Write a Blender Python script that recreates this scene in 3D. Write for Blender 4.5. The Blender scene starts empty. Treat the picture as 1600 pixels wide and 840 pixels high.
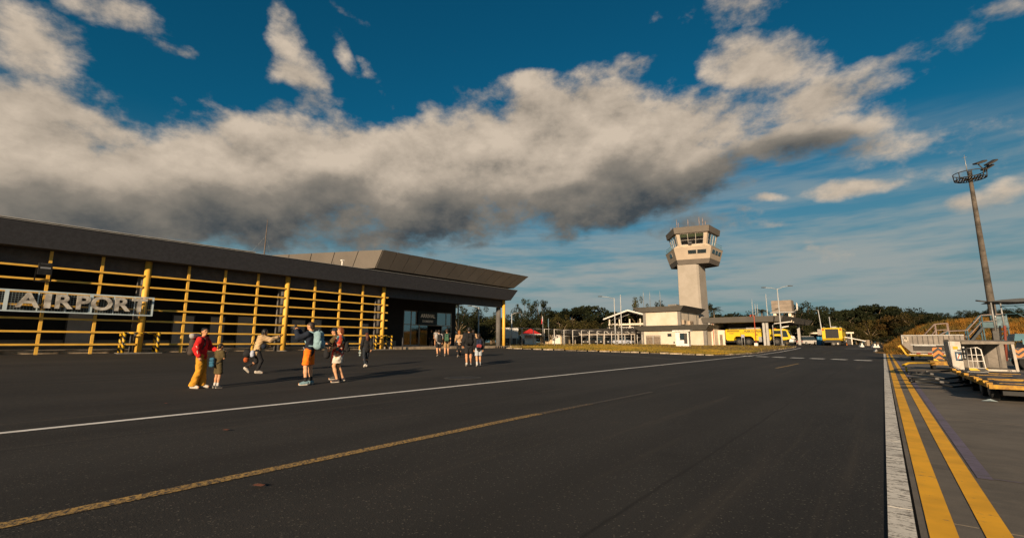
import bpy, bmesh, math, random
import numpy as np
from mathutils import Vector, Matrix
random.seed(7); RNG = np.random.default_rng(11)
SC = bpy.context.scene; COL = SC.collection
PI = math.pi; rad = math.radians

# ------------------------------------------------------------------ camera
CH = 1.2                                   # lens height above the tarmac
PITCH = rad(9.109); YAW = rad(38.85)       # tilted up, turned left of the road axis (+Y)
cam_d = bpy.data.cameras.new('camera'); cam = bpy.data.objects.new('camera', cam_d); COL.objects.link(cam)
cam.location = (0, 0, CH); cam.rotation_euler = (PI/2 + PITCH, 0, YAW)
cam_d.sensor_width = 36.0; cam_d.lens = 16.0; cam_d.clip_start = 0.1; cam_d.clip_end = 6000
SC.camera = cam

# ------------------------------------------------------------------ sky
SUN_EL = rad(15.5); SUN_AZ = rad(160.0)    # azimuth clockwise from +Y: the sun stands behind the camera
SKY_STRENGTH = 0.062
world = bpy.data.worlds.new('World'); SC.world = world; world.use_nodes = True
NT = world.node_tree; NT.nodes.clear()
def N(nt, typ, ins=None, **props):
    n = nt.nodes.new(typ)
    for k, v in props.items(): setattr(n, k, v)
    for k, v in (ins or {}).items():
        if isinstance(v, bpy.types.NodeSocket): nt.links.new(v, n.inputs[k])
        else: n.inputs[k].default_value = v
    return n
def M(nt, op, a, b=None, c=None, clamp=False):
    ins = {0: a}
    if b is not None: ins[1] = b
    if c is not None: ins[2] = c
    return N(nt, 'ShaderNodeMath', ins, operation=op, use_clamp=clamp).outputs[0]
def SM(nt, x, lo, hi, t0=0.0, t1=1.0):
    return N(nt, 'ShaderNodeMapRange', {0: x, 1: lo, 2: hi, 3: t0, 4: t1}, interpolation_type='SMOOTHSTEP').outputs[0]
def MIX(nt, f, a, b, mode='MIX'):
    n = N(nt, 'ShaderNodeMix', None, data_type='RGBA', blend_type=mode)
    for i, v in ((0, f), (6, a), (7, b)):
        if isinstance(v, bpy.types.NodeSocket): nt.links.new(v, n.inputs[i])
        else: n.inputs[i].default_value = v if i == 0 else (*v, 1)
    return n.outputs[2]
# cloud banks: azimuth and elevation in degrees, 2x2 shape matrix (per degree), weight
CLOUD = [(-90.72, 14.39, 0.10853, 0.00784, 0.02431, -0.15026, 1), (-80.18, 14.56, 0.07532, 0.00197, 0.01334, -0.19254, 1), (-67.35, 17.26, 0.06341, 0.00298, 0.0161, -0.15772, 1), (-52.08, 19.37, 0.05291, 0.00492, 0.01366, -0.12998, 1), (-33.78, 22.1, 0.05453, 0.00744, 0.00988, -0.12926, 1), (-19.98, 22.55, 0.08395, 0.01351, 0.01247, -0.18855, 0.95), (-7.37, 21.86, 0.08822, 0.00354, -0.04022, -0.53628, 0.76), (-22.53, 17.99, 0.09284, 0.02043, 0.04695, -0.28682, 0.9), (-8.65, 28.99, 0.15593, -0.0302, -0.12626, -0.36938, 0.66), (-2.28, 24.29, 0.15356, 0.01275, -0.03147, -0.57411, 0.66), (4.74, 25.48, 0.17208, 0.02798, 0.03755, -0.79532, 0.6), (10.18, 26.23, 0.22298, 0.03377, 0.04265, -0.86976, 0.56), (-89.26, 24.82, 0.24319, -0.03365, -0.02458, -0.31303, 0.66), (-83.84, 28.8, 0.24443, -0.04565, -0.02682, -0.65141, 0.52), (-89.16, 18.58, 0.39141, 0.00374, 0.04009, -0.38352, 0.5), (-84.85, 19.24, 0.20915, -0.03457, -0.09739, -0.48339, 0.78), (-68.75, 32.78, 0.09875, -0.12082, -0.35245, -0.31683, 0.58), (-65.61, 29.15, 0.17401, -0.16447, -0.2427, -0.30088, 0.62), (-63.82, 24.82, 0.15476, -0.01046, 0.01688, -0.48407, 0.58), (-60.75, 33.32, 0.13429, -0.22933, -0.5857, -0.41932, 0.46), (-55.8, 30.18, 0.21903, -0.3432, -0.61354, -0.4984, 0.44), (-78.58, 27.42, 0.43011, -0.0169, 0.19001, -1.32413, 0.5), (-59.44, 36.64, 0.30687, -0.18439, -0.31181, -1.23567, 0.5), (-11.58, 34.64, 0.12862, -0.01259, -0.11705, -0.46116, 0.5), (-27.63, 31.15, 0.13003, 0.05121, 0.11224, -0.58163, 0.5), (-36.23, 31.27, 0.19155, -0.00174, -0.01518, -0.55445, 0.6), (-21.82, 31.51, 0.29549, 0.17275, 0.21698, -0.67097, 0.5), (-18.24, 13.68, 0.12733, 0.00127, -0.01307, -0.66451, 0.62), (0.26, 14.9, 0.22268, -0.0042, -0.06661, -0.88335, 0.58), (-8.25, 15.4, 0.39548, -0.06541, -0.2988, -1.18375, 0.6), (-12.21, 14.67, 0.44093, -0.03261, -0.17289, -1.38729, 0.55), (-13.01, 17.65, 0.1846, 0.03263, 0.10056, -0.76423, 0.6), (-4.91, 9.13, 0.19902, -0.01788, -0.114, -1.05709, 0.5), (9.51, 12.12, 0.29866, 0.02867, 0.22887, -1.01344, 0.5), (-10.1, 12.27, 0.25977, -0.04119, -0.24899, -1.15757, 0.45), (-75.7, 21.58, 0.25478, -0.01256, 0.04225, -0.79282, 0.5), (-72.32, 23.06, 0.26806, 0.02641, 0.19963, -0.85433, 0.5), (-54.9, 12.02, 0.10761, 0.00482, 0.04255, -0.80682, 0.7), (-43.77, 11.88, 0.17446, 0.00242, 0.01726, -1.24792, 0.55), (3.95, 19.04, 0.11326, -0.02149, -0.1347, -0.32809, 0.5)]
DARK = [(-87.86, 8.37, 0.13238, 0.00672, 0.00159, -0.3124, 0.6), (-72.77, 8.93, 0.0513, 0.00157, 0.00253, -0.23269, 0.85), (-57.81, 10.3, 0.04673, 0.00243, 0.00798, -0.16355, 1), (-38.85, 12.81, 0.04862, 0.00347, 0.00887, -0.16341, 1), (-25.03, 14.32, 0.08092, 0.01099, 0.0193, -0.18208, 1), (-14.41, 17.48, 0.11816, 0.03595, 0.07936, -0.29326, 0.9), (-5.14, 19.33, 0.14536, 0.01345, 0.00988, -0.50237, 0.8), (-33.0, 18.6, 0.15105, 0.01139, 0.02613, -0.58047, 0.75), (-21.76, 17.92, 0.16436, 0.02097, 0.04593, -0.59726, 0.7)]
HAZE = [(-5.59, 14.44, 0.05732, 0.00179, -0.0019, -0.18499, 0.5), (-0.68, 8.15, 0.04757, -0.00205, -0.0058, -0.18481, 0.9), (-27.61, 7.75, 0.03701, -0.00115, -0.0079, -0.21092, 1.0), (6.03, 6.19, 0.0991, -0.0037, 0.0114, -0.31876, 0.85), (-54.84, 10.7, 0.04242, 0.00188, 0.01932, -0.49581, 0.4)]
def build_sky(nt):
    tc = N(nt, 'ShaderNodeTexCoord').outputs['Generated']
    sx = N(nt, 'ShaderNodeSeparateXYZ', {0: tc})
    x, y, z = sx.outputs
    az = M(nt, 'MULTIPLY', M(nt, 'ARCTAN2', x, y), 180/PI)
    el = M(nt, 'MULTIPLY', M(nt, 'ARCSINE', z), 180/PI)
    sky = N(nt, 'ShaderNodeTexSky', None, sky_type='NISHITA', sun_disc=False, sun_elevation=SUN_EL, sun_rotation=SUN_AZ,
            altitude=0.0, air_density=1.0, dust_density=0.6, ozone_density=2.5).outputs[0]
    sky = MIX(nt, 1.0, sky, (0.05, 0.62, 0.72), 'MULTIPLY')
    # higher air is deeper and darker
    # warped coordinates give the banks ragged edges
    flat = N(nt, 'ShaderNodeMapping', {'Vector': tc, 'Scale': (1, 1, 1.55)}).outputs[0]
    w = N(nt, 'ShaderNodeTexNoise', {'Vector': flat, 'Scale': 3.2, 'Detail': 3.0, 'Roughness': 0.6}, noise_dimensions='3D').outputs['Color']
    ws = N(nt, 'ShaderNodeSeparateXYZ', {0: w}).outputs
    azw = M(nt, 'ADD', az, M(nt, 'MULTIPLY', M(nt, 'SUBTRACT', ws[0], 0.5), 11.0))
    elw = M(nt, 'ADD', el, M(nt, 'MULTIPLY', M(nt, 'SUBTRACT', ws[1], 0.5), 7.0))
    def bank(lst, a_, e_):
        v = N(nt, 'ShaderNodeCombineXYZ', {0: a_, 1: e_, 2: 1.0}).outputs[0]
        tot = None
        for (a0, e0, m00, m01, m10, m11, amp) in lst:
            k = 0.62
            p = N(nt, 'ShaderNodeVectorMath', {0: v, 1: (m00*k, m01*k, -k*(m00*a0 + m01*e0))}, operation='DOT_PRODUCT').outputs[1]
            q = N(nt, 'ShaderNodeVectorMath', {0: v, 1: (m10*k, m11*k, -k*(m10*a0 + m11*e0))}, operation='DOT_PRODUCT').outputs[1]
            d2 = M(nt, 'MULTIPLY_ADD', p, p, M(nt, 'MULTIPLY', q, q))
            g = M(nt, 'MULTIPLY_ADD', d2, -amp, amp)
            tot = g if tot is None else M(nt, 'MAXIMUM', tot, g)
        return M(nt, 'MAXIMUM', tot, 0.0)
    C = bank(CLOUD, azw, elw)
    # beyond the banks in view the same broken cloud goes on round the sky
    far = N(nt, 'ShaderNodeTexNoise', {'Vector': flat, 'Scale': 1.5, 'Detail': 2.0}).outputs[0]
    out = SM(nt, M(nt, 'ABSOLUTE', M(nt, 'ADD', az, 38.0)), 62, 85)
    C = M(nt, 'MAXIMUM', C, M(nt, 'MULTIPLY', out, SM(nt, far, 0.45, 0.7, 0.0, 0.9)))
    def puff(vec, sc, det, ro):
        return N(nt, 'ShaderNodeTexNoise', {'Vector': vec, 'Scale': sc, 'Detail': det, 'Roughness': ro}).outputs[0]
    f0 = puff(flat, 6.5, 9.0, 0.62)
    sd = (math.sin(SUN_AZ)*0.5, math.cos(SUN_AZ)*0.5, 1.9)
    off = N(nt, 'ShaderNodeVectorMath', {0: flat, 1: tuple(0.03*c for c in sd)}, operation='ADD').outputs[0]
    f1 = puff(off, 6.5, 6.0, 0.6)
    thick = M(nt, 'ADD', C, M(nt, 'MULTIPLY', M(nt, 'SUBTRACT', f0, 0.5), 1.55))
    dens = SM(nt, thick, 0.33, 0.72)
    D = bank(DARK, M(nt, 'ADD', az, M(nt, 'MULTIPLY', M(nt, 'SUBTRACT', ws[0], 0.5), 10.0)), M(nt, 'ADD', el, M(nt, 'MULTIPLY', M(nt, 'SUBTRACT', ws[2], 0.5), 6.0)))
    relief = M(nt, 'MULTIPLY', M(nt, 'SUBTRACT', f0, f1), 1.25)
    core = SM(nt, M(nt, 'ADD', D, M(nt, 'MULTIPLY', M(nt, 'SUBTRACT', f0, 0.5), 0.85)), 0.16, 1.05)
    lit = M(nt, 'SUBTRACT', M(nt, 'ADD', 0.80, relief), M(nt, 'MULTIPLY', core, 0.74), clamp=True)
    ramp = N(nt, 'ShaderNodeValToRGB', {0: lit})
    cr = ramp.color_ramp; cr.elements[0].position = 0.0; cr.elements[0].color = (0.040, 0.047, 0.053, 1)
    cr.elements[1].position = 1.0; cr.elements[1].color = (0.47, 0.39, 0.305, 1)
    e = cr.elements.new(0.25); e.color = (0.120, 0.110, 0.095, 1)
    e = cr.elements.new(0.48); e.color = (0.19, 0.165, 0.135, 1)
    e = cr.elements.new(0.72); e.color = (0.34, 0.283, 0.222, 1)
    # thin veils near the horizon
    hz = bank(HAZE, az, el)
    st = N(nt, 'ShaderNodeTexNoise', {'Vector': N(nt, 'ShaderNodeMapping', {'Vector': tc, 'Scale': (2.2, 2.2, 16)}).outputs[0], 'Scale': 2.0, 'Detail': 4.0, 'Roughness': 0.6}).outputs[0]
    hz = M(nt, 'MULTIPLY', hz, SM(nt, st, 0.30, 0.64), clamp=True)
    skyS = N(nt, 'ShaderNodeVectorMath', {0: sky, 'Scale': SKY_STRENGTH}, operation='SCALE').outputs[0]
    skyS = MIX(nt, SM(nt, el, 24, 1, 0.0, 0.88), skyS, (0.115, 0.182, 0.198))
    c = MIX(nt, hz, skyS, (0.235, 0.260, 0.255))
    c = MIX(nt, M(nt, 'MULTIPLY', dens, 0.97), c, ramp.outputs[0])
    bg = N(nt, 'ShaderNodeBackground', {'Color': c, 'Strength': 1.0})
    nt.links.new(bg.outputs[0], N(nt, 'ShaderNodeOutputWorld').inputs[0])
build_sky(NT)
world.cycles.sampling_method = 'MANUAL'; world.cycles.sample_map_resolution = 256

# ------------------------------------------------------------------ sun
sun_d = bpy.data.lights.new('sun', 'SUN'); sun_d.energy = 5.0; sun_d.angle = rad(1.2); sun_d.color = (1.0, 0.76, 0.51)
sun = bpy.data.objects.new('sun', sun_d); COL.objects.link(sun)
sun_vec = Vector((math.sin(SUN_AZ)*math.cos(SUN_EL), math.cos(SUN_AZ)*math.cos(SUN_EL), math.sin(SUN_EL)))
sun.rotation_euler = sun_vec.to_track_quat('Z', 'Y').to_euler(); sun.location = (20, -40, 30)

# ------------------------------------------------------------------ exposure
SC.view_settings.view_transform = 'Standard'; SC.view_settings.look = 'None'
SC.view_settings.exposure = 0.45; SC.view_settings.gamma = 1.0
SC.render.engine = 'CYCLES'
SC.cycles.use_denoising = True
SC.cycles.max_bounces = 6; SC.cycles.transparent_max_bounces = 24

# ------------------------------------------------------------------ helpers
_cy, _sy = math.cos(YAW), math.sin(YAW); FPX = 16/36*1600
def ray(u, v):                     # direction of a point of the view, used only to measure where things stand
    x = (u-800)/FPX; y = (420-v)/FPX
    f = math.cos(PITCH) - y*math.sin(PITCH); z = math.sin(PITCH) + y*math.cos(PITCH)
    return x*_cy - f*_sy, x*_sy + f*_cy, z
def zg(x, y):                      # the tarmac falls gently from the buildings to the road
    a = min(max((-x-12)/20, 0), 1); b = min(max((y-55)/45, 0), 1)
    return 0.6*max(a, b)
def G(u, v):
    r = ray(u, v); t = 2.0
    while t < 900:
        if CH + r[2]*t <= zg(r[0]*t, r[1]*t): break
        t *= 1.002
    return r[0]*t, r[1]*t
def atY(u, v, Y):
    r = ray(u, v); t = Y/r[1]; return r[0]*t, CH + r[2]*t
def atX(u, v, X):
    r = ray(u, v); t = X/r[0]; return r[1]*t, CH + r[2]*t
def atD(u, d):                     # ground point in that direction at depth d along the view axis
    r = ray(u, 534); k = d/math.hypot(math.hypot(r[0], r[1]), 0)*1.0
    n = math.hypot(r[0], r[1]); c = (-r[0]*_sy + r[1]*_cy)/n
    return r[0]/n*d/c, r[1]/n*d/c

def mat(name, col, rough=0.75, var=0.12, scale=3.0, bump=0.0, bscale=40.0, metal=0.0, spec=0.35, rnd=0.0, col2=None, detail=5.0, emit=None):
    m = bpy.data.materials.get(name)
    if m: return m
    m = bpy.data.materials.new(name); m.use_nodes = True
    nt = m.node_tree; b = nt.nodes['Principled BSDF']
    b.inputs['Roughness'].default_value = rough; b.inputs['Metallic'].default_value = metal
    b.inputs['Specular IOR Level'].default_value = spec
    tc = N(nt, 'ShaderNodeTexCoord').outputs['Object']
    nz = N(nt, 'ShaderNodeTexNoise', {'Vector': tc, 'Scale': scale, 'Detail': detail, 'Roughness': 0.65}).outputs[0]
    f = SM(nt, nz, 0.3, 0.7)
    c2 = col2 or tuple(c*(1-2*var) for c in col)
    c1 = col if col2 else tuple(min(1, c*(1+var)) for c in col)
    c = MIX(nt, f, c2, c1)
    if rnd:
        oi = N(nt, 'ShaderNodeObjectInfo').outputs['Random']
        k = N(nt, 'ShaderNodeMapRange', {0: oi, 1: 0.0, 2: 1.0, 3: 1-rnd, 4: 1+rnd}).outputs[0]
        c = N(nt, 'ShaderNodeVectorMath', {0: c, 'Scale': k}, operation='SCALE').outputs[0]
    nt.links.new(c, b.inputs['Base Color'])
    if bump:
        bn = N(nt, 'ShaderNodeTexNoise', {'Vector': tc, 'Scale': bscale, 'Detail': 3.0}).outputs[0]
        bp = N(nt, 'ShaderNodeBump', {'Height': bn, 'Strength': bump, 'Distance': 0.02}).outputs[0]
        nt.links.new(bp, b.inputs['Normal'])
    if emit: b.inputs['Emission Color'].default_value = (*emit, 1); b.inputs['Emission Strength'].default_value = 1.0
    return m
def glass(name, col=(0.02, 0.03, 0.035), rough=0.06):
    m = bpy.data.materials.get(name)
    if m: return m
    m = bpy.data.materials.new(name); m.use_nodes = True; b = m.node_tree.nodes['Principled BSDF']
    b.inputs['Base Color'].default_value = (*col, 1); b.inputs['Roughness'].default_value = rough; b.inputs['Specular IOR Level'].default_value = 0.8
    return m
def see_through(name, col=(0.75, 0.85, 0.88), alpha=0.25):
    m = bpy.data.materials.get(name)
    if m: return m
    m = bpy.data.materials.new(name); m.use_nodes = True; nt = m.node_tree; b = nt.nodes['Principled BSDF']
    b.inputs['Base Color'].default_value = (0.02, 0.03, 0.03, 1); b.inputs['Roughness'].default_value = 0.04
    tr = N(nt, 'ShaderNodeBsdfTransparent', {0: (*col, 1)}); gl = N(nt, 'ShaderNodeBsdfGlossy', {'Roughness': 0.04})
    fr = N(nt, 'ShaderNodeFresnel', {0: 1.5}).outputs[0]
    mx = N(nt, 'ShaderNodeMixShader', {0: M(nt, 'ADD', fr, alpha, clamp=True), 1: tr.outputs[0], 2: gl.outputs[0]})
    nt.links.new(mx.outputs[0], nt.nodes['Material Output'].inputs[0])
    return m

class MB:
    def __init__(s): s.v = []; s.f = []; s.m = []; s.sm = []
    def add(s, vs, fs, mi=0, smooth=False):
        o = len(s.v); s.v += [tuple(v) for v in vs]; s.f += [tuple(i+o for i in f) for f in fs]; s.m += [mi]*len(fs); s.sm += [smooth]*len(fs); return s
    def box(s, x0, y0, z0, x1, y1, z1, mi=0):
        return s.add([(x0,y0,z0),(x1,y0,z0),(x1,y1,z0),(x0,y1,z0),(x0,y0,z1),(x1,y0,z1),(x1,y1,z1),(x0,y1,z1)],
                     [(3,2,1,0),(4,5,6,7),(0,1,5,4),(1,2,6,5),(2,3,7,6),(3,0,4,7)], mi)
    def cbox(s, x, y, z, sx, sy, sz, mi=0, rz=0.0):
        c, n = math.cos(rz), math.sin(rz); vs = []
        for dz in (-sz/2, sz/2):
            for dx, dy in ((-1,-1),(1,-1),(1,1),(-1,1)):
                a, b = dx*sx/2, dy*sy/2; vs.append((x + a*c - b*n, y + a*n + b*c, z + dz))
        return s.add(vs, [(3,2,1,0),(4,5,6,7),(0,1,5,4),(1,2,6,5),(2,3,7,6),(3,0,4,7)], mi)
    def tube(s, pts, r, n=8, mi=0, cap=True, smooth=True):
        pts = [Vector(p) for p in pts]; rs = r if isinstance(r, (list, tuple)) else [r]*len(pts)
        vs = []; fs = []
        up0 = None
        for i, p in enumerate(pts):
            t = (pts[min(i+1, len(pts)-1)] - pts[max(i-1, 0)])
            if t.length < 1e-9: t = Vector((0,0,1))
            t.normalize()
            if up0 is None: up0 = Vector((0,0,1)) if abs(t.z) < 0.9 else Vector((1,0,0))
            a = t.cross(up0)
            if a.length < 1e-6: a = t.orthogonal()
            a.normalize(); b = t.cross(a); up0 = -b if False else up0
            for k in range(n):
                th = 2*PI*k/n + (PI/n); vs.append(p + a*(rs[i]*math.cos(th)) + b*(rs[i]*math.sin(th)))
        for i in range(len(pts)-1):
            for k in range(n):
                fs.append((i*n+k, i*n+(k+1)%n, (i+1)*n+(k+1)%n, (i+1)*n+k))
        s.add(vs, fs, mi, smooth and n > 4)
        if cap:
            o = len(s.v) - len(vs)
            s.f += [tuple(o+k for k in range(n))[::-1], tuple(o+(len(pts)-1)*n+k for k in range(n))]; s.m += [mi, mi]; s.sm += [False, False]
        return s
    def beam(s, a, b, w, h=None, mi=0):        # square bar between two points
        return s.tube([a, b], w*0.7071, 4, mi, True, False)
    def prism(s, poly, z0, z1, mi=0):
        n = len(poly); vs = [(x, y, z0) for x, y in poly] + [(x, y, z1) for x, y in poly]
        return s.add(vs, [tuple(range(n))[::-1], tuple(range(n, 2*n))] + [(i, (i+1)%n, n+(i+1)%n, n+i) for i in range(n)], mi)
    def loft(s, a, b, mi=0, caps=True):
        n = len(a); s.add(list(a)+list(b), [(i, (i+1)%n, n+(i+1)%n, n+i) for i in range(n)] + ([tuple(range(n))[::-1], tuple(range(n, 2*n))] if caps else []), mi); return s
    def extr(s, prof, axis, lo, hi, mi=0):     # profile in a vertical plane, pulled along x or y
        if axis == 'x': a = [(lo, p, q) for p, q in prof]; b = [(hi, p, q) for p, q in prof]
        else: a = [(p, lo, q) for p, q in prof]; b = [(p, hi, q) for p, q in prof]
        return s.loft(a, b, mi)
    def lathe(s, prof, c=(0,0), n=20, mi=0, smooth=True):
        vs = [(c[0]+r*math.cos(2*PI*k/n), c[1]+r*math.sin(2*PI*k/n), z) for r, z in prof for k in range(n)]
        fs = [(i*n+k, i*n+(k+1)%n, (i+1)*n+(k+1)%n, (i+1)*n+k) for i in range(len(prof)-1) for k in range(n)]
        return s.add(vs, fs, mi, smooth)
    def ball(s, c, r, n=10, mi=0, sz=1.0):
        return s.lathe([(max(r*math.sin(PI*i/6), 1e-4), c[2]-r*sz*math.cos(PI*i/6)) for i in range(7)], c[:2], n, mi)
    def wheel(s, c, r, w, axis='x', mi=0, n=18, hub=0.0):
        pr = [(hub*r, -w/2), (r*0.93, -w/2), (r, -w*0.36), (r, w*0.36), (r*0.93, w/2), (hub*r, w/2)]
        vs = []
        for q, h in pr:
            for k in range(n):
                a = 2*PI*k/n; p = (h, q*math.cos(a), q*math.sin(a)) if axis == 'x' else (q*math.cos(a), h, q*math.sin(a))
                vs.append((c[0]+p[0], c[1]+p[1], c[2]+p[2]))
        s.add(vs, [(i*n+k, i*n+(k+1)%n, (i+1)*n+(k+1)%n, (i+1)*n+k) for i in range(5) for k in range(n)], mi)
        return s
    def build(s, name, mats, parent=None, loc=None, rz=None, fixn=True):
        me = bpy.data.meshes.new(name); me.from_pydata(s.v, [], s.f)
        for m in (mats if isinstance(mats, (list, tuple)) else [mats]): me.materials.append(m)
        me.polygons.foreach_set('material_index', s.m); me.polygons.foreach_set('use_smooth', s.sm)
        if fixn:
            bm = bmesh.new(); bm.from_mesh(me); bmesh.ops.recalc_face_normals(bm, faces=bm.faces); bm.to_mesh(me); bm.free()
        me.update(); o = bpy.data.objects.new(name, me); COL.objects.link(o)
        if parent: o.parent = parent
        if loc is not None: o.location = loc
        if rz is not None: o.rotation_euler = (0, 0, rz)
        return o
def tag(o, label=None, cat=None, group=None, kind=None):
    if label: o['label'] = label
    if cat: o['category'] = cat
    if group: o['group'] = group
    if kind: o['kind'] = kind
    return o
def thing(name, label, cat, loc=(0,0,0), rz=0.0, group=None):
    o = bpy.data.objects.new(name, None); COL.objects.link(o); o.location = loc; o.rotation_euler = (0,0,rz)
    o.empty_display_size = 0.2
    return tag(o, label, cat, group)
def inst(src, name, parent=None, loc=None, rot=None, scale=None):
    o = bpy.data.objects.new(name, src.data); COL.objects.link(o)
    if parent: o.parent = parent
    if loc is not None: o.location = loc
    if rot is not None: o.rotation_euler = rot
    if scale is not None: o.scale = scale
    return o
def copy_tree(o, parent=None):
    c = o.copy(); COL.objects.link(c); c.parent = parent
    for ch in o.children:
        copy_tree(ch, c)
    return c
def text(name, body, size, material, parent=None, depth=0.01, loc=(0,0,0), rot=(PI/2,0,0), align='CENTER', bold=0.0, sx=1.0, shear=0.0):
    cu = bpy.data.curves.new(name, 'FONT'); cu.body = body; cu.size = size; cu.extrude = depth; cu.align_x = align; cu.align_y = 'CENTER'; cu.offset = bold; cu.resolution_u = 3; cu.shear = shear
    t = bpy.data.objects.new(name+'_curve', cu); COL.objects.link(t)
    dg = bpy.context.evaluated_depsgraph_get(); me = bpy.data.meshes.new_from_object(t.evaluated_get(dg)); bpy.data.objects.remove(t)
    me.materials.clear(); me.materials.append(material)
    o = bpy.data.objects.new(name, me); COL.objects.link(o); o.location = loc; o.rotation_euler = rot; o.scale = (sx, 1, 1)
    if parent: o.parent = parent
    return o

# ------------------------------------------------------------------ materials shared by many things
YELLOW = mat('yellow_paint', (0.85, 0.50, 0.085), 0.5, 0.06, 1.5, col2=(0.72, 0.41, 0.06))
CHARCOAL = mat('charcoal_render', (0.048, 0.050, 0.060), 0.85, 0.10, 6.0, 0.15, 60)
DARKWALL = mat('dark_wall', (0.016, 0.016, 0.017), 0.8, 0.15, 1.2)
CONC = mat('concrete', (0.20, 0.185, 0.165), 0.9, 0.18, 2.0, 0.2, 50)
CREAM = mat('cream_paint', (0.72, 0.62, 0.49), 0.8, 0.07, 0.6, 0.05, 30)
GREYTRIM = mat('grey_trim', (0.105, 0.10, 0.09), 0.7, 0.08, 1.0)
WHITE = mat('white_paint', (0.74, 0.70, 0.64), 0.6, 0.06, 2.0)
STEEL = mat('galvanised_steel', (0.36, 0.36, 0.35), 0.5, 0.12, 4.0, metal=0.4)
RUBBER = mat('rubber', (0.018, 0.018, 0.018), 0.85, 0.2, 8.0)
BLACK = mat('black_paint', (0.014, 0.014, 0.015), 0.55, 0.2, 6.0)
DGLASS = glass('dark_glass')

# ------------------------------------------------------------------ ground, tarmac, apron, markings
def sheet(name, xs, ys, zf, material, inside=None):
    idx = {}; vs = []; fs = []
    for j, y in enumerate(ys):
        for i, x in enumerate(xs): idx[i, j] = len(vs); vs.append((x, y, zf(x, y)))
    for j in range(len(ys)-1):
        for i in range(len(xs)-1):
            if inside is None or inside((xs[i]+xs[i+1])/2, (ys[j]+ys[j+1])/2): fs.append((idx[i,j], idx[i+1,j], idx[i+1,j+1], idx[i,j+1]))
    o = MB().add(vs, fs, 0, True).build(name, material)
    return tag(o, kind='structure')
def frange(a, b, s): n = max(1, round((b-a)/s)); return [a + (b-a)*i/n for i in range(n+1)]
def asphalt():
    m = bpy.data.materials.new('asphalt'); m.use_nodes = True; nt = m.node_tree; b = nt.nodes['Principled BSDF']
    tc = N(nt, 'ShaderNodeTexCoord').outputs['Object']
    big = N(nt, 'ShaderNodeTexNoise', {'Vector': N(nt, 'ShaderNodeMapping', {'Vector': tc, 'Scale': (1, 0.35, 1)}).outputs[0], 'Scale': 0.35, 'Detail': 6.0, 'Roughness': 0.65}).outputs[0]
    fine = N(nt, 'ShaderNodeTexNoise', {'Vector': tc, 'Scale': 75.0, 'Detail': 3.0, 'Roughness': 0.8}).outputs[0]
    vor = N(nt, 'ShaderNodeTexVoronoi', {'Vector': tc, 'Scale': 95.0}, feature='F1').outputs
    spk = N(nt, 'ShaderNodeSeparateColor', {0: vor['Color']}).outputs[0]
    c = MIX(nt, SM(nt, big, 0.36, 0.64), (0.0140, 0.0138, 0.0142), (0.029, 0.0278, 0.0265))
    c = MIX(nt, SM(nt, fine, 0.42, 0.75), c, (0.050, 0.045, 0.039))
    c = MIX(nt, SM(nt, spk, 0.965, 0.99, 0.0, 0.6), c, (0.17, 0.15, 0.12))
    # dusty tyre tracks along the road and worn patches
    wav = N(nt, 'ShaderNodeTexNoise', {'Vector': N(nt, 'ShaderNodeMapping', {'Vector': tc, 'Scale': (2.2, 0.06, 1)}).outputs[0], 'Scale': 1.0, 'Detail': 4.0, 'Roughness': 0.6}).outputs[0]
    c = MIX(nt, SM(nt, wav, 0.56, 0.78, 0.0, 0.75), c, (0.070, 0.058, 0.045))
    pat = N(nt, 'ShaderNodeTexNoise', {'Vector': tc, 'Scale': 1.3, 'Detail': 7.0, 'Roughness': 0.7}).outputs[0]
    c = MIX(nt, SM(nt, pat, 0.62, 0.76, 0.0, 0.55), c, (0.075, 0.054, 0.036))
    oil = N(nt, 'ShaderNodeTexNoise', {'Vector': tc, 'Scale': 0.8, 'Detail': 3.0, 'W': 3.0}, noise_dimensions='4D').outputs[0]
    c = MIX(nt, SM(nt, oil, 0.62, 0.74, 0.0, 0.5), c, (0.013, 0.0125, 0.012))
    # paving lane joints along the road, wandering a little, and darker tyre paths
    xs_ = N(nt, 'ShaderNodeSeparateXYZ', {0: tc}).outputs
    wob = N(nt, 'ShaderNodeTexNoise', {'Vector': tc, 'Scale': 0.9, 'Detail': 3.0}).outputs[0]
    lane = M(nt, 'FRACT', M(nt, 'MULTIPLY', M(nt, 'ADD', xs_[0], M(nt, 'MULTIPLY', wob, 0.06)), 1/3.1))
    c = MIX(nt, SM(nt, M(nt, 'ABSOLUTE', M(nt, 'SUBTRACT', lane, 0.5)), 0.010, 0.0, 0.0, 0.6), c, (0.010, 0.0095, 0.009))
    c = MIX(nt, SM(nt, M(nt, 'ABSOLUTE', M(nt, 'SUBTRACT', M(nt, 'FRACT', M(nt, 'ADD', lane, 0.22)), 0.5)), 0.16, 0.02, 0.0, 0.28), c, (0.014, 0.013, 0.0125))
    nt.links.new(c, b.inputs['Base Color']); b.inputs['Roughness'].default_value = 0.88; b.inputs['Specular IOR Level'].default_value = 0.25
    h = M(nt, 'ADD', fine, M(nt, 'MULTIPLY', vor['Distance'], 0.5))
    nt.links.new(N(nt, 'ShaderNodeBump', {'Height': h, 'Strength': 0.55, 'Distance': 0.006}).outputs[0], b.inputs['Normal'])
    return m
ASPHALT = asphalt()
EARTH = mat('earth_grass', (0.12, 0.085, 0.028), 0.95, 0.25, 0.6, 0.4, 8, col2=(0.045, 0.048, 0.016), detail=8)
DRYGRASS = mat('dry_grass', (0.26, 0.135, 0.022), 0.95, 0.2, 0.5, 0.5, 14, col2=(0.10, 0.082, 0.018), detail=8)

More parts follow.
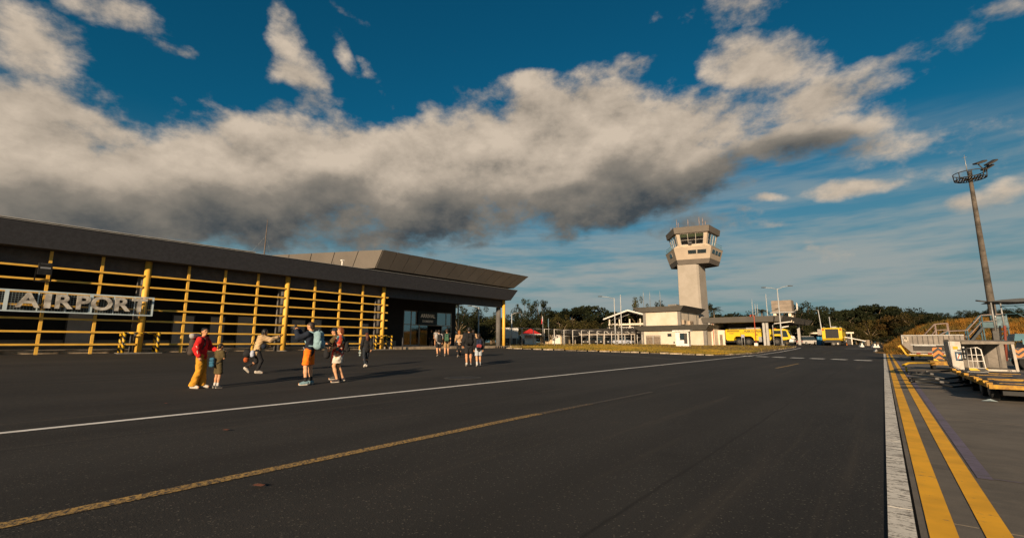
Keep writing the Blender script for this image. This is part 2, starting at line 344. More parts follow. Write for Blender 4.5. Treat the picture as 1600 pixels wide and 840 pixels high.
gx = [-2500,-900,-400,-200,-120,-80,-60] + frange(-50, 0, 2.5) + [10,20,40,80,160,400,900,2500]
gy = [-2500,-600,-200,-80,-40] + frange(-30, 130, 5) + [180,300,600,1200,2500]
tag(sheet('ground', gx, gy, lambda x, y: zg(x, y) - 0.12, EARTH), kind='structure')
# the tarmac stops at the grass verge, at the apron and beyond the crossing
VERGE = [(-30.5,37.0), (-29.5,36.9), (-26.5,37.9), (-23.4,39.2), (-20.5,40.6), (-18.0,41.8), (-15.5,42.5), (-13.3,43.0), (-12.0,44.0), (-11.3,46.5), (-11.0,52.0), (-10.8,61.0), (-10.7,72.0), (-10.6,82.0), (-11.2,87.5), (-13.0,90.5), (-17.0,91.5)]
xs = frange(-46, -32, 2.0) + frange(-32, -12, 1.0)[1:] + frange(-12, 0, 3)[1:]
tarmac = sheet('tarmac', xs, frange(-45, 55, 1.5) + frange(55, 100, 1.5)[1:] + frange(100, 132, 4)[1:], zg, ASPHALT)
# concrete apron on the right: cast slabs with open joints, worn white kerb strip between
def apron_mat():
    m = bpy.data.materials.new('apron_concrete'); m.use_nodes = True; nt = m.node_tree; b = nt.nodes['Principled BSDF']
    tc = N(nt, 'ShaderNodeNewGeometry').outputs['Position']
    big = N(nt, 'ShaderNodeTexNoise', {'Vector': tc, 'Scale': 0.7, 'Detail': 7.0, 'Roughness': 0.7}).outputs[0]
    brush = N(nt, 'ShaderNodeTexNoise', {'Vector': N(nt, 'ShaderNodeMapping', {'Vector': tc, 'Scale': (0.9, 3.2, 1), 'Rotation': (0,0,0.35)}).outputs[0], 'Scale': 1.6, 'Detail': 6.0, 'Roughness': 0.7}).outputs[0]
    fine = N(nt, 'ShaderNodeTexNoise', {'Vector': tc, 'Scale': 90.0, 'Detail': 2.0}).outputs[0]
    c = MIX(nt, SM(nt, big, 0.3, 0.7), (0.080, 0.068, 0.055), (0.150, 0.128, 0.102))
    c = MIX(nt, SM(nt, brush, 0.45, 0.8, 0.0, 0.45), c, (0.215, 0.175, 0.130))
    c = MIX(nt, SM(nt, brush, 0.42, 0.2, 0.0, 0.45), c, (0.052, 0.046, 0.040))
    c = MIX(nt, SM(nt, fine, 0.5, 0.8, 0.0, 0.25), c, (0.28, 0.25, 0.21))
    oi = N(nt, 'ShaderNodeObjectInfo').outputs['Random']
    c = N(nt, 'ShaderNodeVectorMath', {0: c, 'Scale': N(nt, 'ShaderNodeMapRange', {0: oi, 3: 0.88, 4: 1.1}).outputs[0]}, operation='SCALE').outputs[0]
    nt.links.new(c, b.inputs['Base Color']); b.inputs['Roughness'].default_value = 0.9
    nt.links.new(N(nt, 'ShaderNodeBump', {'Height': M(nt, 'ADD', brush, M(nt, 'MULTIPLY', fine, 0.3)), 'Strength': 0.35, 'Distance': 0.01}).outputs[0], b.inputs['Normal'])
    return m
APRON = apron_mat()
ap = bpy.data.objects.new('apron', None); COL.objects.link(ap); tag(ap, kind='structure')
SLX, SLY = 4.9, 5.6
ux = 0.165
slab0 = None
for i in range(7):
    for j in range(-3, 11):
        x0 = ux + i*SLX; y0 = 4.37 - SLY + j*SLY - SLY*0 
        if slab0 is None:
            slab0 = MB().add([(0.006,0.006,0),(SLX-0.006,0.006,0),(SLX-0.006,SLY-0.006,0),(0.006,SLY-0.006,0),(0.006,0.006,-0.045),(SLX-0.006,0.006,-0.045),(SLX-0.006,SLY-0.006,-0.045),(0.006,SLY-0.006,-0.045)],
                             [(0,1,2,3),(4,5,1,0),(5,6,2,1),(6,7,3,2),(7,4,0,3)]).build('slab', APRON, ap, (x0, y0, 0.012))
        else: inst(slab0, 'slab', ap, (x0, y0, 0.012))
# worn paint: colour breaks up with scuffs that run across the stripe
def paint(name, col, under, wear=0.5, sc=(1.5, 9, 1), grit=30.0):
    m = bpy.data.materials.new(name); m.use_nodes = True; nt = m.node_tree; b = nt.nodes['Principled BSDF']
    tc = N(nt, 'ShaderNodeNewGeometry').outputs['Position']
    a = N(nt, 'ShaderNodeTexNoise', {'Vector': N(nt, 'ShaderNodeMapping', {'Vector': tc, 'Scale': sc, 'Rotation': (0,0,0.3)}).outputs[0], 'Scale': 2.0, 'Detail': 7.0, 'Roughness': 0.72}).outputs[0]
    g = N(nt, 'ShaderNodeTexNoise', {'Vector': tc, 'Scale': grit, 'Detail': 4.0, 'Roughness': 0.75}).outputs[0]
    f = SM(nt, M(nt, 'ADD', M(nt, 'MULTIPLY', a, 0.65), M(nt, 'MULTIPLY', g, 0.35)), 0.66 - wear*0.3, 0.74 - wear*0.3)
    lo = N(nt, 'ShaderNodeTexNoise', {'Vector': tc, 'Scale': 2.5, 'Detail': 3.0}).outputs[0]
    c = MIX(nt, SM(nt, lo, 0.3, 0.7), tuple(k*0.78 for k in col), col)
    c = MIX(nt, f, c, under)
    nt.links.new(c, b.inputs['Base Color']); b.inputs['Roughness'].default_value = 0.75; return m
P_WHITE = paint('paint_white_worn', (0.78, 0.73, 0.64), (0.14, 0.115, 0.09), 0.55, (2, 10, 1))
P_YEL = paint('paint_yellow', (0.93, 0.455, 0.008), (0.20, 0.14, 0.08), 0.30, (1.2, 6, 1))
P_OLDYEL = paint('paint_yellow_faded', (0.52, 0.315, 0.085), (0.033, 0.030, 0.027), 0.66, (14, 14, 1), 80.0)
P_LINE = paint('paint_white', (0.86, 0.83, 0.78), (0.04, 0.036, 0.032), 0.22, (6, 3, 1), 40.0)
P_LILAC = paint('paint_lilac', (0.17, 0.135, 0.19), (0.09, 0.08, 0.07), 0.5)
P_FAINT = paint('paint_ghost', (0.10, 0.088, 0.074), (0.034, 0.031, 0.028), 0.62, (3, 3, 1), 20.0)
def stripe(name, x0, x1, y0, y1, material, dz, step=2.5):
    return sheet(name, [x0, x1], frange(y0, y1, step), lambda x, y: zg(x, y) + dz, material)
# white kerb strip: a row of cast lengths standing 1 cm proud, with a dark open gap beside it
ks = bpy.data.objects.new('kerb_strip', None); COL.objects.link(ks); tag(ks, kind='structure')
kmesh = None
for j in range(-4, 22):
    y0 = 1.6 + j*2.9
    if kmesh is None: kmesh = MB().box(-0.095, 0.004, -0.05, 0.045, 2.896, 0.018).build('kerb_length', P_WHITE, ks, (0, y0, 0))
    else: inst(kmesh, 'kerb_length', ks, (0, y0, zg(0, y0)))
stripe('gap_filler', 0.045, ux+0.0, -12, 62, mat('joint_dirt', (0.012, 0.011, 0.010), 0.95), -0.012 + 0.006)
conc_edge = stripe('apron_edge', 0.062, ux, -12, 62, APRON, 0.010)
stripe('yellow_marking', 0.105, 0.245, -12, 60, P_YEL, 0.016)
stripe('yellow_marking', 0.375, 0.505, -12, 60, P_YEL, 0.017)
stripe('lilac_marking', 0.53, 0.63, 5.9, 40, P_LILAC, 0.0165)
tag(sheet('lilac_marking', frange(0.63, 1.3, 0.3), [5.93, 5.955], lambda x, y: 0.0165, P_LILAC), kind='structure')
stripe('white_marking', -9.36, -9.20, -8, 40, P_LINE, 0.006)
def skew_line(name, pts, w, material, dz=0.006):
    vs = []; fs = []
    for i, (x, y) in enumerate(pts):
        a = pts[max(i-1, 0)]; b = pts[min(i+1, len(pts)-1)]; d = Vector((b[0]-a[0], b[1]-a[1])).normalized(); n = (-d.y*w/2, d.x*w/2)
        for s in (1, -1): vs.append((x+s*n[0], y+s*n[1], zg(x, y)+dz))
    for i in range(len(pts)-1): fs.append((2*i, 2*i+1, 2*i+3, 2*i+2))
    return tag(MB().add(vs, fs).build(name, material), kind='structure')
skew_line('faded_yellow_marking', [(-4.66, y) if y < 6 else (-4.66 + 0.03*(y-6), y) for y in frange(-8, 6.5, 0.5)], 0.15, P_OLDYEL)
skew_line('faded_yellow_marking', [(-4.645 + 0.03*(y-6.5), y) for y in frange(6.5, 8.2, 0.4)], 0.14, paint('paint_yellow_thin', (0.34, 0.20, 0.055), (0.033, 0.030, 0.027), 0.80, (12, 12, 1), 70.0))
skew_line('faded_yellow_marking', [(-4.594 + 0.03*(y-8.2), y) for y in frange(8.2, 11.0, 0.4)], 0.12, paint('paint_yellow_ghost', (0.22, 0.135, 0.042), (0.030, 0.027, 0.025), 0.86, (12, 12, 1), 70.0))
skew_line('faded_yellow_marking', [(-4.0, 24.5), (-3.9, 27.5), (-3.85, 30.5)], 0.14, P_OLDYEL)
skew_line('white_marking', [(-9.28, 40), (-9.3, 50), (-9.35, 60), (-9.4, 70), (-9.6, 80)], 0.16, P_LINE, 0.008)
wl_ = [G(1320 + 11*k_, 544.6) for k_ in range(5)]; skew_line('white_marking', wl_, 0.8, P_LINE, 0.02)
for k in range(-1, 6):
    x, y = -8.0 + k*1.36, 42.7 - k*0.9
    dash_o = tag(MB().add([(x-0.50, y+0.25, 0.007), (x+0.40, y-0.30, 0.007), (x+0.58, y+0.55, 0.007), (x-0.32, y+1.10, 0.007)], [(0,1,2,3)]).build('dash_marking', P_LINE), kind='structure')
for k in range(10):
    a = G(838+23*k, 546.3+1.55*k); b = G(866+23*k, 548.2+1.55*k)
    skew_line('ghost_marking', [a, ((a[0]+b[0])/2, (a[1]+b[1])/2), b], 0.3, P_FAINT, 0.006)

# ------------------------------------------------------------------ grass verge with kerb stones
def in_poly(x, y, P):
    r = False; j = len(P)-1
    for i in range(len(P)):
        if (P[i][1] > y) != (P[j][1] > y) and x < (P[j][0]-P[i][0])*(y-P[i][1])/(P[j][1]-P[i][1]) + P[i][0]: r = not r
        j = i
    return r
VPOLY = VERGE + [(-17, 92.5), (-90, 92.5), (-90, 39.4), (-31, 39.4)]
def verge_h(x, y):
    return zg(x, y) + 0.11 + 0.05*math.sin(x*0.7+1)*math.sin(y*0.45) 
bm = bmesh.new()
inner = [(x - (0.10 if k > 6 else 0.02), y + (0.12 if k < 12 else 0)) for k, (x, y) in enumerate(VERGE)]
vx = frange(-90, -10, 1.0); vy = frange(36, 93, 1.0)
# verge surface: grid cells inside, edge fitted with a skirt row
cells = [(x, y) for x in vx[:-1] for y in vy[:-1] if all(in_poly(x+a, y+b, VPOLY) for a in (0, 1) for b in (0, 1))]
mb = MB()
for x, y in cells: mb.add([(x,y,verge_h(x,y)),(x+1,y,verge_h(x+1,y)),(x+1,y+1,verge_h(x+1,y+1)),(x,y+1,verge_h(x,y+1))], [(0,1,2,3)], 0, True)
from mathutils.geometry import delaunay_2d_cdt
def resample(P, step):
    out = []
    for a, b in zip(P[:-1], P[1:]):
        L = math.hypot(b[0]-a[0], b[1]-a[1]); n = max(1, round(L/step))
        out += [(a[0]+(b[0]-a[0])*i/n, a[1]+(b[1]-a[1])*i/n) for i in range(n)]
    return out + [P[-1]]
edge = resample(VERGE, 1.0)
base = MB().add([(x, y, zg(x, y)+0.09) for x, y in edge] + [(x-2.0 if k > 14 else x-0.4, y+2.2 if k < 30 else y, zg(x, y)+0.10) for k, (x, y) in enumerate(edge)], [(i, i+1, len(edge)+i+1, len(edge)+i) for i in range(len(edge)-1)], 0, True)
for v, f in ((mb.v, mb.f),): base.add(v, f, 0, True)
tag(base.build('grass_verge', DRYGRASS), kind='structure')
kb = bpy.data.objects.new('kerb', None); COL.objects.link(kb); tag(kb, kind='structure')
KST = mat('kerb_stone', (0.27, 0.215, 0.15), 0.9, 0.3, 3.0, 0.3, 20, rnd=0.5)
k0 = None
for a, b in zip(edge[:-1], edge[1:]):
    L = math.hypot(b[0]-a[0], b[1]-a[1]); rz = math.atan2(b[1]-a[1], b[0]-a[0])
    if k0 is None:
        k0 = MB().extr([(-0.09,-0.05),(0.09,-0.05),(0.09,0.13),(-0.06,0.13),(-0.09,0.10)], 'x', 0.01, 0.97).build('kerb_stone', KST, kb); o = k0
    else: o = inst(k0, 'kerb_stone', kb)
    o.location = (a[0], a[1], zg(*a) + random.uniform(-0.09, 0.0)); o.rotation_euler = (random.uniform(-.06,.06), 0, rz + random.uniform(-.03,.03)); o.scale = (L*random.uniform(.8, 1.0), 1, 1)

# ------------------------------------------------------------------ terminal building
T = thing('terminal_building', 'long low charcoal terminal with yellow bar screen and winged upper roof', 'building', (-32, 0, 0.6))
TX, TZ = -32.0, 0.6
def tb(name, mb, m, parent=T):            # parts are modelled in world metres and moved into the thing's frame
    o = mb.build(name, m, parent); o.location = (-TX, 0, -TZ); return o
Y0, Y1 = -30.0, 38.75
# floor slab and stepped kerb of the arrival porch
FLOOR = mat('porch_floor', (0.23, 0.20, 0.165), 0.85, 0.15, 1.5)
tb('floor_slab', MB().box(-60, Y0, 0.35, -33.2, 23.5, 0.80).box(-60, 23.5, 0.35, -31.6, 40.5, 0.80), FLOOR)
# sloped fascia: the top edge leans out over the bottom edge
def ring(z, x, ya, yb, xb=-58): return [(x, ya, z), (x, yb, z), (xb, yb, z), (xb, ya, z)]
f = MB().loft(ring(5.70, -31.30, Y0, 38.65), ring(6.80, -30.80, Y0, 39.25, -58.5))
tb('fascia', f, CHARCOAL)
tb('flashing', MB().box(-31.1, Y0, 6.803, -30.77, 39.28, 6.825).box(-31.1, Y0, 6.86, -30.74, 12.0, 6.90), mat('flashing_metal', (0.45, 0.43, 0.40), 0.4, 0.1, 3.0, metal=0.3))
tb('beam', MB().box(-32.75, Y0, 4.95, -32.35, 37.99, 5.69).box(-32.74, 37.99, 4.95, -32.36, 38.6, 5.688), mat('beam_render', (0.085, 0.088, 0.098), 0.85, 0.1, 3.0))
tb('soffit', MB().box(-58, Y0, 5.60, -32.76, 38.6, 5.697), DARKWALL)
colY = [-24.4, -16.6, -8.75, -0.95, 6.9, 14.75, 22.7, 38.3]
cy0 = tb('column', MB().tube([(0,0,0.56),(0,0,5.69)], 0.16, 20), YELLOW)
cg0 = tb('concrete_column', MB().tube([(0,0,0.5),(0,0,4.949)], 0.26, 20), mat('column_concrete', (0.13, 0.125, 0.12), 0.9, 0.15, 2))
pl0 = tb('column_plinth', MB().tube([(0,0,0.45),(0,0,0.64)], 0.36, 20), CONC)
for i, y in enumerate(colY):
    for src, nm, x in ((cy0, 'column', -32.0), (cg0, 'concrete_column', -32.78), (pl0, 'column_plinth', -32.0)):
        if nm == 'column_plinth' and i == 7: continue
        z = 0.0 if nm != 'column_plinth' else 0.0
        o = src if i == 0 else inst(src, nm, T)
        o.location = (x - TX, y, -TZ)
st0 = tb('stile', MB().box(-0.06, -0.06, 0.50, 0.06, 0.06, 5.68), YELLOW)
first = True
bar0 = tb('bar', MB().box(-0.045, 0.17, -0.045, 0.045, 7.73, 0.045), YELLOW); used = False
for a, b in zip(colY[:6], colY[1:7]):
    L = b - a
    for k in (1, 2, 3):
        o = st0 if first else inst(st0, 'stile', T); first = False
        o.location = (0.02, a + L*k/4, -TZ)
    for k in range(7):
        o = bar0 if not used else inst(bar0, 'bar', T); used = True
        o.location = (-0.06 + 0.17, a, 1.08 + 0.629*k - TZ); o.scale = (1, L/7.9, 1)
# stubs of the bars past the last column
tb('bar_end', MB().box(-31.98, 22.87, 1.03, -31.88, 23.1, 1.13), YELLOW)
for k in range(1, 7): tb('bar_end', MB().box(-31.98, 22.87, 1.03+0.629*k, -31.88, 23.1, 1.13+0.629*k), YELLOW)
# back wall of the porch, dado, doors
GL0, GL1 = 29.5, 36.2
w = MB().box(-38.4, Y0, 0.8, -38.0, GL0, 5.6).box(-38.4, GL0, 4.42, -38.0, GL1, 5.6).box(-38.4, GL1, 0.8, -38.0, 36.85, 5.6).box(-58, 36.45, 0.8, -38.4, 36.85, 5.6)
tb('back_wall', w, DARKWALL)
tb('dado', MB().box(-37.99, Y0, 0.8, -37.93, 28.6, 1.32), mat('dado_grey', (0.20, 0.18, 0.15), 0.85, 0.1, 2))
DOOR = mat('grey_door', (0.42, 0.40, 0.38), 0.6, 0.08, 1)
for y, wd, z0, z1 in ((5.2, 1.1, 1.1, 2.9), (10.5, 1.2, 1.0, 3.0), (12.6, 0.9, 1.0, 3.0), (14.6, 1.3, 0.8, 3.1), (18.6, 1.1, 0.9, 3.0), (20.2, 0.8, 1.6, 3.1), (24.8, 1.0, 0.9, 2.9)):
    d = tb('door', MB().box(-37.92, y-wd/2, z0, -37.86, y+wd/2, z1), DOOR)
    h = MB().box(-37.86, y+wd/2-0.16, 1.75, -37.80, y+wd/2-0.10, 1.95).build('handle', STEEL, d)
    fr = MB().box(-37.93, y-wd/2-0.07, z0, -37.84, y-wd/2, z1+0.07).box(-37.93, y+wd/2, z0, -37.84, y+wd/2+0.07, z1+0.07).box(-37.931, y-wd/2, z1, -37.841, y+wd/2, z1+0.07).build('door_frame', mat('door_frame', (0.06,0.06,0.06)), d)
# arrival shopfront: mullions and single panes, doors half open on a dim hall
FR = mat('shopfront_frame', (0.30, 0.29, 0.27), 0.4, 0.08, 3, metal=0.5)
sf = tb('shopfront', MB().box(-38.10, GL0, 0.8, -37.98, GL0+0.07, 4.42).box(-38.10, GL1-0.07, 0.8, -37.98, GL1, 4.42).box(-38.10, GL0+0.07, 4.35, -37.981, GL1-0.07, 4.42).box(-38.10, GL0+0.07, 2.95, -37.982, GL1-0.07, 3.03).box(-38.10, GL0+0.07, 0.8, -37.983, 31.55, 0.92)
        .box(-38.101, 30.45, 0.921, -37.984, 30.52, 2.95).box(-38.101, 31.55, 0.8, -37.96, 31.63, 2.95).box(-38.101, 30.45, 3.03, -37.984, 30.52, 4.35).box(-38.101, 31.1, 3.03, -37.984, 31.16, 4.35)
        .box(-38.101, 34.75, 0.8, -37.984, 34.82, 2.95).box(-38.101, 33.95, 3.03, -37.984, 34.01, 4.35).box(-38.101, 35.35, 3.03, -37.984, 35.41, 4.35).box(-38.101, 35.6, 0.8, -37.984, 35.66, 2.95), FR)
PANE = see_through('shop_glass', (0.30, 0.42, 0.46), 0.34)
pane0 = None
for ya, yb, za, zb in ((29.57,30.45,.92,2.95),(30.52,31.55,.92,2.95),(29.57,30.45,3.03,4.35),(30.52,31.1,3.03,4.35),(34.01,35.35,3.03,4.35),(35.41,36.13,3.03,4.35),(34.82,35.6,.8,2.95),(35.66,36.13,.8,2.95),(31.63,32.7,.8,2.93)):
    q = MB().box(-38.05, ya, za, -38.038, yb, zb).build('pane', PANE, sf)
q = MB().box(-38.09, 31.16, 3.03, -38.0, 33.95, 4.35).build('transom_panel', DARKWALL, sf)
tb('notice', MB().box(-38.2, 30.62, 1.2, -38.17, 31.4, 2.5), mat('poster_blue', (0.07, 0.13, 0.17), 0.5, 0.4, 9))
tb('notice', MB().box(-38.2, 30.55, 0.95, -38.16, 31.45, 1.17), mat('poster_pale', (0.35, 0.30, 0.27), 0.5, 0.3, 9))
tb('hall_wall', MB().box(-52.3, 28, 0.8, -52, 36.44, 5.6), mat('hall_wall', (0.16, 0.20, 0.22), 0.7, 0.1, 1))
tb('hall_counter', MB().box(-46, 29, 0.8, -45, 33, 1.9), mat('hall_counter', (0.12, 0.16, 0.17), 0.6))
for y in (32.6, 34.4): tb('hall_light', MB().box(-47, y, 4.2, -44.8, y+0.3, 4.26), mat('hall_light', (0.9, 0.85, 0.7), 0.5, emit=(0.6, 0.58, 0.5)))
# steel posts beside the corner opening
for y in (37.35, 37.85): tb('pipe_post', MB().tube([(-38.6, y, 0.8), (-38.6, y, 5.6)], 0.07, 10), STEEL)
tb('ramp_rail', MB().beam((-40, 37.2, 3.2), (-44, 45.0, 1.2), 0.22).beam((-40, 37.2, 3.2), (-40, 37.2, 0.8), 0.12), WHITE)
tb('kerb_edge', MB().box(-31.6, 23.5, 0.40, -31.45, 37.9, 0.78).box(-31.6, 38.9, 0.40, -31.4, 40.5, 0.79), mat('kerb_pale', (0.40, 0.31, 0.21), 0.9, 0.25, 2.0))
tb('kerb_edge', MB().box(-33.2, Y0, 0.40, -33.1, 23.499, 0.78), mat('kerb_pale', (0.40, 0.31, 0.21), 0.9, 0.25, 2.0))
kdash = None
for k in range(6):
    y = 36.3 + k*0.36
    tb('kerb_dash', MB().box(-31.452, y, 0.5, -31.435, y+0.17, 0.77), BLACK)
# winged upper roof: outward-leaning metal panels, one by one
U_t = [(-34.0, 23.85), (-34.0, 45.5), (-60, 45.5), (-60, 11.2)]
U_b = [(-34.9, 23.75), (-34.9, 43.7), (-60, 43.7), (-60, 11.7)]
zt, zb = 9.30, 7.78
tb('upper_roof', MB().loft([(x+0.0, y, zb) for x, y in U_b], [(x-0.02, y, zt-0.02) for x, y in U_t]), mat('upper_roof_core', (0.05, 0.045, 0.04)))
PANEL = mat('roof_panel', (0.150, 0.130, 0.110), 0.55, 0.05, 0.5, rnd=0.06, metal=0.15)
def panel_row(a0, a1, b0, b1, n, out):
    for i in range(n):
        s, e = i/n + 0.0012, (i+1)/n - 0.0012
        L = lambda p, q, t: (p[0]+(q[0]-p[0])*t, p[1]+(q[1]-p[1])*t)
        A, B, Cc, Dd = L(b0, b1, s), L(b0, b1, e), L(a0, a1, e), L(a0, a1, s)
        o_ = [(p[0]+out[0], p[1]+out[1]) for p in (A, B, Cc, Dd)]
        vs = [(A[0],A[1],zb),(B[0],B[1],zb),(Cc[0],Cc[1],zt),(Dd[0],Dd[1],zt)] + [(o_[0][0],o_[0][1],zb-0.02),(o_[1][0],o_[1][1],zb-0.02),(o_[2][0],o_[2][1],zt+0.02),(o_[3][0],o_[3][1],zt+0.02)]
        tb('roof_panel', MB().add(vs, [(4,5,6,7),(0,1,5,4),(1,2,6,5),(2,3,7,6),(3,0,4,7)]), PANEL)
panel_row(U_t[0], U_t[1], U_b[0], U_b[1], 14, (0.05, 0))
panel_row(U_t[3], U_t[0], U_b[3], U_b[0], 12, (0.02, -0.05))
panel_row(U_t[1], U_t[2], U_b[1], U_b[2], 12, (0, 0.05))
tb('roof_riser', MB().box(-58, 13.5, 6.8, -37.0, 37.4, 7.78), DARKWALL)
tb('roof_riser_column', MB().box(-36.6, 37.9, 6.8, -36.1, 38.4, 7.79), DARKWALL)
tb('roof_vent', MB().tube([(-31.6, 18.55, 6.8), (-31.6, 18.55, 7.32)], 0.06, 8).box(-31.72, 18.45, 7.32, -31.48, 18.65, 7.40), WHITE)

# radio mast on the roof
y, z = atX(413, 395, -36)
t = thing('roof_antenna', 'thin whip antenna mast guyed on the terminal roof', 'antenna', (-36, y, 6.8))
MB().tube([(0,0,0),(0,0,1.2),(0,0.02,2.9),(0.0,0.03,3.75)], [0.05,0.045,0.03,0.012], 8).build('mast', mat('mast_rust', (0.14, 0.11, 0.09)), t)
for a in (0, 2.1, 4.2): MB().tube([(0,0,2.4),(1.6*math.cos(a),1.6*math.sin(a),0.0)], 0.003, 4).build('guy_wire', STEEL, t)

# ------------------------------------------------------------------ AIRPORT sign: welded mesh panel with metal letters
S = thing('airport_sign', 'long mesh sign panel with brushed metal letters AIRPORT on the bar screen', 'sign', (-31.45, 0, 0))
PB = mat('sign_frame_paint', (0.50, 0.60, 0.64), 0.5, 0.08, 2)
sy0, sy1, sz0, sz1 = -7.3, 7.22, 2.61, 3.64
MB().box(-0.03, sy0, sz0, 0.03, sy1, sz0+0.06).box(-0.03, sy0, sz1-0.06, 0.03, sy1, sz1).box(-0.031, sy1-0.07, sz0+0.06, 0.031, sy1, sz1-0.06).build('frame', PB, S)
thick = [1.68, 4.62, -1.3, -4.3]; thin = [2.72, 3.70, 5.52, 6.38, 0.7, -0.3, -2.3, -3.3]
for y in thick: MB().box(-0.032, y-0.07, sz0+0.06, 0.032, y+0.07, sz1-0.06).build('upright', PB, S)
for y in thin: MB().box(-0.02, y-0.022, sz0+0.06, 0.02, y+0.022, sz1-0.06).build('upright', PB, S)
WIRE = mat('mesh_wire', (0.30, 0.37, 0.39), 0.5)
wm = MB()
ny = 138
for k in range(ny+1):
    y = sy0 + (sy1-sy0)*k/ny; wm.beam((0, y, sz0+0.05), (0, y, sz1-0.05), 0.008)
for k in range(1, 10):
    z = sz0 + (sz1-sz0)*k/10; wm.beam((0.008, sy0, z), (0.008, sy1, z), 0.008)
wm.build('wire_mesh', WIRE, S)['kind'] = 'stuff'
METAL = mat('brushed_letter', (0.80, 0.74, 0.64), 0.38, 0.22, 2.2, metal=0.25, col2=(0.24, 0.215, 0.185))
for ch, y in zip('AIRPORT', [atX(q_, 475, -31.33)[0] for q_ in (43, 74, 98, 129, 159, 190, 218)]):
    text('letter', ch, 0.96, METAL, S, 0.05, (0.12, y, 3.13), (PI/2, 0, PI/2), bold=0.028, sx=1.12 if ch != 'I' else 1.5)

# floodlight on the bar screen
FL = thing('floodlight', 'black floodlight on bracket in front of top yellow bars', 'lamp', (-31.6, 2.78, 4.75))
MB().extr([(0.0,-0.30),(0.30,-0.34),(0.34,0.16),(0.22,0.26),(0.0,0.22)], 'y', -0.24, 0.24).build('housing', BLACK, FL)
MB().add([(0.345,-0.18,-0.05),(0.345,0.18,-0.05),(0.30,0.18,0.2),(0.30,-0.18,0.2)], [(0,1,2,3)]).build('lens', glass('lens', (0.2, 0.2, 0.2), 0.15), FL)
MB().beam((-0.2,-0.28,-0.62),(-0.2,0.28,-0.62),0.05).beam((-0.2,-0.28,-0.62),(0.1,-0.28,0.0),0.05).beam((-0.2,0.28,-0.62),(0.1,0.28,0.0),0.05).build('bracket', BLACK, FL)

# ARRIVAL DOMESTIC sign
A = thing('arrival_sign', 'dark blue ARRIVAL DOMESTIC sign over the glass entrance', 'sign', (-37.95, 32.6, 3.72))
MB().box(0, -1.32, -0.72, 0.10, 1.32, 0.72).build('board', mat('sign_navy', (0.010, 0.030, 0.042), 0.5, 0.1, 2), A)
LT = mat('sign_letter', (0.90, 0.88, 0.82), 0.5, 0.05)
text('lettering', 'ARRIVAL', 0.52, LT, A, 0.006, (0.108, 0, 0.22), (PI/2, 0, PI/2), bold=0.018, sx=0.98)
text('lettering', 'DOMESTIC', 0.31, LT, A, 0.006, (0.108, 0, -0.35), (PI/2, 0, PI/2), bold=0.010, sx=1.0)

# ------------------------------------------------------------------ column guards: yellow and black hoops
def striped(nm):
    m = bpy.data.materials.get(nm)
    if m: return m
    m = bpy.data.materials.new(nm); m.use_nodes = True; nt = m.node_tree; b = nt.nodes['Principled BSDF']
    s = N(nt, 'ShaderNodeSeparateXYZ', {0: N(nt, 'ShaderNodeTexCoord').outputs['Object']}).outputs
    w_ = M(nt, 'FRACT', M(nt, 'MULTIPLY', M(nt, 'ADD', s[2], M(nt, 'MULTIPLY', M(nt, 'ADD', s[1], s[0]), 0.8)), 3.2))
    nt.links.new(MIX(nt, M(nt, 'GREATER_THAN', w_, 0.52), (0.62, 0.36, 0.012), (0.015, 0.014, 0.012)), b.inputs['Base Color']); b.inputs['Roughness'].default_value = 0.5
    return m
HAZ = striped('hazard_stripes')
def guard(x, y, label):
    t = thing('column_guard', label, 'barrier', (x, y, zg(x, y)), 0, 'striped guards at the yellow columns')
    for s in (-1, 1):
        MB().tube([(0.35, s*0.75, 0), (0.35, s*0.75, 1.13)], 0.075, 10).build('post', HAZ, t)
        MB().tube([(-0.35, s*0.75, 0), (-0.35, s*0.75, 1.13)], 0.075, 10).build('post', HAZ, t)
        MB().tube([(-0.35, s*0.75, 1.06), (0.35, s*0.75, 1.06)], 0.05, 8).build('rail', HAZ, t)
    MB().tube([(0.35, -0.75, 1.08), (0.35, 0.75, 1.08)], 0.045, 8).build('rail', HAZ, t)
    MB().box(-0.5, -0.95, -0.05, 0.55, 0.95, 0.035).build('pad', CONC, t)
guard(-31.9, 6.9, 'black and yellow striped guard round the column under the AIRPORT sign')
guard(-31.9, 22.6, 'black and yellow striped guard round the last column before the entrance')
t = thing('bollard', 'slim dark steel bollard standing right of the striped guard', 'bollard', (-31.2, 24.2, zg(-31.2, 24.2)))
MB().tube([(0,0,0),(0,0,0.95)], 0.05, 10).build('post', mat('dark_steel', (0.05,0.05,0.055), 0.5), t); MB().tube([(0,0,0.95),(0,0,1.0)], 0.06, 10).build('cap', mat('dark_steel', (0.05,0.05,0.055)), t)
# manhole cover in the tarmac
mx, my = G(723, 590)
t = thing('manhole_cover', 'round dark iron manhole cover set in the tarmac', 'manhole cover', (mx, my, zg(mx, my)))
MB().lathe([(0.001, 0.012), (0.5, 0.012), (0.52, 0.004)], (0,0), 28, smooth=False).build('lid', mat('cast_iron', (0.02,0.02,0.02), 0.6, 0.3, 15), t)
MB().lathe([(0.52, 0.004), (0.54, 0.014), (0.62, 0.014), (0.64, 0.003)], (0,0), 28, smooth=False).build('ring', mat('iron_ring', (0.05,0.047,0.042), 0.7, 0.3, 15), t)

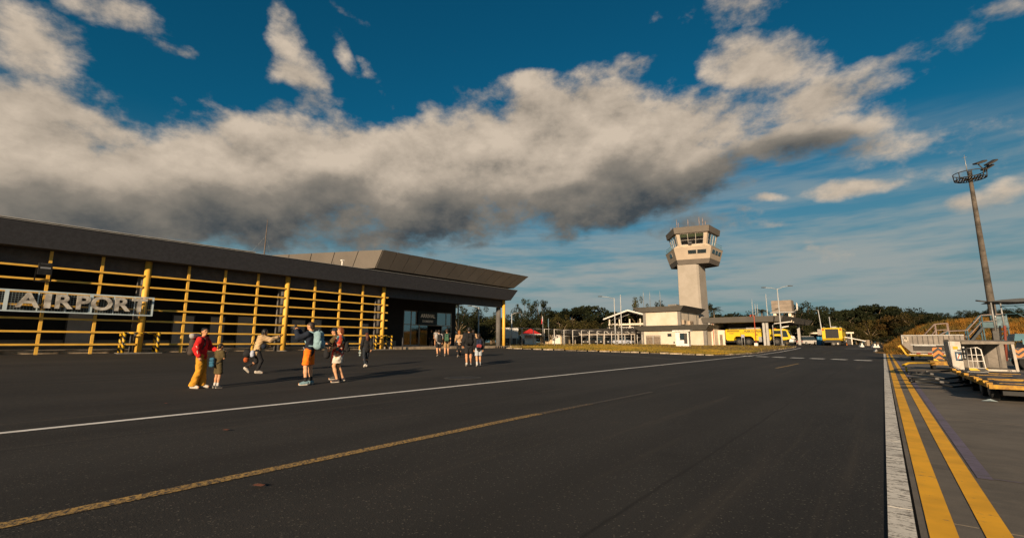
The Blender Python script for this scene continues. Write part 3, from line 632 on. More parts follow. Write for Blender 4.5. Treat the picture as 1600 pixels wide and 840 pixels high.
# ------------------------------------------------------------------ control tower and its base building
CT = thing('control_tower', 'tan control tower with five-sided glazed cab and slab shaft', 'tower', (-34.65, 113.85, 0.54)); CT.scale = (1.1, 1.1, 1.1)
def ct(name, mb, m, par=CT):
    o = mb.build(name, m, par)
    if par is CT: o.location = (31.5, -103.5, -0.6)
    return o
CCX, CCY, FD = -31.45, 104.4, rad(15)
def pent(R, z):                          # corner 0 = front left, 1 = front right
    return [(CCX + R*math.cos(FD - PI/2 + (2*k-1)*PI/5), CCY + R*math.sin(FD - PI/2 + (2*k-1)*PI/5), z) for k in range(5)]
TAN = mat('tower_render', (0.43, 0.35, 0.265), 0.85, 0.05, 0.4, 0.06, 20)
TAN2 = mat('tower_render_dark', (0.14, 0.12, 0.10), 0.8, 0.06, 0.5)
d1 = Vector((math.cos(FD), math.sin(FD))); dr = Vector((math.cos(rad(88)), math.sin(rad(88)))); dl = Vector((math.cos(rad(109)), math.sin(rad(109))))
fl = Vector((-33.55, 99.6)); fr = fl + d1*4.15
def shaft_ring(z, e=0.0):
    a = fl - d1*e; b = fr + d1*e*1.2; c = b + dr*(4.6+e); d = a + dl*(5.4+e)
    ch = 0.35
    b1 = b - d1*ch; b2 = b + dr*ch
    return [(a.x,a.y,z),(b1.x,b1.y,z),(b2.x,b2.y,z),(c.x,c.y,z),(d.x,d.y,z)]
ct('shaft', MB().loft(shaft_ring(0.5, 0.12), shaft_ring(18.0)), mat('shaft_render', (0.36, 0.32, 0.275), 0.85, 0.06, 0.35, 0.06, 20, col2=(0.30, 0.265, 0.22)))
ct('cab_base_band', MB().loft(pent(5.3, 17.9), pent(5.68, 18.9)), TAN2)
ct('cab_base', MB().loft(pent(5.66, 18.9), pent(6.45, 21.4)), TAN)
ct('deck', MB().loft(pent(6.5, 21.4), pent(4.9, 22.25)), mat('deck_render', (0.58, 0.46, 0.33), 0.8, 0.15, 1.0))
ct('soffit', MB().loft(pent(3.2, 17.7), pent(5.25, 17.9)), mat('soffit_dark', (0.08, 0.07, 0.06)))
ct('cab_roof', MB().loft(pent(5.95, 24.75), pent(6.2, 26.05)).loft(pent(5.4, 24.6), pent(5.9, 24.75)).loft(pent(6.0, 26.05), pent(5.6, 26.2)), TAN2)
ct('cab_core', MB().loft(pent(1.2, 22.2), pent(1.2, 24.7)), mat('cab_interior', (0.05, 0.045, 0.04)))
lo, hi = pent(4.85, 22.26), pent(5.45, 24.66)
CABG = see_through('cab_glass', (0.30, 0.38, 0.38), 0.06); MUL = mat('mullion', (0.42, 0.38, 0.33), 0.5)
L3 = lambda p, q, t: tuple(a + (b-a)*t for a, b in zip(p, q))
ct('cab_floor', MB().loft(pent(4.9, 22.25), pent(4.84, 22.262)), DARKWALL)
for k in range(5):
    k2 = (k+1) % 5
    w_ = ct('window', MB(), MUL)
    m_ = MB()
    for t_, th in ((0.0, 0.34), (0.31, 0.06), (0.6, 0.06), (0.93, 0.34)):
        pass
    # solid corner pier, then three panes between mullions
    for ta, tb_ in ((0.0, 0.11), (0.89, 1.0)):
        A, B, Cc, Dd = L3(lo[k], lo[k2], ta), L3(lo[k], lo[k2], tb_), L3(hi[k], hi[k2], tb_), L3(hi[k], hi[k2], ta)
        inn = [(p[0]+(CCX-p[0])*0.06, p[1]+(CCY-p[1])*0.06, p[2]) for p in (A, B, Cc, Dd)]
        ct('pier', MB().loft([A, B, Cc, Dd], inn), TAN)
    for t_ in (0.11, 0.37, 0.63, 0.89): m_.beam(L3(lo[k], lo[k2], t_), L3(hi[k], hi[k2], t_), 0.09)
    m_.beam(L3(lo[k], lo[k2], .11), L3(lo[k], lo[k2], .89), 0.10); m_.beam(L3(hi[k], hi[k2], .11), L3(hi[k], hi[k2], .89), 0.10)
    a_, b_ = L3(lo[k], hi[k], .42), L3(lo[k2], hi[k2], .42); m_.beam(L3(a_, b_, .11), L3(a_, b_, .89), 0.05)
    bpy.data.objects.remove(w_); w_ = ct('window', m_, MUL)
    for ta, tb_ in ((0.115, 0.365), (0.375, 0.625), (0.635, 0.885)):
        MB().add([L3(lo[k], lo[k2], ta), L3(lo[k], lo[k2], tb_), L3(hi[k], hi[k2], tb_), L3(hi[k], hi[k2], ta)], [(0,1,2,3)]).build('pane', CABG, w_)
        q0, q1 = L3(hi[k], lo[k], .02), L3(hi[k2], lo[k2], .02); r0, r1 = L3(hi[k], lo[k], .30), L3(hi[k2], lo[k2], .30)
        pts = [L3(q0, q1, ta), L3(q0, q1, tb_), L3(r0, r1, tb_), L3(r0, r1, ta)]
        pts = [(p[0]+(CCX-p[0])*0.03, p[1]+(CCY-p[1])*0.03, p[2]) for p in pts]
        MB().add(pts, [(0,1,2,3)]).build('blind', mat('blind', (0.42, 0.36, 0.16), 0.6, 0.1, 3), w_)
# strip windows in the cab base
blo, bhi = pent(6.0, 19.98), pent(6.26, 20.82)
def out(p, s): return (p[0]-(CCX-p[0])*s, p[1]-(CCY-p[1])*s, p[2])
for k, spans in ((0, ((.37,.61),(.625,.88))), (1, ((.10,.36),(.38,.62),(.64,.86))), (4, ((.42,.68),))):
    k2 = (k+1) % 5
    for ta, tb_ in spans:
        pts = [out(p, 0.012) for p in (L3(blo[k], blo[k2], ta), L3(blo[k], blo[k2], tb_), L3(bhi[k], bhi[k2], tb_), L3(bhi[k], bhi[k2], ta))]
        wn = ct('strip_window', MB().loft(pts, [out(p, -0.01) for p in pts]), MUL)
        pts2 = [out(L3(p, L3(pts[0], pts[2], .5), .06), 0.006) for p in pts]
        MB().add(pts2, [(0,1,2,3)]).build('pane', DGLASS, wn)
# railings on the side decks
RAILB = mat('rail_blue', (0.10, 0.22, 0.27), 0.5)
dk = pent(6.3, 21.5)
for k in (1, 4):
    k2 = (k+1) % 5; m_ = MB()
    for h in (0.45, 0.9): m_.tube([(dk[k][0],dk[k][1],21.5+h) if k != 1 else L3((*dk[k][:2],21.5+h),(*dk[k2][:2],21.5+h),.2), L3((*dk[k][:2],21.5+h),(*dk[k2][:2],21.5+h),.82 if k == 4 else 1.0)], 0.035, 6)
    for i in range(9):
        p = L3(dk[k], dk[k2], (0.0 if k == 4 else .2) + .1*i); m_.tube([(p[0],p[1],21.4),(p[0],p[1],22.42)], 0.03, 6)
    ct('railing', m_, RAILB)
for u, h, dz in ((1057.5, 2.6, 0), (1060.0, 1.8, 0.0), (1075, 2.2, 0), (1092.5, 2.3, 0), (1098, 1.9, 0), (1102, 1.2, 0), (1048, 0.8, 0)):
    x, z = atY(u, 350, 101.5); ct('antenna', MB().tube([(x, 101.5, 25.9), (x, 101.5, 26.1+h*0.7), (x, 101.5, 26.1+h)], [0.07, 0.06, 0.03], 6), mat('antenna_paint', (0.35, 0.25, 0.2), 0.6, 0.3, 2))
ct('air_conditioner', MB().cbox(-30.55, 99.55, 22.45, 0.7, 0.5, 0.5, 0, FD), BLACK)

BB = thing('tower_base_building', 'cream two storey office with flared grey roof bands at tower foot', 'building', (-33.5, 96, 0.6))
def bb(name, mb, m, par=BB):
    o = mb.build(name, m, par)
    if par is BB: o.location = (33.5, -96, -0.6)
    return o
STAIN = mat('cream_stained', (0.64, 0.56, 0.46), 0.85, 0.05, 0.35, 0.05, 30, col2=(0.53, 0.45, 0.34))
bb('lower_wall', MB().box(-39.7, 93, 0.55, -26.75, 108, 3.75), STAIN)
bb('upper_wall', MB().box(-40.0, 95, 4.4, -32.25, 108, 7.62), STAIN)
def flare(x0, x1, y0, y1, za, zb_, e, m, nm, inset=0.25): bb(nm, MB().loft([(x0+inset,y0+inset,za),(x1-inset,y0+inset,za),(x1-inset,y1,za),(x0+inset,y1,za)], [(x0-e,y0-e,zb_),(x1+e,y0-e,zb_),(x1+e,y1,zb_),(x0-e,y1,zb_)]), m)
flare(-40.3, -26.2, 92.2, 108.3, 3.50, 4.52, 0.75, GREYTRIM, 'roof_band')
flare(-40.8, -31.55, 94.2, 108.3, 7.55, 8.52, 0.9, mat('roof_grey', (0.17, 0.158, 0.14), 0.7, 0.06, 1), 'roof_band')
for x, y, z0, z1 in ((-40.02, 94.93, 4.5, 7.6), (-32.6, 94.93, 4.5, 7.6), (-39.75, 92.93, 0.5, 3.6), (-27.1, 92.93, 0.5, 3.6)):
    bb('pilaster', MB().box(x, y, z0, x+0.62, y+0.62, z1), mat('pilaster_grey', (0.20, 0.185, 0.165), 0.8, 0.06, 1))
for y in (100.2, 106): bb('pilaster', MB().box(-32.3, y, 4.5, -32.18, y+0.55, 7.6), mat('pilaster_grey', (0.29, 0.265, 0.23)))
AC = mat('ac_beige', (0.40, 0.31, 0.22), 0.6, 0.1, 4)
for x, y, z in ((-31.9, 95.8, 5.3), (-31.9, 99.6, 5.2), (-31.9, 100.8, 5.2)):
    a_ = bb('air_conditioner', MB().box(x-0.25, y, z-0.5, x+0.35, y+0.95, z+0.45), AC)
    MB().wheel((x+0.36, y+0.47, z), 0.34, 0.03, 'x', n=14).build('fan_grille', BLACK, a_)
wx, _ = atY(1046, 521, 93)
w_ = bb('small_window', MB().box(wx-0.42, 92.94, 2.3, wx+0.42, 93.0, 2.92), GREYTRIM); MB().box(wx-0.34, 92.92, 2.37, wx+0.34, 92.96, 2.85).build('pane', DGLASS, w_)
bb('vent', MB().box(wx+0.75, 92.93, 0.95, wx+1.0, 92.99, 1.3), BLACK)
for k in range(2):
    x = -38.6 + 1.6*k; d_ = bb('louvre_screen', MB().box(x, 92.7, 0.6, x+1.45, 92.78, 2.3), mat('louvre_brown', (0.20, 0.155, 0.115), 0.7, 0.2, 3))
    MB().beam((x, 92.66, 0.6), (x, 92.66, 2.6), 0.07).beam((x+1.45, 92.66, 0.6), (x+1.45, 92.66, 2.6), 0.07).beam((x, 92.66, 2.57), (x+1.45, 92.66, 2.57), 0.07).build('frame', STEEL, d_)
for u, h in ((1006, 3.2), (1016, 3.0), (1032, 3.0)):
    x, z = atY(u, 478, 98); bb('roof_antenna', MB().tube([(x, 98, 8.4), (x, 98, 8.6+h), (x, 98, 8.6+h*1.25)], [0.06, 0.05, 0.02], 6), STEEL)
bb('roof_box', MB().box(-35.0, 96.5, 8.4, -33.2, 98.5, 9.1), CONC)

# guard booth on the verge
bx_, by_ = G(1068, 541.2)
GB = thing('guard_booth', 'tiny white guard booth with flat roof on the verge before the tower', 'booth', (bx_, by_, zg(bx_, by_)+0.05), rad(8))
MB().box(-1.05, -0.9, 0, 1.05, 0.9, 0.45).box(-1.05, -0.9, 0.45, -0.85, 0.9, 2.5).box(0.85, -0.9, 0.45, 1.05, 0.9, 2.5).box(-0.85, 0.75, 0.45, 0.85, 0.9, 2.5).box(-0.85, -0.9, 0.45, -0.35, -0.72, 2.5).box(-0.35,-0.9,2.2,0.85,-0.72,2.5).box(-0.35,-0.9,0.45,0.3,-0.72,1.05).build('wall', WHITE, GB)
MB().box(-1.45, -1.3, 2.5, 1.4, 1.2, 2.68).build('roof', WHITE, GB)
MB().box(-0.32, -0.86, 1.06, 0.28, -0.84, 2.19).build('window', DGLASS, GB); MB().box(0.32, -0.87, 0.1, 0.84, -0.83, 2.18).build('door', mat('booth_door', (0.05, 0.045, 0.04)), GB)
MB().box(1.052, -0.1, 0.5, 1.065, 0.45, 2.2).build('side_window', DGLASS, GB)

# ------------------------------------------------------------------ fire station canopy
FC = thing('fire_station_canopy', 'open fire truck shelter with deep grey sloping roof edge', 'canopy', (-20, 100, 0.6))
def fc(name, mb, m):
    o = mb.build(name, m, FC); o.location = (20, -100, -0.6); return o
ROOFG = mat('canopy_grey', (0.15, 0.138, 0.122), 0.7, 0.06, 0.7)
def rg(z, e): return [(-28.2, 96.0-e, z), (-13.9+e, 96.0-e, z), (-12.3+e, 124, z-0.0), (-28.2, 124, z)]
fc('roof', MB().loft(rg(4.95, -0.55), rg(6.0, 0.25)), ROOFG)
fc('back_wall', MB().box(-28.2, 104.5, 0.5, -17, 104.8, 5.0), mat('station_wall', (0.10, 0.09, 0.08)))
fc('side_wall', MB().box(-26.75, 97.2, 0.55, -26.2, 104.5, 5.0).box(-26.2, 99.8, 0.55, -24.9, 100.1, 3.6), CREAM)
fc('door', MB().box(-25.9, 99.74, 0.6, -25.35, 99.79, 2.7), mat('louvre_brown', (0.2,0.15,0.11)))
x, _ = atY(1199, 540, 97.5)
for dx in (-0.3, 0.25): fc('column', MB().box(x+dx-0.2, 97.2, 0.5, x+dx+0.2, 97.7, 4.97), mat('column_pale', (0.42, 0.40, 0.37), 0.8, 0.08, 1))
fc('column', MB().box(-27.1, 96.6, 0.5, -26.76, 97.1, 4.97), mat('column_pale', (0.42, 0.40, 0.37)))
fc('column', MB().box(-14.5, 118, 0.5, -14.0, 118.5, 4.97), mat('column_pale', (0.42, 0.40, 0.37)))
fc('downpipe', MB().tube([(x+1.25, 97.2, 0.5), (x+1.25, 97.2, 4.3), (x+1.6, 97.0, 4.6), (x+4.2, 96.6, 4.85)], 0.09, 8), WHITE)
fc('red_pipe', MB().tube([(-26.3, 96.9, 0.55), (-26.3, 96.9, 4.9)], 0.06, 6), mat('pipe_red', (0.42, 0.07, 0.03)))

# water tank on legs behind the canopy
x, z = atY(1223, 479, 106)
WT = thing('water_tank', 'boxy tan panelled water tank on short legs behind shelter roof', 'tank', (x, 106, 5.9))
MB().box(-1.75, -1.6, 1.2, 1.75, 1.6, 3.5).build('tank', mat('tank_tan', (0.26, 0.21, 0.165), 0.75, 0.1, 0.8), WT)
for k in range(3): MB().box(-1.77, -1.62, 1.3+0.75*k, 1.77, -1.58, 1.34+0.75*k).build('seam', GREYTRIM, WT)
MB().box(-2.0, -1.8, 1.02, 2.0, 1.8, 1.2).build('platform', STEEL, WT)
for sx_ in (-1, 1): 
    for sy_ in (-1, 1): MB().cbox(sx_*1.3, sy_*1.2, 0.1, 0.5, 0.5, 1.9).build('leg', CREAM, WT)
m_ = MB()
for k in range(4): m_.tube([(1.9, -1.0+0.5*k, 1.2), (2.5, -1.0+0.5*k, 1.6), (2.5, -1.0+0.5*k, 2.9)], 0.05, 5)
for z_ in (1.7, 2.3, 2.9): m_.tube([(2.5, -1.0, z_), (2.5, 0.5, z_)], 0.05, 5)
m_.build('ladder_cage', WHITE, WT)

# ------------------------------------------------------------------ fire trucks (local +x is forward)
FY = mat('fire_yellow', (0.70, 0.47, 0.012), 0.35, 0.06, 1.5, spec=0.5)
FB = mat('truck_grey', (0.30, 0.29, 0.27), 0.5, 0.1, 3)
def fire_truck(loc, rz, label):
    t = thing('fire_truck', label, 'fire truck', loc, rz, 'yellow airport fire trucks')
    W = 1.45
    MB().box(-5.4, -1.0, 0.55, 5.0, 1.0, 0.95).build('chassis', BLACK, t)
    # body with arched wheel openings
    def side(y0, y1):
        prof = [(-5.6,1.15),(-5.3,0.85),(-4.15,0.85)]
        for c, r in ((-2.35, 1.85),): prof += [(c - r*math.cos(PI*i/8)*1.0, 0.85 + 0.85*min(1, math.sin(PI*i/8)*1.6)) for i in range(1, 8)]
        prof += [(-0.45,0.85),(2.1,0.85),(2.1,3.05),(-5.5,3.05),(-5.6,2.9)]
        return MB().extr(prof, 'y', y0, y1)
    b_ = side(-W, W).build('body', FY, t)
    MB().extr([(2.12,0.9),(2.25,0.9)] + [(3.35-0.85*math.cos(PI*i/8), 0.8+0.9*min(1,math.sin(PI*i/8)*1.5)) for i in range(1,8)] + [(4.3,0.95),(5.3,1.05),(5.75,1.35),(5.2,2.7),(4.8,2.98),(2.12,2.98)], 'y', -W, W).build('cab', FY, t)
    for s in (-1, 1):
        g = MB().extr([(2.9,2.05),(4.1,2.05),(4.1,2.72),(2.95,2.72)], 'y', s*(W+0.004), s*(W-0.02)).build('side_window', DGLASS, t)
        MB().extr([(4.35,1.5),(5.3,1.5),(5.0,2.65),(4.35,2.72)], 'y', s*(W+0.004), s*(W-0.02)).build('side_window', DGLASS, t)
        MB().extr([(4.15,1.0),(4.28,1.0),(4.28,2.9),(4.15,2.9)], 'y', s*(W+0.01), s*(W-0.02)).build('door_pillar', BLACK, t)
        MB().extr([(0.3,0.62),(2.0,0.62),(2.0,1.6),(0.3,1.6)], 'y', s*(W+0.006), s*(W-0.02)).build('locker', FB, t)
        for xa, xb in ((-5.3,-3.0),):
            MB().extr([(xa,2.55),(xb,2.55),(xb,2.95),(xa,2.95)], 'y', s*(W+0.006), s*(W-0.02)).build('grille', mat('grille_ochre', (0.30,0.19,0.01)), t)
        for xa, xb in ((-2.85,2.0),):
            MB().extr([(-2.6,2.36),(1.7,2.36),(1.7,2.42),(-2.6,2.42)], 'y', s*(W+0.007), s*(W-0.02)).build('seam', BLACK, t)
        MB().tube([(2.5, s*(W+0.02), 1.75), (2.5, s*(W+0.3), 1.85)], 0.06, 6).build('mirror_arm', BLACK, t)
        MB().cbox(2.5, s*(W+0.32), 1.85, 0.14, 0.2, 0.42).build('mirror', BLACK, t)
        for x_ in (-3.15, -1.5, 3.35):
            w_ = MB().wheel((x_, s*1.18, 0.68), 0.68, 0.5, 'y', n=22, hub=0.5).build('wheel', RUBBER, t)
            MB().wheel((x_, s*1.20, 0.68), 0.36, 0.44, 'y', n=16, hub=0.02).build('rim', mat('truck_rim', (0.07,0.065,0.06), 0.6), w_)
        MB().cbox(-5.62, s*1.25, 2.75, 0.06, 0.22, 0.3).build('tail_light', mat('lamp_red', (0.5, 0.02, 0.01), 0.3), t)
        MB().cbox(-5.48, s*1.15, 1.15, 0.1, 0.3, 0.2).build('tail_light', mat('lamp_red', (0.5, 0.02, 0.01), 0.3), t)
        MB().cbox(5.66, s*1.05, 1.35, 0.12, 0.4, 0.26).build('headlight', mat('lamp_clear', (0.7, 0.7, 0.68), 0.2), t)
    # windscreen leaning back
    MB().add([(5.62,-1.3,1.55),(5.62,1.3,1.55),(5.22,1.22,2.65),(5.22,-1.22,2.65)], [(0,1,2,3)]).build('windscreen', glass('windscreen_blue', (0.06, 0.10, 0.13), 0.05), t).location = (0.035, 0, 0)
    MB().extr([(5.3,0.62),(6.0,0.62),(6.05,1.0),(5.5,1.2)], 'y', -1.4, 1.4).build('bumper', WHITE, t)
    for k in range(7): MB().ball((5.75+0.12*math.sin(k*2.1), -1.1+0.36*k, 1.35+0.2*math.cos(k*1.7)), 0.2, 8).build('bumper_gear', WHITE, t)
    MB().tube([(4.2,0,3.0),(4.2,0,3.35),(5.3,0,3.55)], [0.16,0.14,0.08], 8).build('roof_turret', WHITE, t)
    MB().tube([(5.6,0.3,1.1),(6.15,0.3,1.35)], [0.12,0.07], 8).build('bumper_turret', WHITE, t)
    MB().box(2.9,-0.9,2.98,3.2,0.9,3.18).build('light_bar', mat('beacon', (0.5,0.12,0.05), 0.3), t)
    MB().tube([(-5.0,-1.2,3.2),(1.8,-1.2,3.2)], 0.05, 6).tube([(-5.0,1.2,3.2),(1.8,1.2,3.2)], 0.05, 6).build('roof_rail', STEEL, t)
    for k in range(5): MB().tube([(-4.8+1.6*k,-1.2,3.0),(-4.8+1.6*k,-1.2,3.22)], 0.04, 6).build('rail_post', STEEL, t)
    MB().box(-2.0,-0.5,3.05,1.6,0.2,3.38).build('ladder_box', FB, t)
    # rear: dark radiator grille between yellow columns
    rr = MB().box(-5.63, -0.95, 1.25, -5.59, 0.95, 2.85).build('rear_grille', BLACK, t)
    for k in range(8): MB().box(-5.66, -0.9, 1.36+0.185*k, -5.63, 0.9, 1.41+0.185*k).build('slat', mat('grille_slat', (0.04,0.035,0.03)), rr)
    MB().box(-5.67, -0.03, 1.3, -5.635, 0.03, 2.8).build('latch_bar', mat('grille_slat', (0.04,0.035,0.03)), rr)
    MB().box(-5.75, -1.2, 0.5, -5.4, 1.2, 0.78).build('rear_bumper', BLACK, t)
    TXT = mat('truck_lettering', (0.03, 0.03, 0.03), 0.6)
    text('lettering', 'PUERTO PRINCESA', 0.5, TXT, t, 0.003, (-0.1, -W-0.008, 2.66), (PI/2, 0, 0), bold=0.016, sx=0.95)
    text('number', '2', 0.55, TXT, t, 0.003, (-3.3+0.5, -W-0.008, 2.1), (PI/2, 0, 0), bold=0.01)
    MB().box(-4.9, -W-0.006, 2.2, -4.1, -W, 2.32).build('badge', TXT, t)
    MB().box(-0.2, -W-0.006, 1.9, 0.2, -W, 2.1).build('badge', TXT, t)
    return t
fire_truck((-18.9, 100.2, 0.62), 0.0, 'yellow airport fire truck parked side on under the shelter')
fire_truck((-6.85, 103.4, 0.60), PI/2, 'yellow airport fire truck seen from behind on the road')

# hydrant standpipe, notice board, lamps
x, y = G(1182, 541.3)
t = thing('standpipe', 'tall thin red standpipe with white base on the verge', 'standpipe', (x, y, zg(x, y)+0.08))
RED = mat('pipe_red', (0.42, 0.07, 0.03), 0.5)
MB().tube([(0,0,0.5),(0,0,5.2),(-0.55,0,5.25)], 0.07, 8).build('pipe', RED, t); MB().tube([(-0.55,0,5.3),(-0.55,0,4.95)], 0.11, 8).build('nozzle', RED, t); MB().cbox(0,0,0.25,0.5,0.5,0.6).build('base', WHITE, t)
x, y = G(1162, 542)
t = thing('notice_board', 'small blank notice board on two posts beside fire truck', 'board', (x, y, zg(x, y)+0.08))
for s in (-1, 1): MB().tube([(s*0.2,0,0),(s*0.2,0,1.9)], 0.045, 6).build('post', STEEL, t)
MB().box(-0.26, -0.03, 1.45, 0.26, 0.03, 1.95).build('panel', mat('notice_pale', (0.34,0.34,0.40), 0.6), t)
LAMPM = mat('lamp_post_paint', (0.42, 0.42, 0.41), 0.5, 0.1, 1.0)
def lamp_post(u, d, h, arms, label, lean=0.0, base=True, z0=None):
    x, y = atD(u, d); z = zg(x, y)+0.05 if z0 is None else z0
    t = thing('street_lamp', label, 'street lamp', (x, y, z), -YAW, 'street lamps round the apron')
    t.rotation_euler = (0, 0, YAW)
    MB().tube([(0,0,0),(0,0,h*0.35),(lean*h,0,h)], [0.13,0.11,0.07], 10).build('pole', LAMPM, t)
    if base: MB().cbox(0,0,0.15,0.45,0.45,0.4).build('base', CONC, t)
    for s, L, dz in arms:
        a = MB().tube([(lean*h,0,h-0.15),(lean*h+s*L*0.5,0,h+dz*0.6),(lean*h+s*L,0,h+dz)], 0.045, 6).build('arm', LAMPM, t)
        MB().extr([(lean*h+s*L-0.1,h+dz-0.06),(lean*h+s*(L+0.65),h+dz-0.02),(lean*h+s*(L+0.65),h+dz+0.08),(lean*h+s*(L-0.1),h+dz+0.1)], 'y', -0.15, 0.15).build('lamp_head', mat('lamp_head', (0.08,0.08,0.08)), a)
    return t
lamp_post(1222, 80, 10.0, ((-1, 2.1, 0.15), (1, 2.1, 0.45)), 'tall grey twin-arm street lamp before the fire shelter')
lamp_post(962, 84, 8.6, ((-1, 2.3, 0.25),), 'single-arm street lamp with ball top left of the tower building')
lamp_post(972, 88, 9.6, (), 'slender pole with small camera head left of the tower building')
lamp_post(1286, 92, 6.9, ((-1, 0.25, 0.02),), 'pale leaning pole before the trees left of the far fire truck', -0.045)
lamp_post(1301, 100, 6.0, (), 'pale thin pole directly behind the far fire truck', -0.03)
lamp_post(747.5, 75, 6.2, ((-1, 1.2, 0.2),), 'single-arm street lamp seen through the terminal corner opening')
lamp_post(799.5, 80, 5.4, ((1, 0.9, 0.2),), 'short street lamp just right of the yellow corner column')
lamp_post(1203, 110, 12.0, (), 'bare antenna pole behind the fire shelter beside water tank', 0, False)
for i, (u, hh) in enumerate(((1180, 9.0), (1184.5, 8.2), (1188, 8.0))):
    x, y = atD(u, 100); t = thing('antenna_pole', ('leftmost','middle','rightmost')[i] + ' of three thin antenna poles above the shelter roof', 'antenna', (x, y, 0.6), 0, 'antenna poles above the shelter')
    MB().tube([(0,0,0),(0,0,hh),(0,0,hh+1.0)], [0.07,0.05,0.02], 6).build('pole', LAMPM, t); MB().box(-0.2,-0.2,0,0.2,0.2,0.15).build('base', CONC, t)
for u, vt, col, lab in ((848.5, 493, 'red', 'flagpole with a limp red white and blue flag above the fence'), (857.5, 497, 'blue', 'flagpole with a limp blue flag above the fence')):
    x, y = atD(u, 88); t = thing('flagpole', lab, 'flagpole', (x, y, 0.6), YAW)
    MB().tube([(0,0,0),(0,0,5.6 if col == 'red' else 5.1)], 0.04, 6).build('pole', STEEL, t)
    zt_ = 5.5 if col == 'red' else 5.0
    if col == 'red':
        MB().extr([(-0.08,zt_),(-0.02,zt_),(-0.02,zt_-0.9),(-0.25,zt_-1.2)], 'y', -0.04, 0.04).build('flag', mat('flag_white', (0.6,0.6,0.6)), t)
        MB().extr([(-0.26,zt_-0.7),(-0.08,zt_-0.35),(-0.10,zt_-1.4),(-0.32,zt_-1.5)], 'y', -0.05, 0.05).build('flag_band', mat('flag_red', (0.45,0.03,0.04)), t)
    else: MB().extr([(-0.10,zt_),(-0.02,zt_),(-0.02,zt_-1.4),(-0.12,zt_-1.5)], 'y', -0.05, 0.05).build('flag', mat('flag_blue', (0.03,0.14,0.22)), t)

# ------------------------------------------------------------------ fence along the verge
FN = thing('mesh_fence', 'tall chain link fence with pale posts along the grass verge', 'fence', (-37.5, 45, 0.65))
fu = [797, 815.6, 833.5, 850.7, 866.3, 881.5, 895.2, 909, 921.5, 933.5, 945, 956, 964.8, 974.5, 983.5, 991.6, 998.2]
FP = []
for i, u in enumerate(fu):
    y, _ = atX(u, 540, -37.5); FP.append((0.0 if i < 12 else 0.15*(i-11), y - 45))
po = None; FPM = mat('fence_post', (0.60, 0.56, 0.50), 0.6, 0.12, 1.5)
for i, (x, y) in enumerate(FP):
    if i >= 12:
        r_ = Vector((x-37.5, y+45)); 
    if po is None: po = MB().tube([(0,0,0),(0,0,2.42)], 0.06, 8).build('post', FPM, FN, (x, y, 0))
    else: o = inst(po, 'post', FN, (x, y, 0)); o.scale = (1, 1, 1 if i < 12 else 0.8)
for a_, b_ in zip(FP[:-1], FP[1:]): MB().tube([(a_[0],a_[1],2.38),(b_[0],b_[1],2.38)], 0.032, 6).build('top_rail', FPM, FN); MB().tube([(a_[0],a_[1],1.45),(b_[0],b_[1],1.45)], 0.02, 5).build('mid_wire', FPM, FN)
def mesh_mat():
    m = bpy.data.materials.new('chain_link'); m.use_nodes = True; nt = m.node_tree; b = nt.nodes['Principled BSDF']
    b.inputs['Base Color'].default_value = (0.16, 0.15, 0.14, 1)
    s = N(nt, 'ShaderNodeSeparateXYZ', {0: N(nt, 'ShaderNodeTexCoord').outputs['Object']}).outputs
    a_ = M(nt, 'FRACT', M(nt, 'MULTIPLY', M(nt, 'ADD', s[1], s[2]), 14)); c_ = M(nt, 'FRACT', M(nt, 'MULTIPLY', M(nt, 'SUBTRACT', s[1], s[2]), 14))
    al = M(nt, 'MAXIMUM', M(nt, 'LESS_THAN', a_, 0.035), M(nt, 'LESS_THAN', c_, 0.035))
    nt.links.new(al, b.inputs['Alpha']); return m
CL = mesh_mat(); 
for a_, b_ in zip(FP[:-1], FP[1:]): MB().add([(a_[0],a_[1],0.05),(b_[0],b_[1],0.05),(b_[0],b_[1],2.36),(a_[0],a_[1],2.36)], [(0,1,2,3)]).build('mesh_panel', CL, FN)

# ------------------------------------------------------------------ low buildings behind the fence
CP = thing('carport', 'long low carport with dark flat roof and white beam behind fence', 'carport', (-56, 100, 0.6))
def cp(name, mb, m):
    o = mb.build(name, m, CP); o.location = (56, -100, -0.6); return o
cp('roof', MB().loft([(-73, 100, 3.2), (-44.4, 100, 3.2), (-44.4, 108, 3.2), (-73, 108, 3.2)], [(-73.4, 99.3, 4.35), (-43.6, 99.3, 4.35), (-43.6, 108, 4.35), (-73.4, 108, 4.35)]), mat('carport_roof', (0.045, 0.042, 0.04), 0.7))
CPC = mat('carport_cream', (0.36, 0.31, 0.25), 0.8, 0.1, 1)
cp('beam', MB().box(-64.5, 99.9, 2.85, -44.2, 100.1, 3.15), CPC)
cp('back_wall', MB().box(-73, 107.6, 0.5, -44, 107.9, 3.2), mat('carport_back', (0.06, 0.055, 0.05)))
for k in range(6): cp('post', MB().box(-64.2+3.95*k, 99.9, 0.5, -64.0+3.95*k, 100.1, 2.849), CPC)
for k in range(8): cp('wall_lamp', MB().tube([(-63.5+2.6*k, 99.75, 3.05), (-64.1+2.6*k, 99.4, 3.6)], 0.06, 5), WHITE)
GH = thing('gatehouse', 'small white gatehouse with pale shutter behind the fence', 'building', (-62, 95, 0.6))
MB().box(-4.2,-1,0,1.6,3,2.5).build('wall', mat('gatehouse_cream', (0.55,0.42,0.26), 0.8, 0.1, 1), GH); MB().box(-1.0,-1.06,0.15,1.3,-1.001,2.35).build('shutter', WHITE, GH); MB().box(-4.8,-1.8,2.5,3.6,3.4,3.5).build('roof', mat('carport_roof', (0.045,0.042,0.04)), GH)
MB().box(1.61,-0.95,0,2.6,-0.5,2.5).build('pillar', GREYTRIM, GH); MB().box(-3.6,-1.05,0.9,-2.2,-1.001,2.0).build('window', DGLASS, GH)
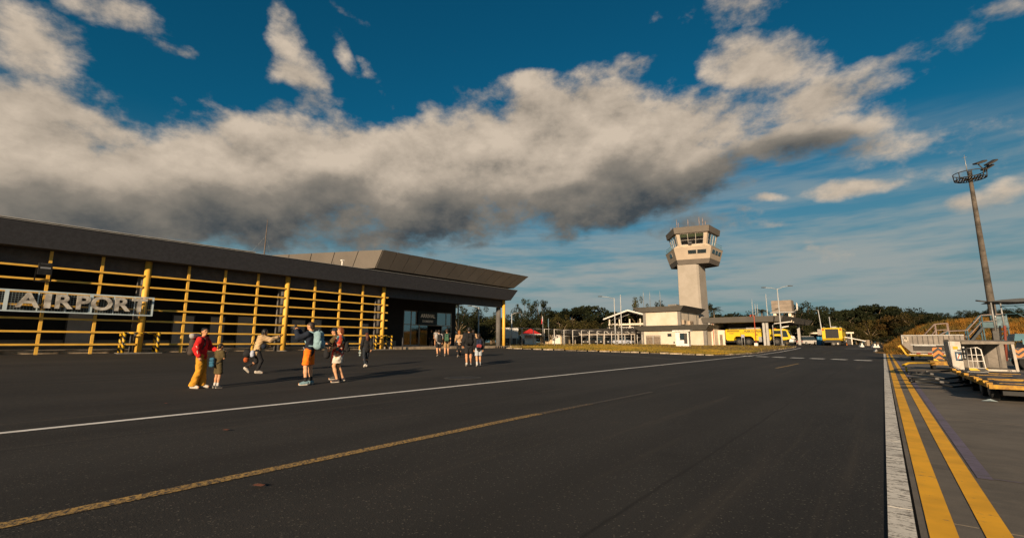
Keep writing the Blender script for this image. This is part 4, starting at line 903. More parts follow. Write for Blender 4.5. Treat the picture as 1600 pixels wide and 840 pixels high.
PV = thing('pavilion', 'open two storey pavilion with white gable roof edges left of tower building', 'building', (-53, 116, 0.6))
WTR = mat('white_trim', (0.74, 0.70, 0.64), 0.6)
GP = [(-7.6, 6.7), (-0.2, 8.9), (7, 6.9), (7, 7.25), (-0.2, 9.3), (-7.6, 7.05)]
MB().extr(GP, 'y', 0.0, 0.3).build('roof_edge', WTR, PV); MB().extr([(-7.5,6.75),(-0.2,8.95),(7,6.95),(7,7.2),(-0.2,9.2),(-7.5,7.0)], 'y', 0.3, 9).build('roof', mat('pavilion_roof', (0.07,0.065,0.06)), PV)
MB().extr([(-7.0,6.6),(-0.2,8.55),(7,6.8),(7,6.6),(-0.2,8.35),(-7.0,6.4)], 'y', 2.6, 2.8).build('truss', WTR, PV)
for x_ in (-6, -3, 0, 3, 6): MB().box(x_-0.15,0.6,0,x_+0.15,0.9,6.8).build('post', CREAM, PV)
MB().box(-6.8,0.5,3.3,7,8,3.6).build('upper_floor', CREAM, PV); MB().box(-6.2,0.4,5.1,7,0.6,5.6).build('beam', CREAM, PV)
m_ = MB()
for k in range(20): m_.box(-6.6+0.7*k,0.42,3.6,-6.5+0.7*k,0.48,4.5)
m_.build('baluster', WTR, PV)['kind'] = 'stuff'; MB().box(-6.8,0.4,4.5,7,0.5,4.6).build('handrail', WTR, PV)
MB().box(-7,7.6,0,7,8,5.1).build('back_wall', mat('carport_back', (0.06,0.055,0.05)), PV)
# kiosk with red umbrella roof
x, y = atD(829, 86)
KS = thing('kiosk', 'small white kiosk under a red pyramid umbrella behind the fence', 'kiosk', (x, y, 0.6), YAW)
MB().add([(-1.9,-1.9,2.05),(1.9,-1.9,2.05),(1.9,1.9,2.05),(-1.9,1.9,2.05),(0,0,3.1)], [(0,1,4),(1,2,4),(2,3,4),(3,0,4),(3,2,1,0)]).build('umbrella', mat('umbrella_red', (0.55,0.03,0.025), 0.6), KS)
MB().box(-1.9,-1.92,1.9,1.9,-1.86,2.06).build('valance', WHITE, KS)
MB().box(-1.1,-0.9,0,1.0,0.9,1.2).box(-1.1,0.6,1.2,1.0,0.9,2.0).build('counter', WHITE, KS); MB().tube([(0,0,1.2),(0,0,3.0)],0.05,6).build('pole', STEEL, KS)
for u, d, w_, h_, lab in ((797, 84, 3.0, 1.9, 'white hoarding panel on legs right of the corner column'),):
    x, y = atD(u, d); t = thing('hoarding', lab, 'board', (x, y, 0.6), YAW)
    MB().box(-w_/2,-0.05,1.3,w_/2,0.05,1.3+h_).build('panel', mat('hoarding_white', (0.58,0.56,0.53), 0.6, 0.08, 1.5), t)
    for s in (-1,1): MB().box(s*w_*0.4-0.06,-0.1,0,s*w_*0.4+0.06,0.0,1.4).build('leg', STEEL, t)

# ------------------------------------------------------------------ parked cars (local +x forward)
def car(loc, rz, col, label, kind='car', group='vehicles parked behind the fence'):
    t = thing('parked_car', label, 'car', loc, rz, group)
    L = 2.2
    low = [(-L,0.35),(-L-0.05,0.75),(-L+0.05,0.95),(-1.9,1.0),(1.1,1.0),(2.0,0.9),(L,0.7),(L,0.35),(1.8,0.28)]
    for c in (1.35, -1.35): pass
    MB().extr(low + [(-1.8,0.28)], 'y', -0.88, 0.88).build('body', mat('car_'+label.split()[0], col, 0.3, 0.03, 1, spec=0.6), t)
    if kind == 'pickup': cab = [(-0.5,1.0),(-0.4,1.62),(0.55,1.65),(1.2,1.0)]
    elif kind == 'van': cab = [(-2.15,0.95),(-2.1,1.85),(1.1,1.9),(1.75,0.98)]
    else: cab = [(-2.0,1.0),(-1.5,1.55),(0.2,1.6),(1.15,1.0)]
    a_ = [(x, -0.84, z) if z < 1.2 else (x, -0.70, z) for x, z in cab]; b_ = [(x, 0.84, z) if z < 1.2 else (x, 0.70, z) for x, z in cab]
    MB().loft(a_, b_).build('cabin', DGLASS, t)
    MB().box(cab[1][0], -0.69, cab[1][1]-0.01, cab[2][0], 0.69, cab[2][1]+0.04).build('roof', mat('car_'+label.split()[0], col), t)
    for x_ in (-1.35, 1.35):
        for s in (-1, 1):
            w_ = MB().wheel((x_, s*0.8, 0.33), 0.33, 0.22, 'y', n=16, hub=0.55).build('wheel', RUBBER, t); MB().wheel((x_, s*0.81, 0.33), 0.19, 0.2, 'y', n=12, hub=0.05).build('rim', STEEL, w_)
    for s in (-1, 1):
        MB().cbox(L, s*0.65, 0.68, 0.06, 0.35, 0.16).build('headlight', mat('lamp_clear', (0.7,0.7,0.68)), t); MB().cbox(-L-0.04, s*0.7, 0.75, 0.06, 0.25, 0.22).build('tail_light', mat('lamp_red', (0.5,0.02,0.01)), t)
    return t
car((-46.3, 98.3, 0.62), 0.1, (0.42, 0.44, 0.50), 'silver pickup truck parked at right end of the carport', 'pickup')
car((-50.4, 101.6, 0.62), -1.45, (0.03, 0.035, 0.05), 'navy car nosed into the carport left of the pickup')
car((-53.6, 101.8, 0.62), -1.5, (0.02, 0.02, 0.02), 'black car nosed into the carport second from pickup', 'van')
car((-57.0, 101.8, 0.62), -1.55, (0.08, 0.07, 0.06), 'brown car nosed into the carport third from pickup')
x, y = atD(803, 88); car((x, y, 0.62), 0.7, (0.02, 0.02, 0.025), 'dark van parked right of the corner column', 'van')
x, y = atD(814, 92); car((x, y, 0.62), 0.7, (0.5, 0.46, 0.42), 'white van parked left of the red kiosk', 'van')
x, y = atD(1262, 108); car((x, y, 0.6), 0.9, (0.5, 0.47, 0.43), 'cream van beside trees right of the fire shelter', 'van')
# far shed, barrels and cones by the road end
x, y = atD(1288, 112)
t = thing('far_shed', 'low open shed with pale roof edge behind the far fire truck', 'shed', (x, y, 0.6), 0.2)
MB().box(-6,-0.2,2.6,6,4,2.95).build('roof', CREAM, t); MB().box(-6,3.6,0,6,3.9,2.6).build('back_wall', mat('carport_back', (0.06,0.055,0.05)), t)
for k in range(5): MB().box(-5.8+2.8*k,0,0,-5.6+2.8*k,0.2,2.6).build('post', CREAM, t)
MB().box(-1.2,-0.3,2.3,1.2,-0.1,3.7).build('sign_panel', mat('shed_panel', (0.33,0.29,0.25)), t)
for i, (u, d) in enumerate(((1279, 96), (1284.5, 96))):
    x, y = atD(u, d); t = thing('water_drum', ('left','right')[i] + ' one of two blue plastic drums by the pale pole', 'drum', (x, y, 0.6), 0, 'blue drums by the pole')
    MB().lathe([(0.01,0),(0.33,0),(0.36,0.3),(0.33,0.33),(0.36,0.37),(0.36,0.8),(0.33,0.83),(0.35,1.6),(0.3,1.7),(0.01,1.7)], (0,0), 16).build('drum', mat('drum_blue', (0.03,0.16,0.30), 0.45), t); MB().lathe([(0.01,1.76),(0.1,1.76),(0.1,1.7)], (0.12,0), 10).build('cap', BLACK, t)
ORANGE = mat('cone_orange', (0.62, 0.16, 0.02), 0.6)
for i, (u, d) in enumerate(((1272.5, 95), (1293, 92), (1322, 90), (1290, 94))):
    x, y = atD(u, d); t = thing('traffic_cone', ('orange cone beside the pale leaning pole','orange cone left of the far fire truck','orange cone right of the far fire truck','orange cone behind left wheel of far fire truck')[i], 'traffic cone', (x, y, 0.56), 0, 'orange cones on the road')
    MB().lathe([(0.19,0.03),(0.17,0.05),(0.04,0.75),(0.001,0.76)], (0,0), 14).build('cone', ORANGE, t); MB().box(-0.24,-0.24,0,0.24,0.24,0.035).build('base', BLACK, t)
    MB().lathe([(0.128,0.27),(0.09,0.45)], (0,0), 14).build('band', WHITE, t)
for i, (u, v, s_) in enumerate(((1346, 541.5, 0.75), (1366, 542.5, 0.7), (1371, 542.5, 0.6), (1368.5, 549.5, 0.4))):
    x, y = G(u, v); t = thing('barrier_block', ('white barrier block leftmost at the road end','white barrier block, middle of three at the road end','white barrier block, rightmost at the road end','small white marker block at the tip of the kerb strip')[i], 'barrier', (x, y, zg(x, y)), 0.3, 'white blocks at the road end')
    MB().extr([(-0.35*s_,0),(0.35*s_,0),(0.30*s_,0.15*s_),(0.14*s_,0.4*s_),(0.12*s_,0.75*s_),(-0.12*s_,0.75*s_),(-0.14*s_,0.4*s_),(-0.30*s_,0.15*s_)], 'x' if False else 'y', -0.6*s_, 0.6*s_).build('block', WHITE, t); MB().box(-0.05*s_, -0.605*s_, 0.3*s_, 0.05*s_, 0.605*s_, 0.36*s_).build('slot', STEEL, t)
x, y = G(1345, 539.8)
t = thing('boom_barrier', 'white boom barrier pole slanting down beside the road end', 'barrier', (x, y, 0.55), YAW)
MB().beam((-2.6,0,1.5),(1.2,0,0.75),0.14).build('boom', WHITE, t); MB().box(0.9,-0.25,0,1.4,0.25,1.0).build('cabinet', mat('cabinet_tan', (0.30,0.24,0.18)), t)

# ------------------------------------------------------------------ grassy mound on the right
def sst(a, b, x): t = min(max((x-a)/(b-a), 0), 1); return t*t*(3-2*t)
def mound_h(x, y):
    h = 3.1*sst(-1.6, 5.8, x - 0.05*(y-66))*sst(57.5, 68, y)*(1 - 0.5*sst(80, 120, y))
    n = 0.22*math.sin(x*0.9+y*0.35)*math.cos(y*0.55-x*0.2) + 0.10*math.sin(x*2.3+1.7*y) + 0.07*math.sin(3.1*x-2.2*y)
    return zg(0, y) - 0.06 + h + n*min(1, h/1.2) + 0.02*math.sin(7*x)*math.sin(6*y)
MOUNDM = mat('mound_grass', (0.30, 0.125, 0.013), 0.95, 0.2, 0.35, 0.6, 9, col2=(0.060, 0.062, 0.015), detail=9)
sheet('mound', frange(-1.5, 24, 0.5) + frange(24, 90, 4)[1:], frange(57, 80, 0.6) + frange(80, 150, 4)[1:], mound_h, MOUNDM)
def blades(name, pts, hmin, hmax, w, material, n=3):
    k = len(pts); P = np.repeat(np.array(pts), n, axis=0); m = len(P)
    P[:, :2] += RNG.normal(0, 0.10, (m, 2)); a = RNG.uniform(0, 2*PI, m); h = RNG.uniform(hmin, hmax, m); lean = RNG.normal(0, 0.35, (m, 2))*h[:, None]
    d = np.stack([np.cos(a), np.sin(a)], 1)*w*RNG.uniform(.6, 1.3, m)[:, None]
    A = P.copy(); A[:, :2] -= d; B = P.copy(); B[:, :2] += d
    Cc = P.copy(); Cc[:, :2] += lean; Cc[:, 2] += h
    V = np.stack([A, B, Cc], 1).reshape(-1, 3)
    me = bpy.data.meshes.new(name); me.vertices.add(3*m); me.vertices.foreach_set('co', V.ravel())
    me.loops.add(3*m); me.loops.foreach_set('vertex_index', np.arange(3*m)); me.polygons.add(m); me.polygons.foreach_set('loop_start', np.arange(m)*3); me.polygons.foreach_set('loop_total', np.full(m, 3))
    me.materials.append(material); me.update(); me.validate(); o = bpy.data.objects.new(name, me); COL.objects.link(o); return o
GR_O = mat('grass_blade_dry', (0.30, 0.128, 0.013), 0.9, 0.2, 0.35, col2=(0.055, 0.060, 0.014))
GR_G = mat('grass_blade', (0.33, 0.20, 0.02), 0.9, 0.2, 0.25, col2=(0.08, 0.08, 0.016))
pts = []
for _ in range(9000):
    x = random.uniform(0.2, 16); y = random.uniform(58.5, 74); pts.append((x, y, mound_h(x, y)-0.03))
tag(blades('dry_grass', pts, 0.15, 0.55, 0.035, GR_O, 4), 'long dry orange grass covering the mound', 'grass', kind='stuff')
pts = []
while len(pts) < 9000:
    x = random.uniform(-60, -10.6); y = random.uniform(36.9, 92)
    if random.random() < 0.55: x = random.uniform(-31, -11); y = random.uniform(37, 60)
    if in_poly(x, y, VPOLY): pts.append((x, y, zg(x, y)+0.08))
tag(blades('verge_grass', pts, 0.06, 0.22, 0.03, GR_G, 4), 'short patchy dry grass on the verge', 'grass', kind='stuff')

# ------------------------------------------------------------------ trees
def leaf_mat(name, dark, light, warm=None):
    m = bpy.data.materials.new(name); m.use_nodes = True; nt = m.node_tree; b = nt.nodes['Principled BSDF']
    tc = N(nt, 'ShaderNodeTexCoord').outputs['Object']
    nz = N(nt, 'ShaderNodeTexNoise', {'Vector': tc, 'Scale': 0.55, 'Detail': 3.0}).outputs[0]
    fi = N(nt, 'ShaderNodeTexNoise', {'Vector': tc, 'Scale': 5.0, 'Detail': 2.0}).outputs[0]
    c = MIX(nt, SM(nt, M(nt, 'ADD', M(nt, 'MULTIPLY', nz, 0.6), M(nt, 'MULTIPLY', fi, 0.4)), 0.36, 0.64), dark, light)
    oi = N(nt, 'ShaderNodeObjectInfo').outputs['Random']
    if warm: c = MIX(nt, SM(nt, oi, 0.3, 1.0, 0.0, 0.8), c, warm)
    c = N(nt, 'ShaderNodeVectorMath', {0: c, 'Scale': N(nt, 'ShaderNodeMapRange', {0: M(nt, 'FRACT', M(nt, 'MULTIPLY', oi, 7.3)), 3: 0.7, 4: 1.25}).outputs[0]}, operation='SCALE').outputs[0]
    nt.links.new(c, b.inputs['Base Color']); b.inputs['Roughness'].default_value = 0.8; b.inputs['Specular IOR Level'].default_value = 0.15
    return m
LF_DARK = leaf_mat('leaf_dark', (0.007, 0.011, 0.0045), (0.024, 0.027, 0.0085))
LF_MID = leaf_mat('leaf_mid', (0.013, 0.018, 0.006), (0.046, 0.046, 0.012), (0.060, 0.048, 0.012))
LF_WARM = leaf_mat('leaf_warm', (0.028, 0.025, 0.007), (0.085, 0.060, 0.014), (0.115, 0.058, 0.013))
BARK = mat('bark', (0.21, 0.155, 0.095), 0.95, 0.25, 2.0, 0.4, 8)
def crown_mesh(name, kind, seed, nleaf=4200):
    r = np.random.default_rng(seed)
    # clumps: centre and radius, unit crown about 1 wide and 1 tall, base at 0
    cl = []
    if kind == 'umbrella':
        for _ in range(58):
            a = r.uniform(0, 2*PI); q = math.sqrt(r.uniform(0, 1)); top = 0.93*math.sqrt(max(0, 1 - (q*0.98)**2))
            cl.append((0.5*q*math.cos(a), 0.5*q*math.sin(a), 0.50 + 0.40*top - r.uniform(0, 0.14), r.uniform(0.05, 0.11)))
    elif kind == 'open':
        for _ in range(40):
            a = r.uniform(0, 2*PI); q = r.uniform(0.1, 1)**0.6; z = r.uniform(0.28, 1.0); w = 0.5*math.sin(PI*min(1, max(0.05, (z-0.15)/0.95)))**0.6
            cl.append((w*q*math.cos(a), w*q*math.sin(a), z*0.93, r.uniform(0.06, 0.12)))
    else:
        for _ in range(75):
            v = r.normal(0, 1, 3); v /= np.linalg.norm(v); q = r.uniform(0.45, 1.0)
            cl.append((0.46*q*v[0]*r.uniform(.85, 1.1), 0.46*q*v[1], 0.56 + 0.40*q*v[2], r.uniform(0.07, 0.14)))
    cl = np.array(cl); n = nleaf; idx = r.choice(len(cl), n, p=(cl[:, 3]**2)/np.sum(cl[:, 3]**2))
    v = r.normal(0, 1, (n, 3)); v /= np.linalg.norm(v, axis=1)[:, None]; rr = r.uniform(0.25, 1.0, n)**0.6
    flat = np.array([1, 1, 0.62 if kind == 'umbrella' else 0.85])
    P = cl[idx, :3] + v*flat*(cl[idx, 3]*rr)[:, None]
    s = r.uniform(0.010, 0.024, n)
    a = r.normal(0, 1, (n, 3)); a /= np.linalg.norm(a, axis=1)[:, None]; b = np.cross(a, r.normal(0, 1, (n, 3))); b /= np.linalg.norm(b, axis=1)[:, None]
    a *= s[:, None]; b *= (s*r.uniform(.5, .9, n))[:, None]
    V = np.stack([P-a, P+b, P+a, P-b], 1).reshape(-1, 3)
    me = bpy.data.meshes.new(name); me.vertices.add(4*n); me.vertices.foreach_set('co', V.ravel()); me.loops.add(4*n); me.loops.foreach_set('vertex_index', np.arange(4*n))
    me.polygons.add(n); me.polygons.foreach_set('loop_start', np.arange(n)*4); me.polygons.foreach_set('loop_total', np.full(n, 4)); me.update(); me.validate()
    return me, cl
def trunk_mesh(cl, seed, kind):
    r = random.Random(seed); mb = MB(); fork = 0.34 if kind == 'umbrella' else 0.3
    mb.tube([(0,0,-0.02),(0.008,0.0,fork*0.5),(0.0,0.01,fork)], [0.032,0.025,0.022], 7)
    for c in cl[::4]:
        c = Vector(c[:3]); mid = Vector((c.x*0.45, c.y*0.45, fork + (c.z-fork)*0.55))
        mb.tube([(0,0.01,fork-0.02), mid, c], [0.014,0.009,0.003], 5)
    o = mb.build('trunk', BARK, fixn=False); me = o.data; bpy.data.objects.remove(o); return me
PROTO = {}
for kind, seeds in (('umbrella', (1, 2, 3)), ('round', (4, 5, 6)), ('open', (7, 8))):
    for s in seeds:
        me, cl = crown_mesh('crown_'+kind, kind, s, 5200 if kind != 'open' else 3000); PROTO[kind, s] = (me, trunk_mesh(cl, s, kind))
MATCROWN = {}
def tree(u, d, vtop, w, kind, leaf, label, group='trees behind the airport', seed=None, zb=None, name='tree', hscale=None):
    x, y = atD(u, d); z0 = zg(x, y) - 0.1 if zb is None else zb
    r_ = ray(u, vtop); n = math.hypot(r_[0], r_[1]); H = CH + r_[2]/n*math.hypot(x, y) - z0
    ks = [k for k in PROTO if k[0] == kind]; k = ks[(seed if seed is not None else int(u)) % len(ks)]
    key = (k, leaf.name)
    if key not in MATCROWN:
        me = PROTO[k][0].copy(); me.materials.append(leaf); MATCROWN[key] = me
    t = thing(name, label, 'tree' if name != 'bush' else 'bush', (x, y, z0), random.uniform(0, 2*PI), group)
    for nm, me in (('crown', MATCROWN[key]), ('trunk', PROTO[k][1])):
        o = bpy.data.objects.new(nm, me); COL.objects.link(o); o.parent = t; o.scale = (w, w, H)
    return t
TL = [ # u, depth, top row, crown width, kind, leaves, label
 (716, 100, 470, 6, 'open', LF_DARK, 'thin tree behind the steel posts of the porch'),
 (735, 118, 486, 13, 'round', LF_DARK, 'dark tree framed left inside the corner opening'),
 (752, 112, 477, 9, 'open', LF_DARK, 'feathery tall tree framed in the corner opening'),
 (768, 108, 492, 11, 'round', LF_MID, 'rounded green tree framed right inside the corner opening'),
 (757, 84, 505, 6, 'round', LF_DARK, 'low dark tree with pale blossom behind the corner column'),
 (806, 128, 490, 12, 'round', LF_DARK, 'dark tree just right of the yellow corner column'),
 (822, 132, 465, 8, 'open', LF_DARK, 'tall open-crowned tree right of the corner column'),
 (845, 134, 467, 8, 'open', LF_DARK, 'tall tufted tree left of the umbrella trees'),
 (833, 112, 496, 13, 'round', LF_MID, 'broad green tree behind the red kiosk'),
 (868, 150, 484, 14, 'round', LF_DARK, 'dark tree left of the spreading umbrella trees'),
 (888, 140, 474, 17, 'umbrella', LF_DARK, 'left one of the wide umbrella trees above the carport'),
 (928, 142, 470, 19, 'umbrella', LF_DARK, 'right one of the wide umbrella trees above the carport'),
 (878, 118, 490, 8, 'open', LF_MID, 'warm lit tree with bare stems above the carport'),
 (906, 125, 498, 14, 'round', LF_MID, 'green tree above middle of the carport roof'),
 (945, 128, 500, 14, 'round', LF_DARK, 'dark tree behind the left street lamp'),
 (968, 140, 483, 15, 'umbrella', LF_DARK, 'low dark umbrella tree behind the pavilion'),
 (992, 150, 481, 14, 'umbrella', LF_DARK, 'dark tree right behind the pavilion gable'),
 (1000, 128, 461, 6.5, 'open', LF_MID, 'airy tree rising behind the tower office roof'),
 (1034, 130, 467, 5.5, 'round', LF_DARK, 'small dark round tree above the tower office roof'),
 (1107, 128, 472, 6, 'open', LF_DARK, 'half hidden tree right behind the tower shaft'),
 (1140, 140, 483, 18, 'umbrella', LF_DARK, 'wide dark dome tree left above the fire shelter'),
 (1166, 142, 485, 15, 'round', LF_DARK, 'dark dome tree right above the fire shelter'),
 (1246, 128, 474, 11, 'round', LF_DARK, 'dark tree right of the water tank'),
 (1262, 132, 470, 10, 'open', LF_DARK, 'ragged tall tree right of the water tank'),
 (1252, 112, 503, 6, 'round', LF_MID, 'green bushy tree at the right end of the shelter'),
 (1280, 134, 474, 11, 'round', LF_DARK, 'dark tree behind the pale leaning pole'),
 (1297, 138, 478, 9, 'open', LF_DARK, 'ragged dark tree right of the pale leaning pole'),
 (1316, 150, 476, 15, 'umbrella', LF_DARK, 'dark umbrella tree above the far fire truck'),
 (1341, 152, 474, 15, 'umbrella', LF_DARK, 'second dark umbrella tree right of far fire truck'),
 (1371, 148, 466, 16, 'umbrella', LF_DARK, 'tallest umbrella tree at the end of the road'),
 (1402, 146, 471, 14, 'umbrella', LF_DARK, 'dark umbrella tree left of the mound'),
 (1424, 150, 478, 14, 'round', LF_DARK, 'dark round tree above the mound foot'),
 (1443, 155, 481, 14, 'umbrella', LF_DARK, 'low spreading dark tree behind the mound'),
 (1325, 126, 500, 8, 'round', LF_MID, 'small green tree behind the far fire truck'),
 (1345, 124, 503, 8, 'open', LF_WARM, 'warm lit tree with slanting stems by the road end'),
 (1362, 120, 498, 7, 'open', LF_WARM, 'warm lit tree with leaning trunk by the road end'),
 (1383, 122, 497, 8, 'open', LF_MID, 'pale stemmed tree left of the mound foot'),
 (1405, 118, 492, 11, 'round', LF_WARM, 'rust coloured bushy tree at the mound foot'),
 (1432, 112, 488, 10, 'round', LF_WARM, 'orange lit bushy tree behind the mound slope'),
 (1420, 100, 508, 7, 'round', LF_DARK, 'dark green bush tree on the mound slope'),
 (1386, 96, 524, 6, 'round', LF_MID, 'low shrub tree beside the mound foot'),
 (1300, 122, 503, 7, 'round', LF_MID, 'rounded light green shrub tree left of far fire truck'),
 (1338, 116, 512, 6, 'round', LF_MID, 'low green shrub tree right of far fire truck'),
 (1358, 130, 506, 10, 'round', LF_DARK, 'shaded tree behind the boom barrier'),
 (1271, 122, 506, 8, 'round', LF_DARK, 'shaded tree behind the cream van'),
 (1229, 130, 484, 9, 'round', LF_DARK, 'dark tree hidden behind the water tank'),
]
for a in TL: tree(*a)
# further wood behind, single trees; each is told apart by what it stands behind
MARKS = [(700, 'the terminal porch'), (790, 'the fence start'), (850, 'the flagpoles'), (880, 'the carport'), (945, 'the pavilion'), (1000, 'the tower office'), (1110, 'the fire shelter'), (1235, 'the water tank'), (1270, 'the pale leaning pole'), (1310, 'the far fire truck'), (1345, 'the road end'), (1395, 'the mound foot'), (1480, '')]
ORD = ['first', 'second', 'third', 'fourth', 'fifth', 'sixth', 'seventh', 'eighth', 'ninth', 'tenth']
def where(u, seen):
    m = [n for q, n in MARKS if q <= u][-1]; seen[m] = seen.get(m, 0) + 1; return ORD[seen[m]-1], m
seen = {}
for u in range(700, 1470, 22):
    if 1050 < u < 1110: continue
    o_, m_ = where(u, seen)
    tree(u + random.uniform(-6, 6), random.uniform(175, 200), random.uniform(490, 500) if not 1280 < u < 1450 else random.uniform(482, 491), random.uniform(17, 22), random.choice(['round', 'round', 'umbrella']), LF_DARK, 'far dark wood tree behind %s, %s from left' % (m_, o_), 'far wood trees')
seen = {}
for k, u in enumerate(range(705, 1460, 16)):
    o_, m_ = where(u, seen)
    tree(u + random.uniform(-4, 4), random.uniform(148, 160), random.uniform(508, 519), random.uniform(9, 12), 'round', random.choice([LF_DARK, LF_DARK, LF_MID]), 'low undergrowth bush behind %s, %s from left' % (m_, o_), 'undergrowth bushes', name='bush')
# bushes along the mound crest
for k in range(20):
    x = 4.2 + 0.62*k + random.uniform(-.2, .2); y = 75 + random.uniform(-1.5, 3); h = random.uniform(1.5, 2.3)
    u_ = k + 1; lab = '%s dark bush from the left along the mound crest' % (ORD + ['eleventh', 'twelfth', 'thirteenth', 'fourteenth', 'fifteenth', 'sixteenth', 'seventeenth', 'eighteenth', 'nineteenth', 'twentieth'])[k]
    t = thing('bush', lab, 'bush', (x, y, mound_h(x, y)-0.5), random.uniform(0, 6), 'bushes on the mound crest')
    ks = [q for q in PROTO if q[0] == 'round']; kk = ks[k % 3]; key = (kk, LF_DARK.name)
    if key not in MATCROWN: me = PROTO[kk][0].copy(); me.materials.append(LF_DARK); MATCROWN[key] = me
    for nm, me in (('crown', MATCROWN[key]), ('trunk', PROTO[kk][1])):
        o = bpy.data.objects.new(nm, me); COL.objects.link(o); o.parent = t; o.scale = (2.6, 2.6, h)
# palms
def palm(u, d, vtop, label):
    x, y = atD(u, d); r_ = ray(u, vtop); H = CH + r_[2]/math.hypot(r_[0], r_[1])*math.hypot(x, y) - 0.6 - 1.0
    t = thing('palm_tree', label, 'palm tree', (x, y, 0.6), random.uniform(0, 6), 'coconut palms')
    MB().tube([(0,0,0),(0.15,0,H*0.5),(0.1,0.1,H)], [0.24,0.17,0.14], 7).build('trunk', BARK, t)
    for k in range(13):
        a = 2*PI*k/13 + random.uniform(-.2,.2); el = random.uniform(-0.3, 0.9); L = random.uniform(2.0, 2.7); mb = MB(); pts = []
        for i in range(7):
            s = i/6; rr = L*s*math.cos(el*0.6); zz = L*(math.sin(el)*s - 0.75*s*s*(1-0.3*el)); pts.append(Vector((0.1+rr*math.cos(a), 0.1+rr*math.sin(a), H+zz)))
        mb.tube(pts, [0.04,0.035,0.03,0.025,0.02,0.015,0.01], 4)
        side = Vector((-math.sin(a), math.cos(a), 0))
        for i in range(1, 7):
            for q in (0.0, 0.5):
                p = pts[i-1].lerp(pts[i], q+0.25); w = 0.6*math.sin(PI*min(1, (i+q)/7.2))+0.12
                for s_ in (-1, 1):
                    e = p + side*s_*w + Vector((0,0,-0.28*w)) + (pts[i]-pts[i-1])*0.5
                    dd = (pts[i]-pts[i-1]).normalized()*0.10
                    mb.add([p-dd, p+dd, e], [(0,1,2)])
        mb.build('frond', LF_MID, t, fixn=False)
palm(1118, 118, 477, 'coconut palm just right of the tower shaft'); palm(1195, 118, 479, 'coconut palm between antenna poles and water tank'); palm(1230, 150, 475, 'coconut palm behind the water tank'); palm(1254, 140, 484, 'coconut palm right of the water tank')

# ------------------------------------------------------------------ ground equipment on the apron
RUSTY = mat('yellow_rusty', (0.58, 0.32, 0.015), 0.6, 0.2, 6.0, 0.2, 30, col2=(0.17, 0.075, 0.018), detail=8)
DECK = mat('deck_plate', (0.055, 0.052, 0.05), 0.7, 0.25, 3.0, 0.2, 25, col2=(0.14, 0.12, 0.105))
BINW = mat('bin_white', (0.56, 0.52, 0.46), 0.55, 0.08, 4.0, 0.05, 12, col2=(0.36, 0.31, 0.25))
ALU = mat('dull_aluminium', (0.19, 0.165, 0.14), 0.55, 0.15, 2.5, 0.1, 15, metal=0.25, col2=(0.10, 0.088, 0.072))
def dolly(y0, y1, label, wheels, marks):
    t = thing('pallet_dolly', label, 'dolly', (1.55, y0, 0), 0, 'flat pallet dollies')
    L = y1 - y0; X1 = 2.9
    MB().box(0.06, 0.06, 0.30, X1, L-0.04, 0.352).build('deck', DECK, t)
    MB().box(0.0, 0.0, 0.285, X1, 0.058, 0.365).build('end_rim', RUSTY, t); MB().box(0.0, 0.06, 0.29, 0.058, L, 0.36).build('side_rim', RUSTY, t)
    for k in range(4): MB().cbox(0.02, 0.10 + (L-0.25)*k/3, 0.36, 0.09, 0.13+0.05*(k%2), 0.09, 0, 0.25*(k%2)).build('stop_block', RUSTY, t)
    for (xa, xb, ya, yb, c) in marks: MB().box(xa, ya, 0.353, xb, yb, 0.362).build('roller_strip', {'y': RUSTY, 'r': mat('strip_red', (0.25, 0.02, 0.015)), 'g': STEEL}[c], t)
    for k in range(5): MB().box(0.3+0.5*k, 0.1, 0.354, 0.312+0.5*k, L-0.1, 0.3565).build('plate_joint', BLACK, t)
    MB().box(0.2, 0.15, 0.16, X1-0.2, L-0.15, 0.25).build('underframe', BLACK, t)
    for yy in wheels:
        for x in (0.13, 2.5):
            w = MB().wheel((x, yy, 0.20), 0.20, 0.13, 'x', n=20, hub=0.45).build('wheel', RUBBER, t); MB().wheel((x-0.01, yy, 0.20), 0.10, 0.13, 'x', n=14, hub=0.05).build('rim', mat('rim_grey', (0.22,0.2,0.18), 0.6), w)
    return t
dolly(13.2, 15.35, 'nearest flat dolly with rusty yellow rim and dark deck', (0.62, 1.65), ((0.25,1.0,0.75,0.83,'y'),(0.9,1.25,1.3,1.42,'r'),(0.3,0.75,1.75,1.82,'y'),(1.3,2.2,0.9,0.97,'g')))
dolly(15.45, 19.6, 'second flat dolly with rusty yellow rim before the white cargo bin', (0.9, 2.3, 3.4), ((0.22,0.9,1.6,1.68,'y'),(0.6,1.2,2.6,2.7,'y'),(0.25,0.7,3.3,3.4,'g')))
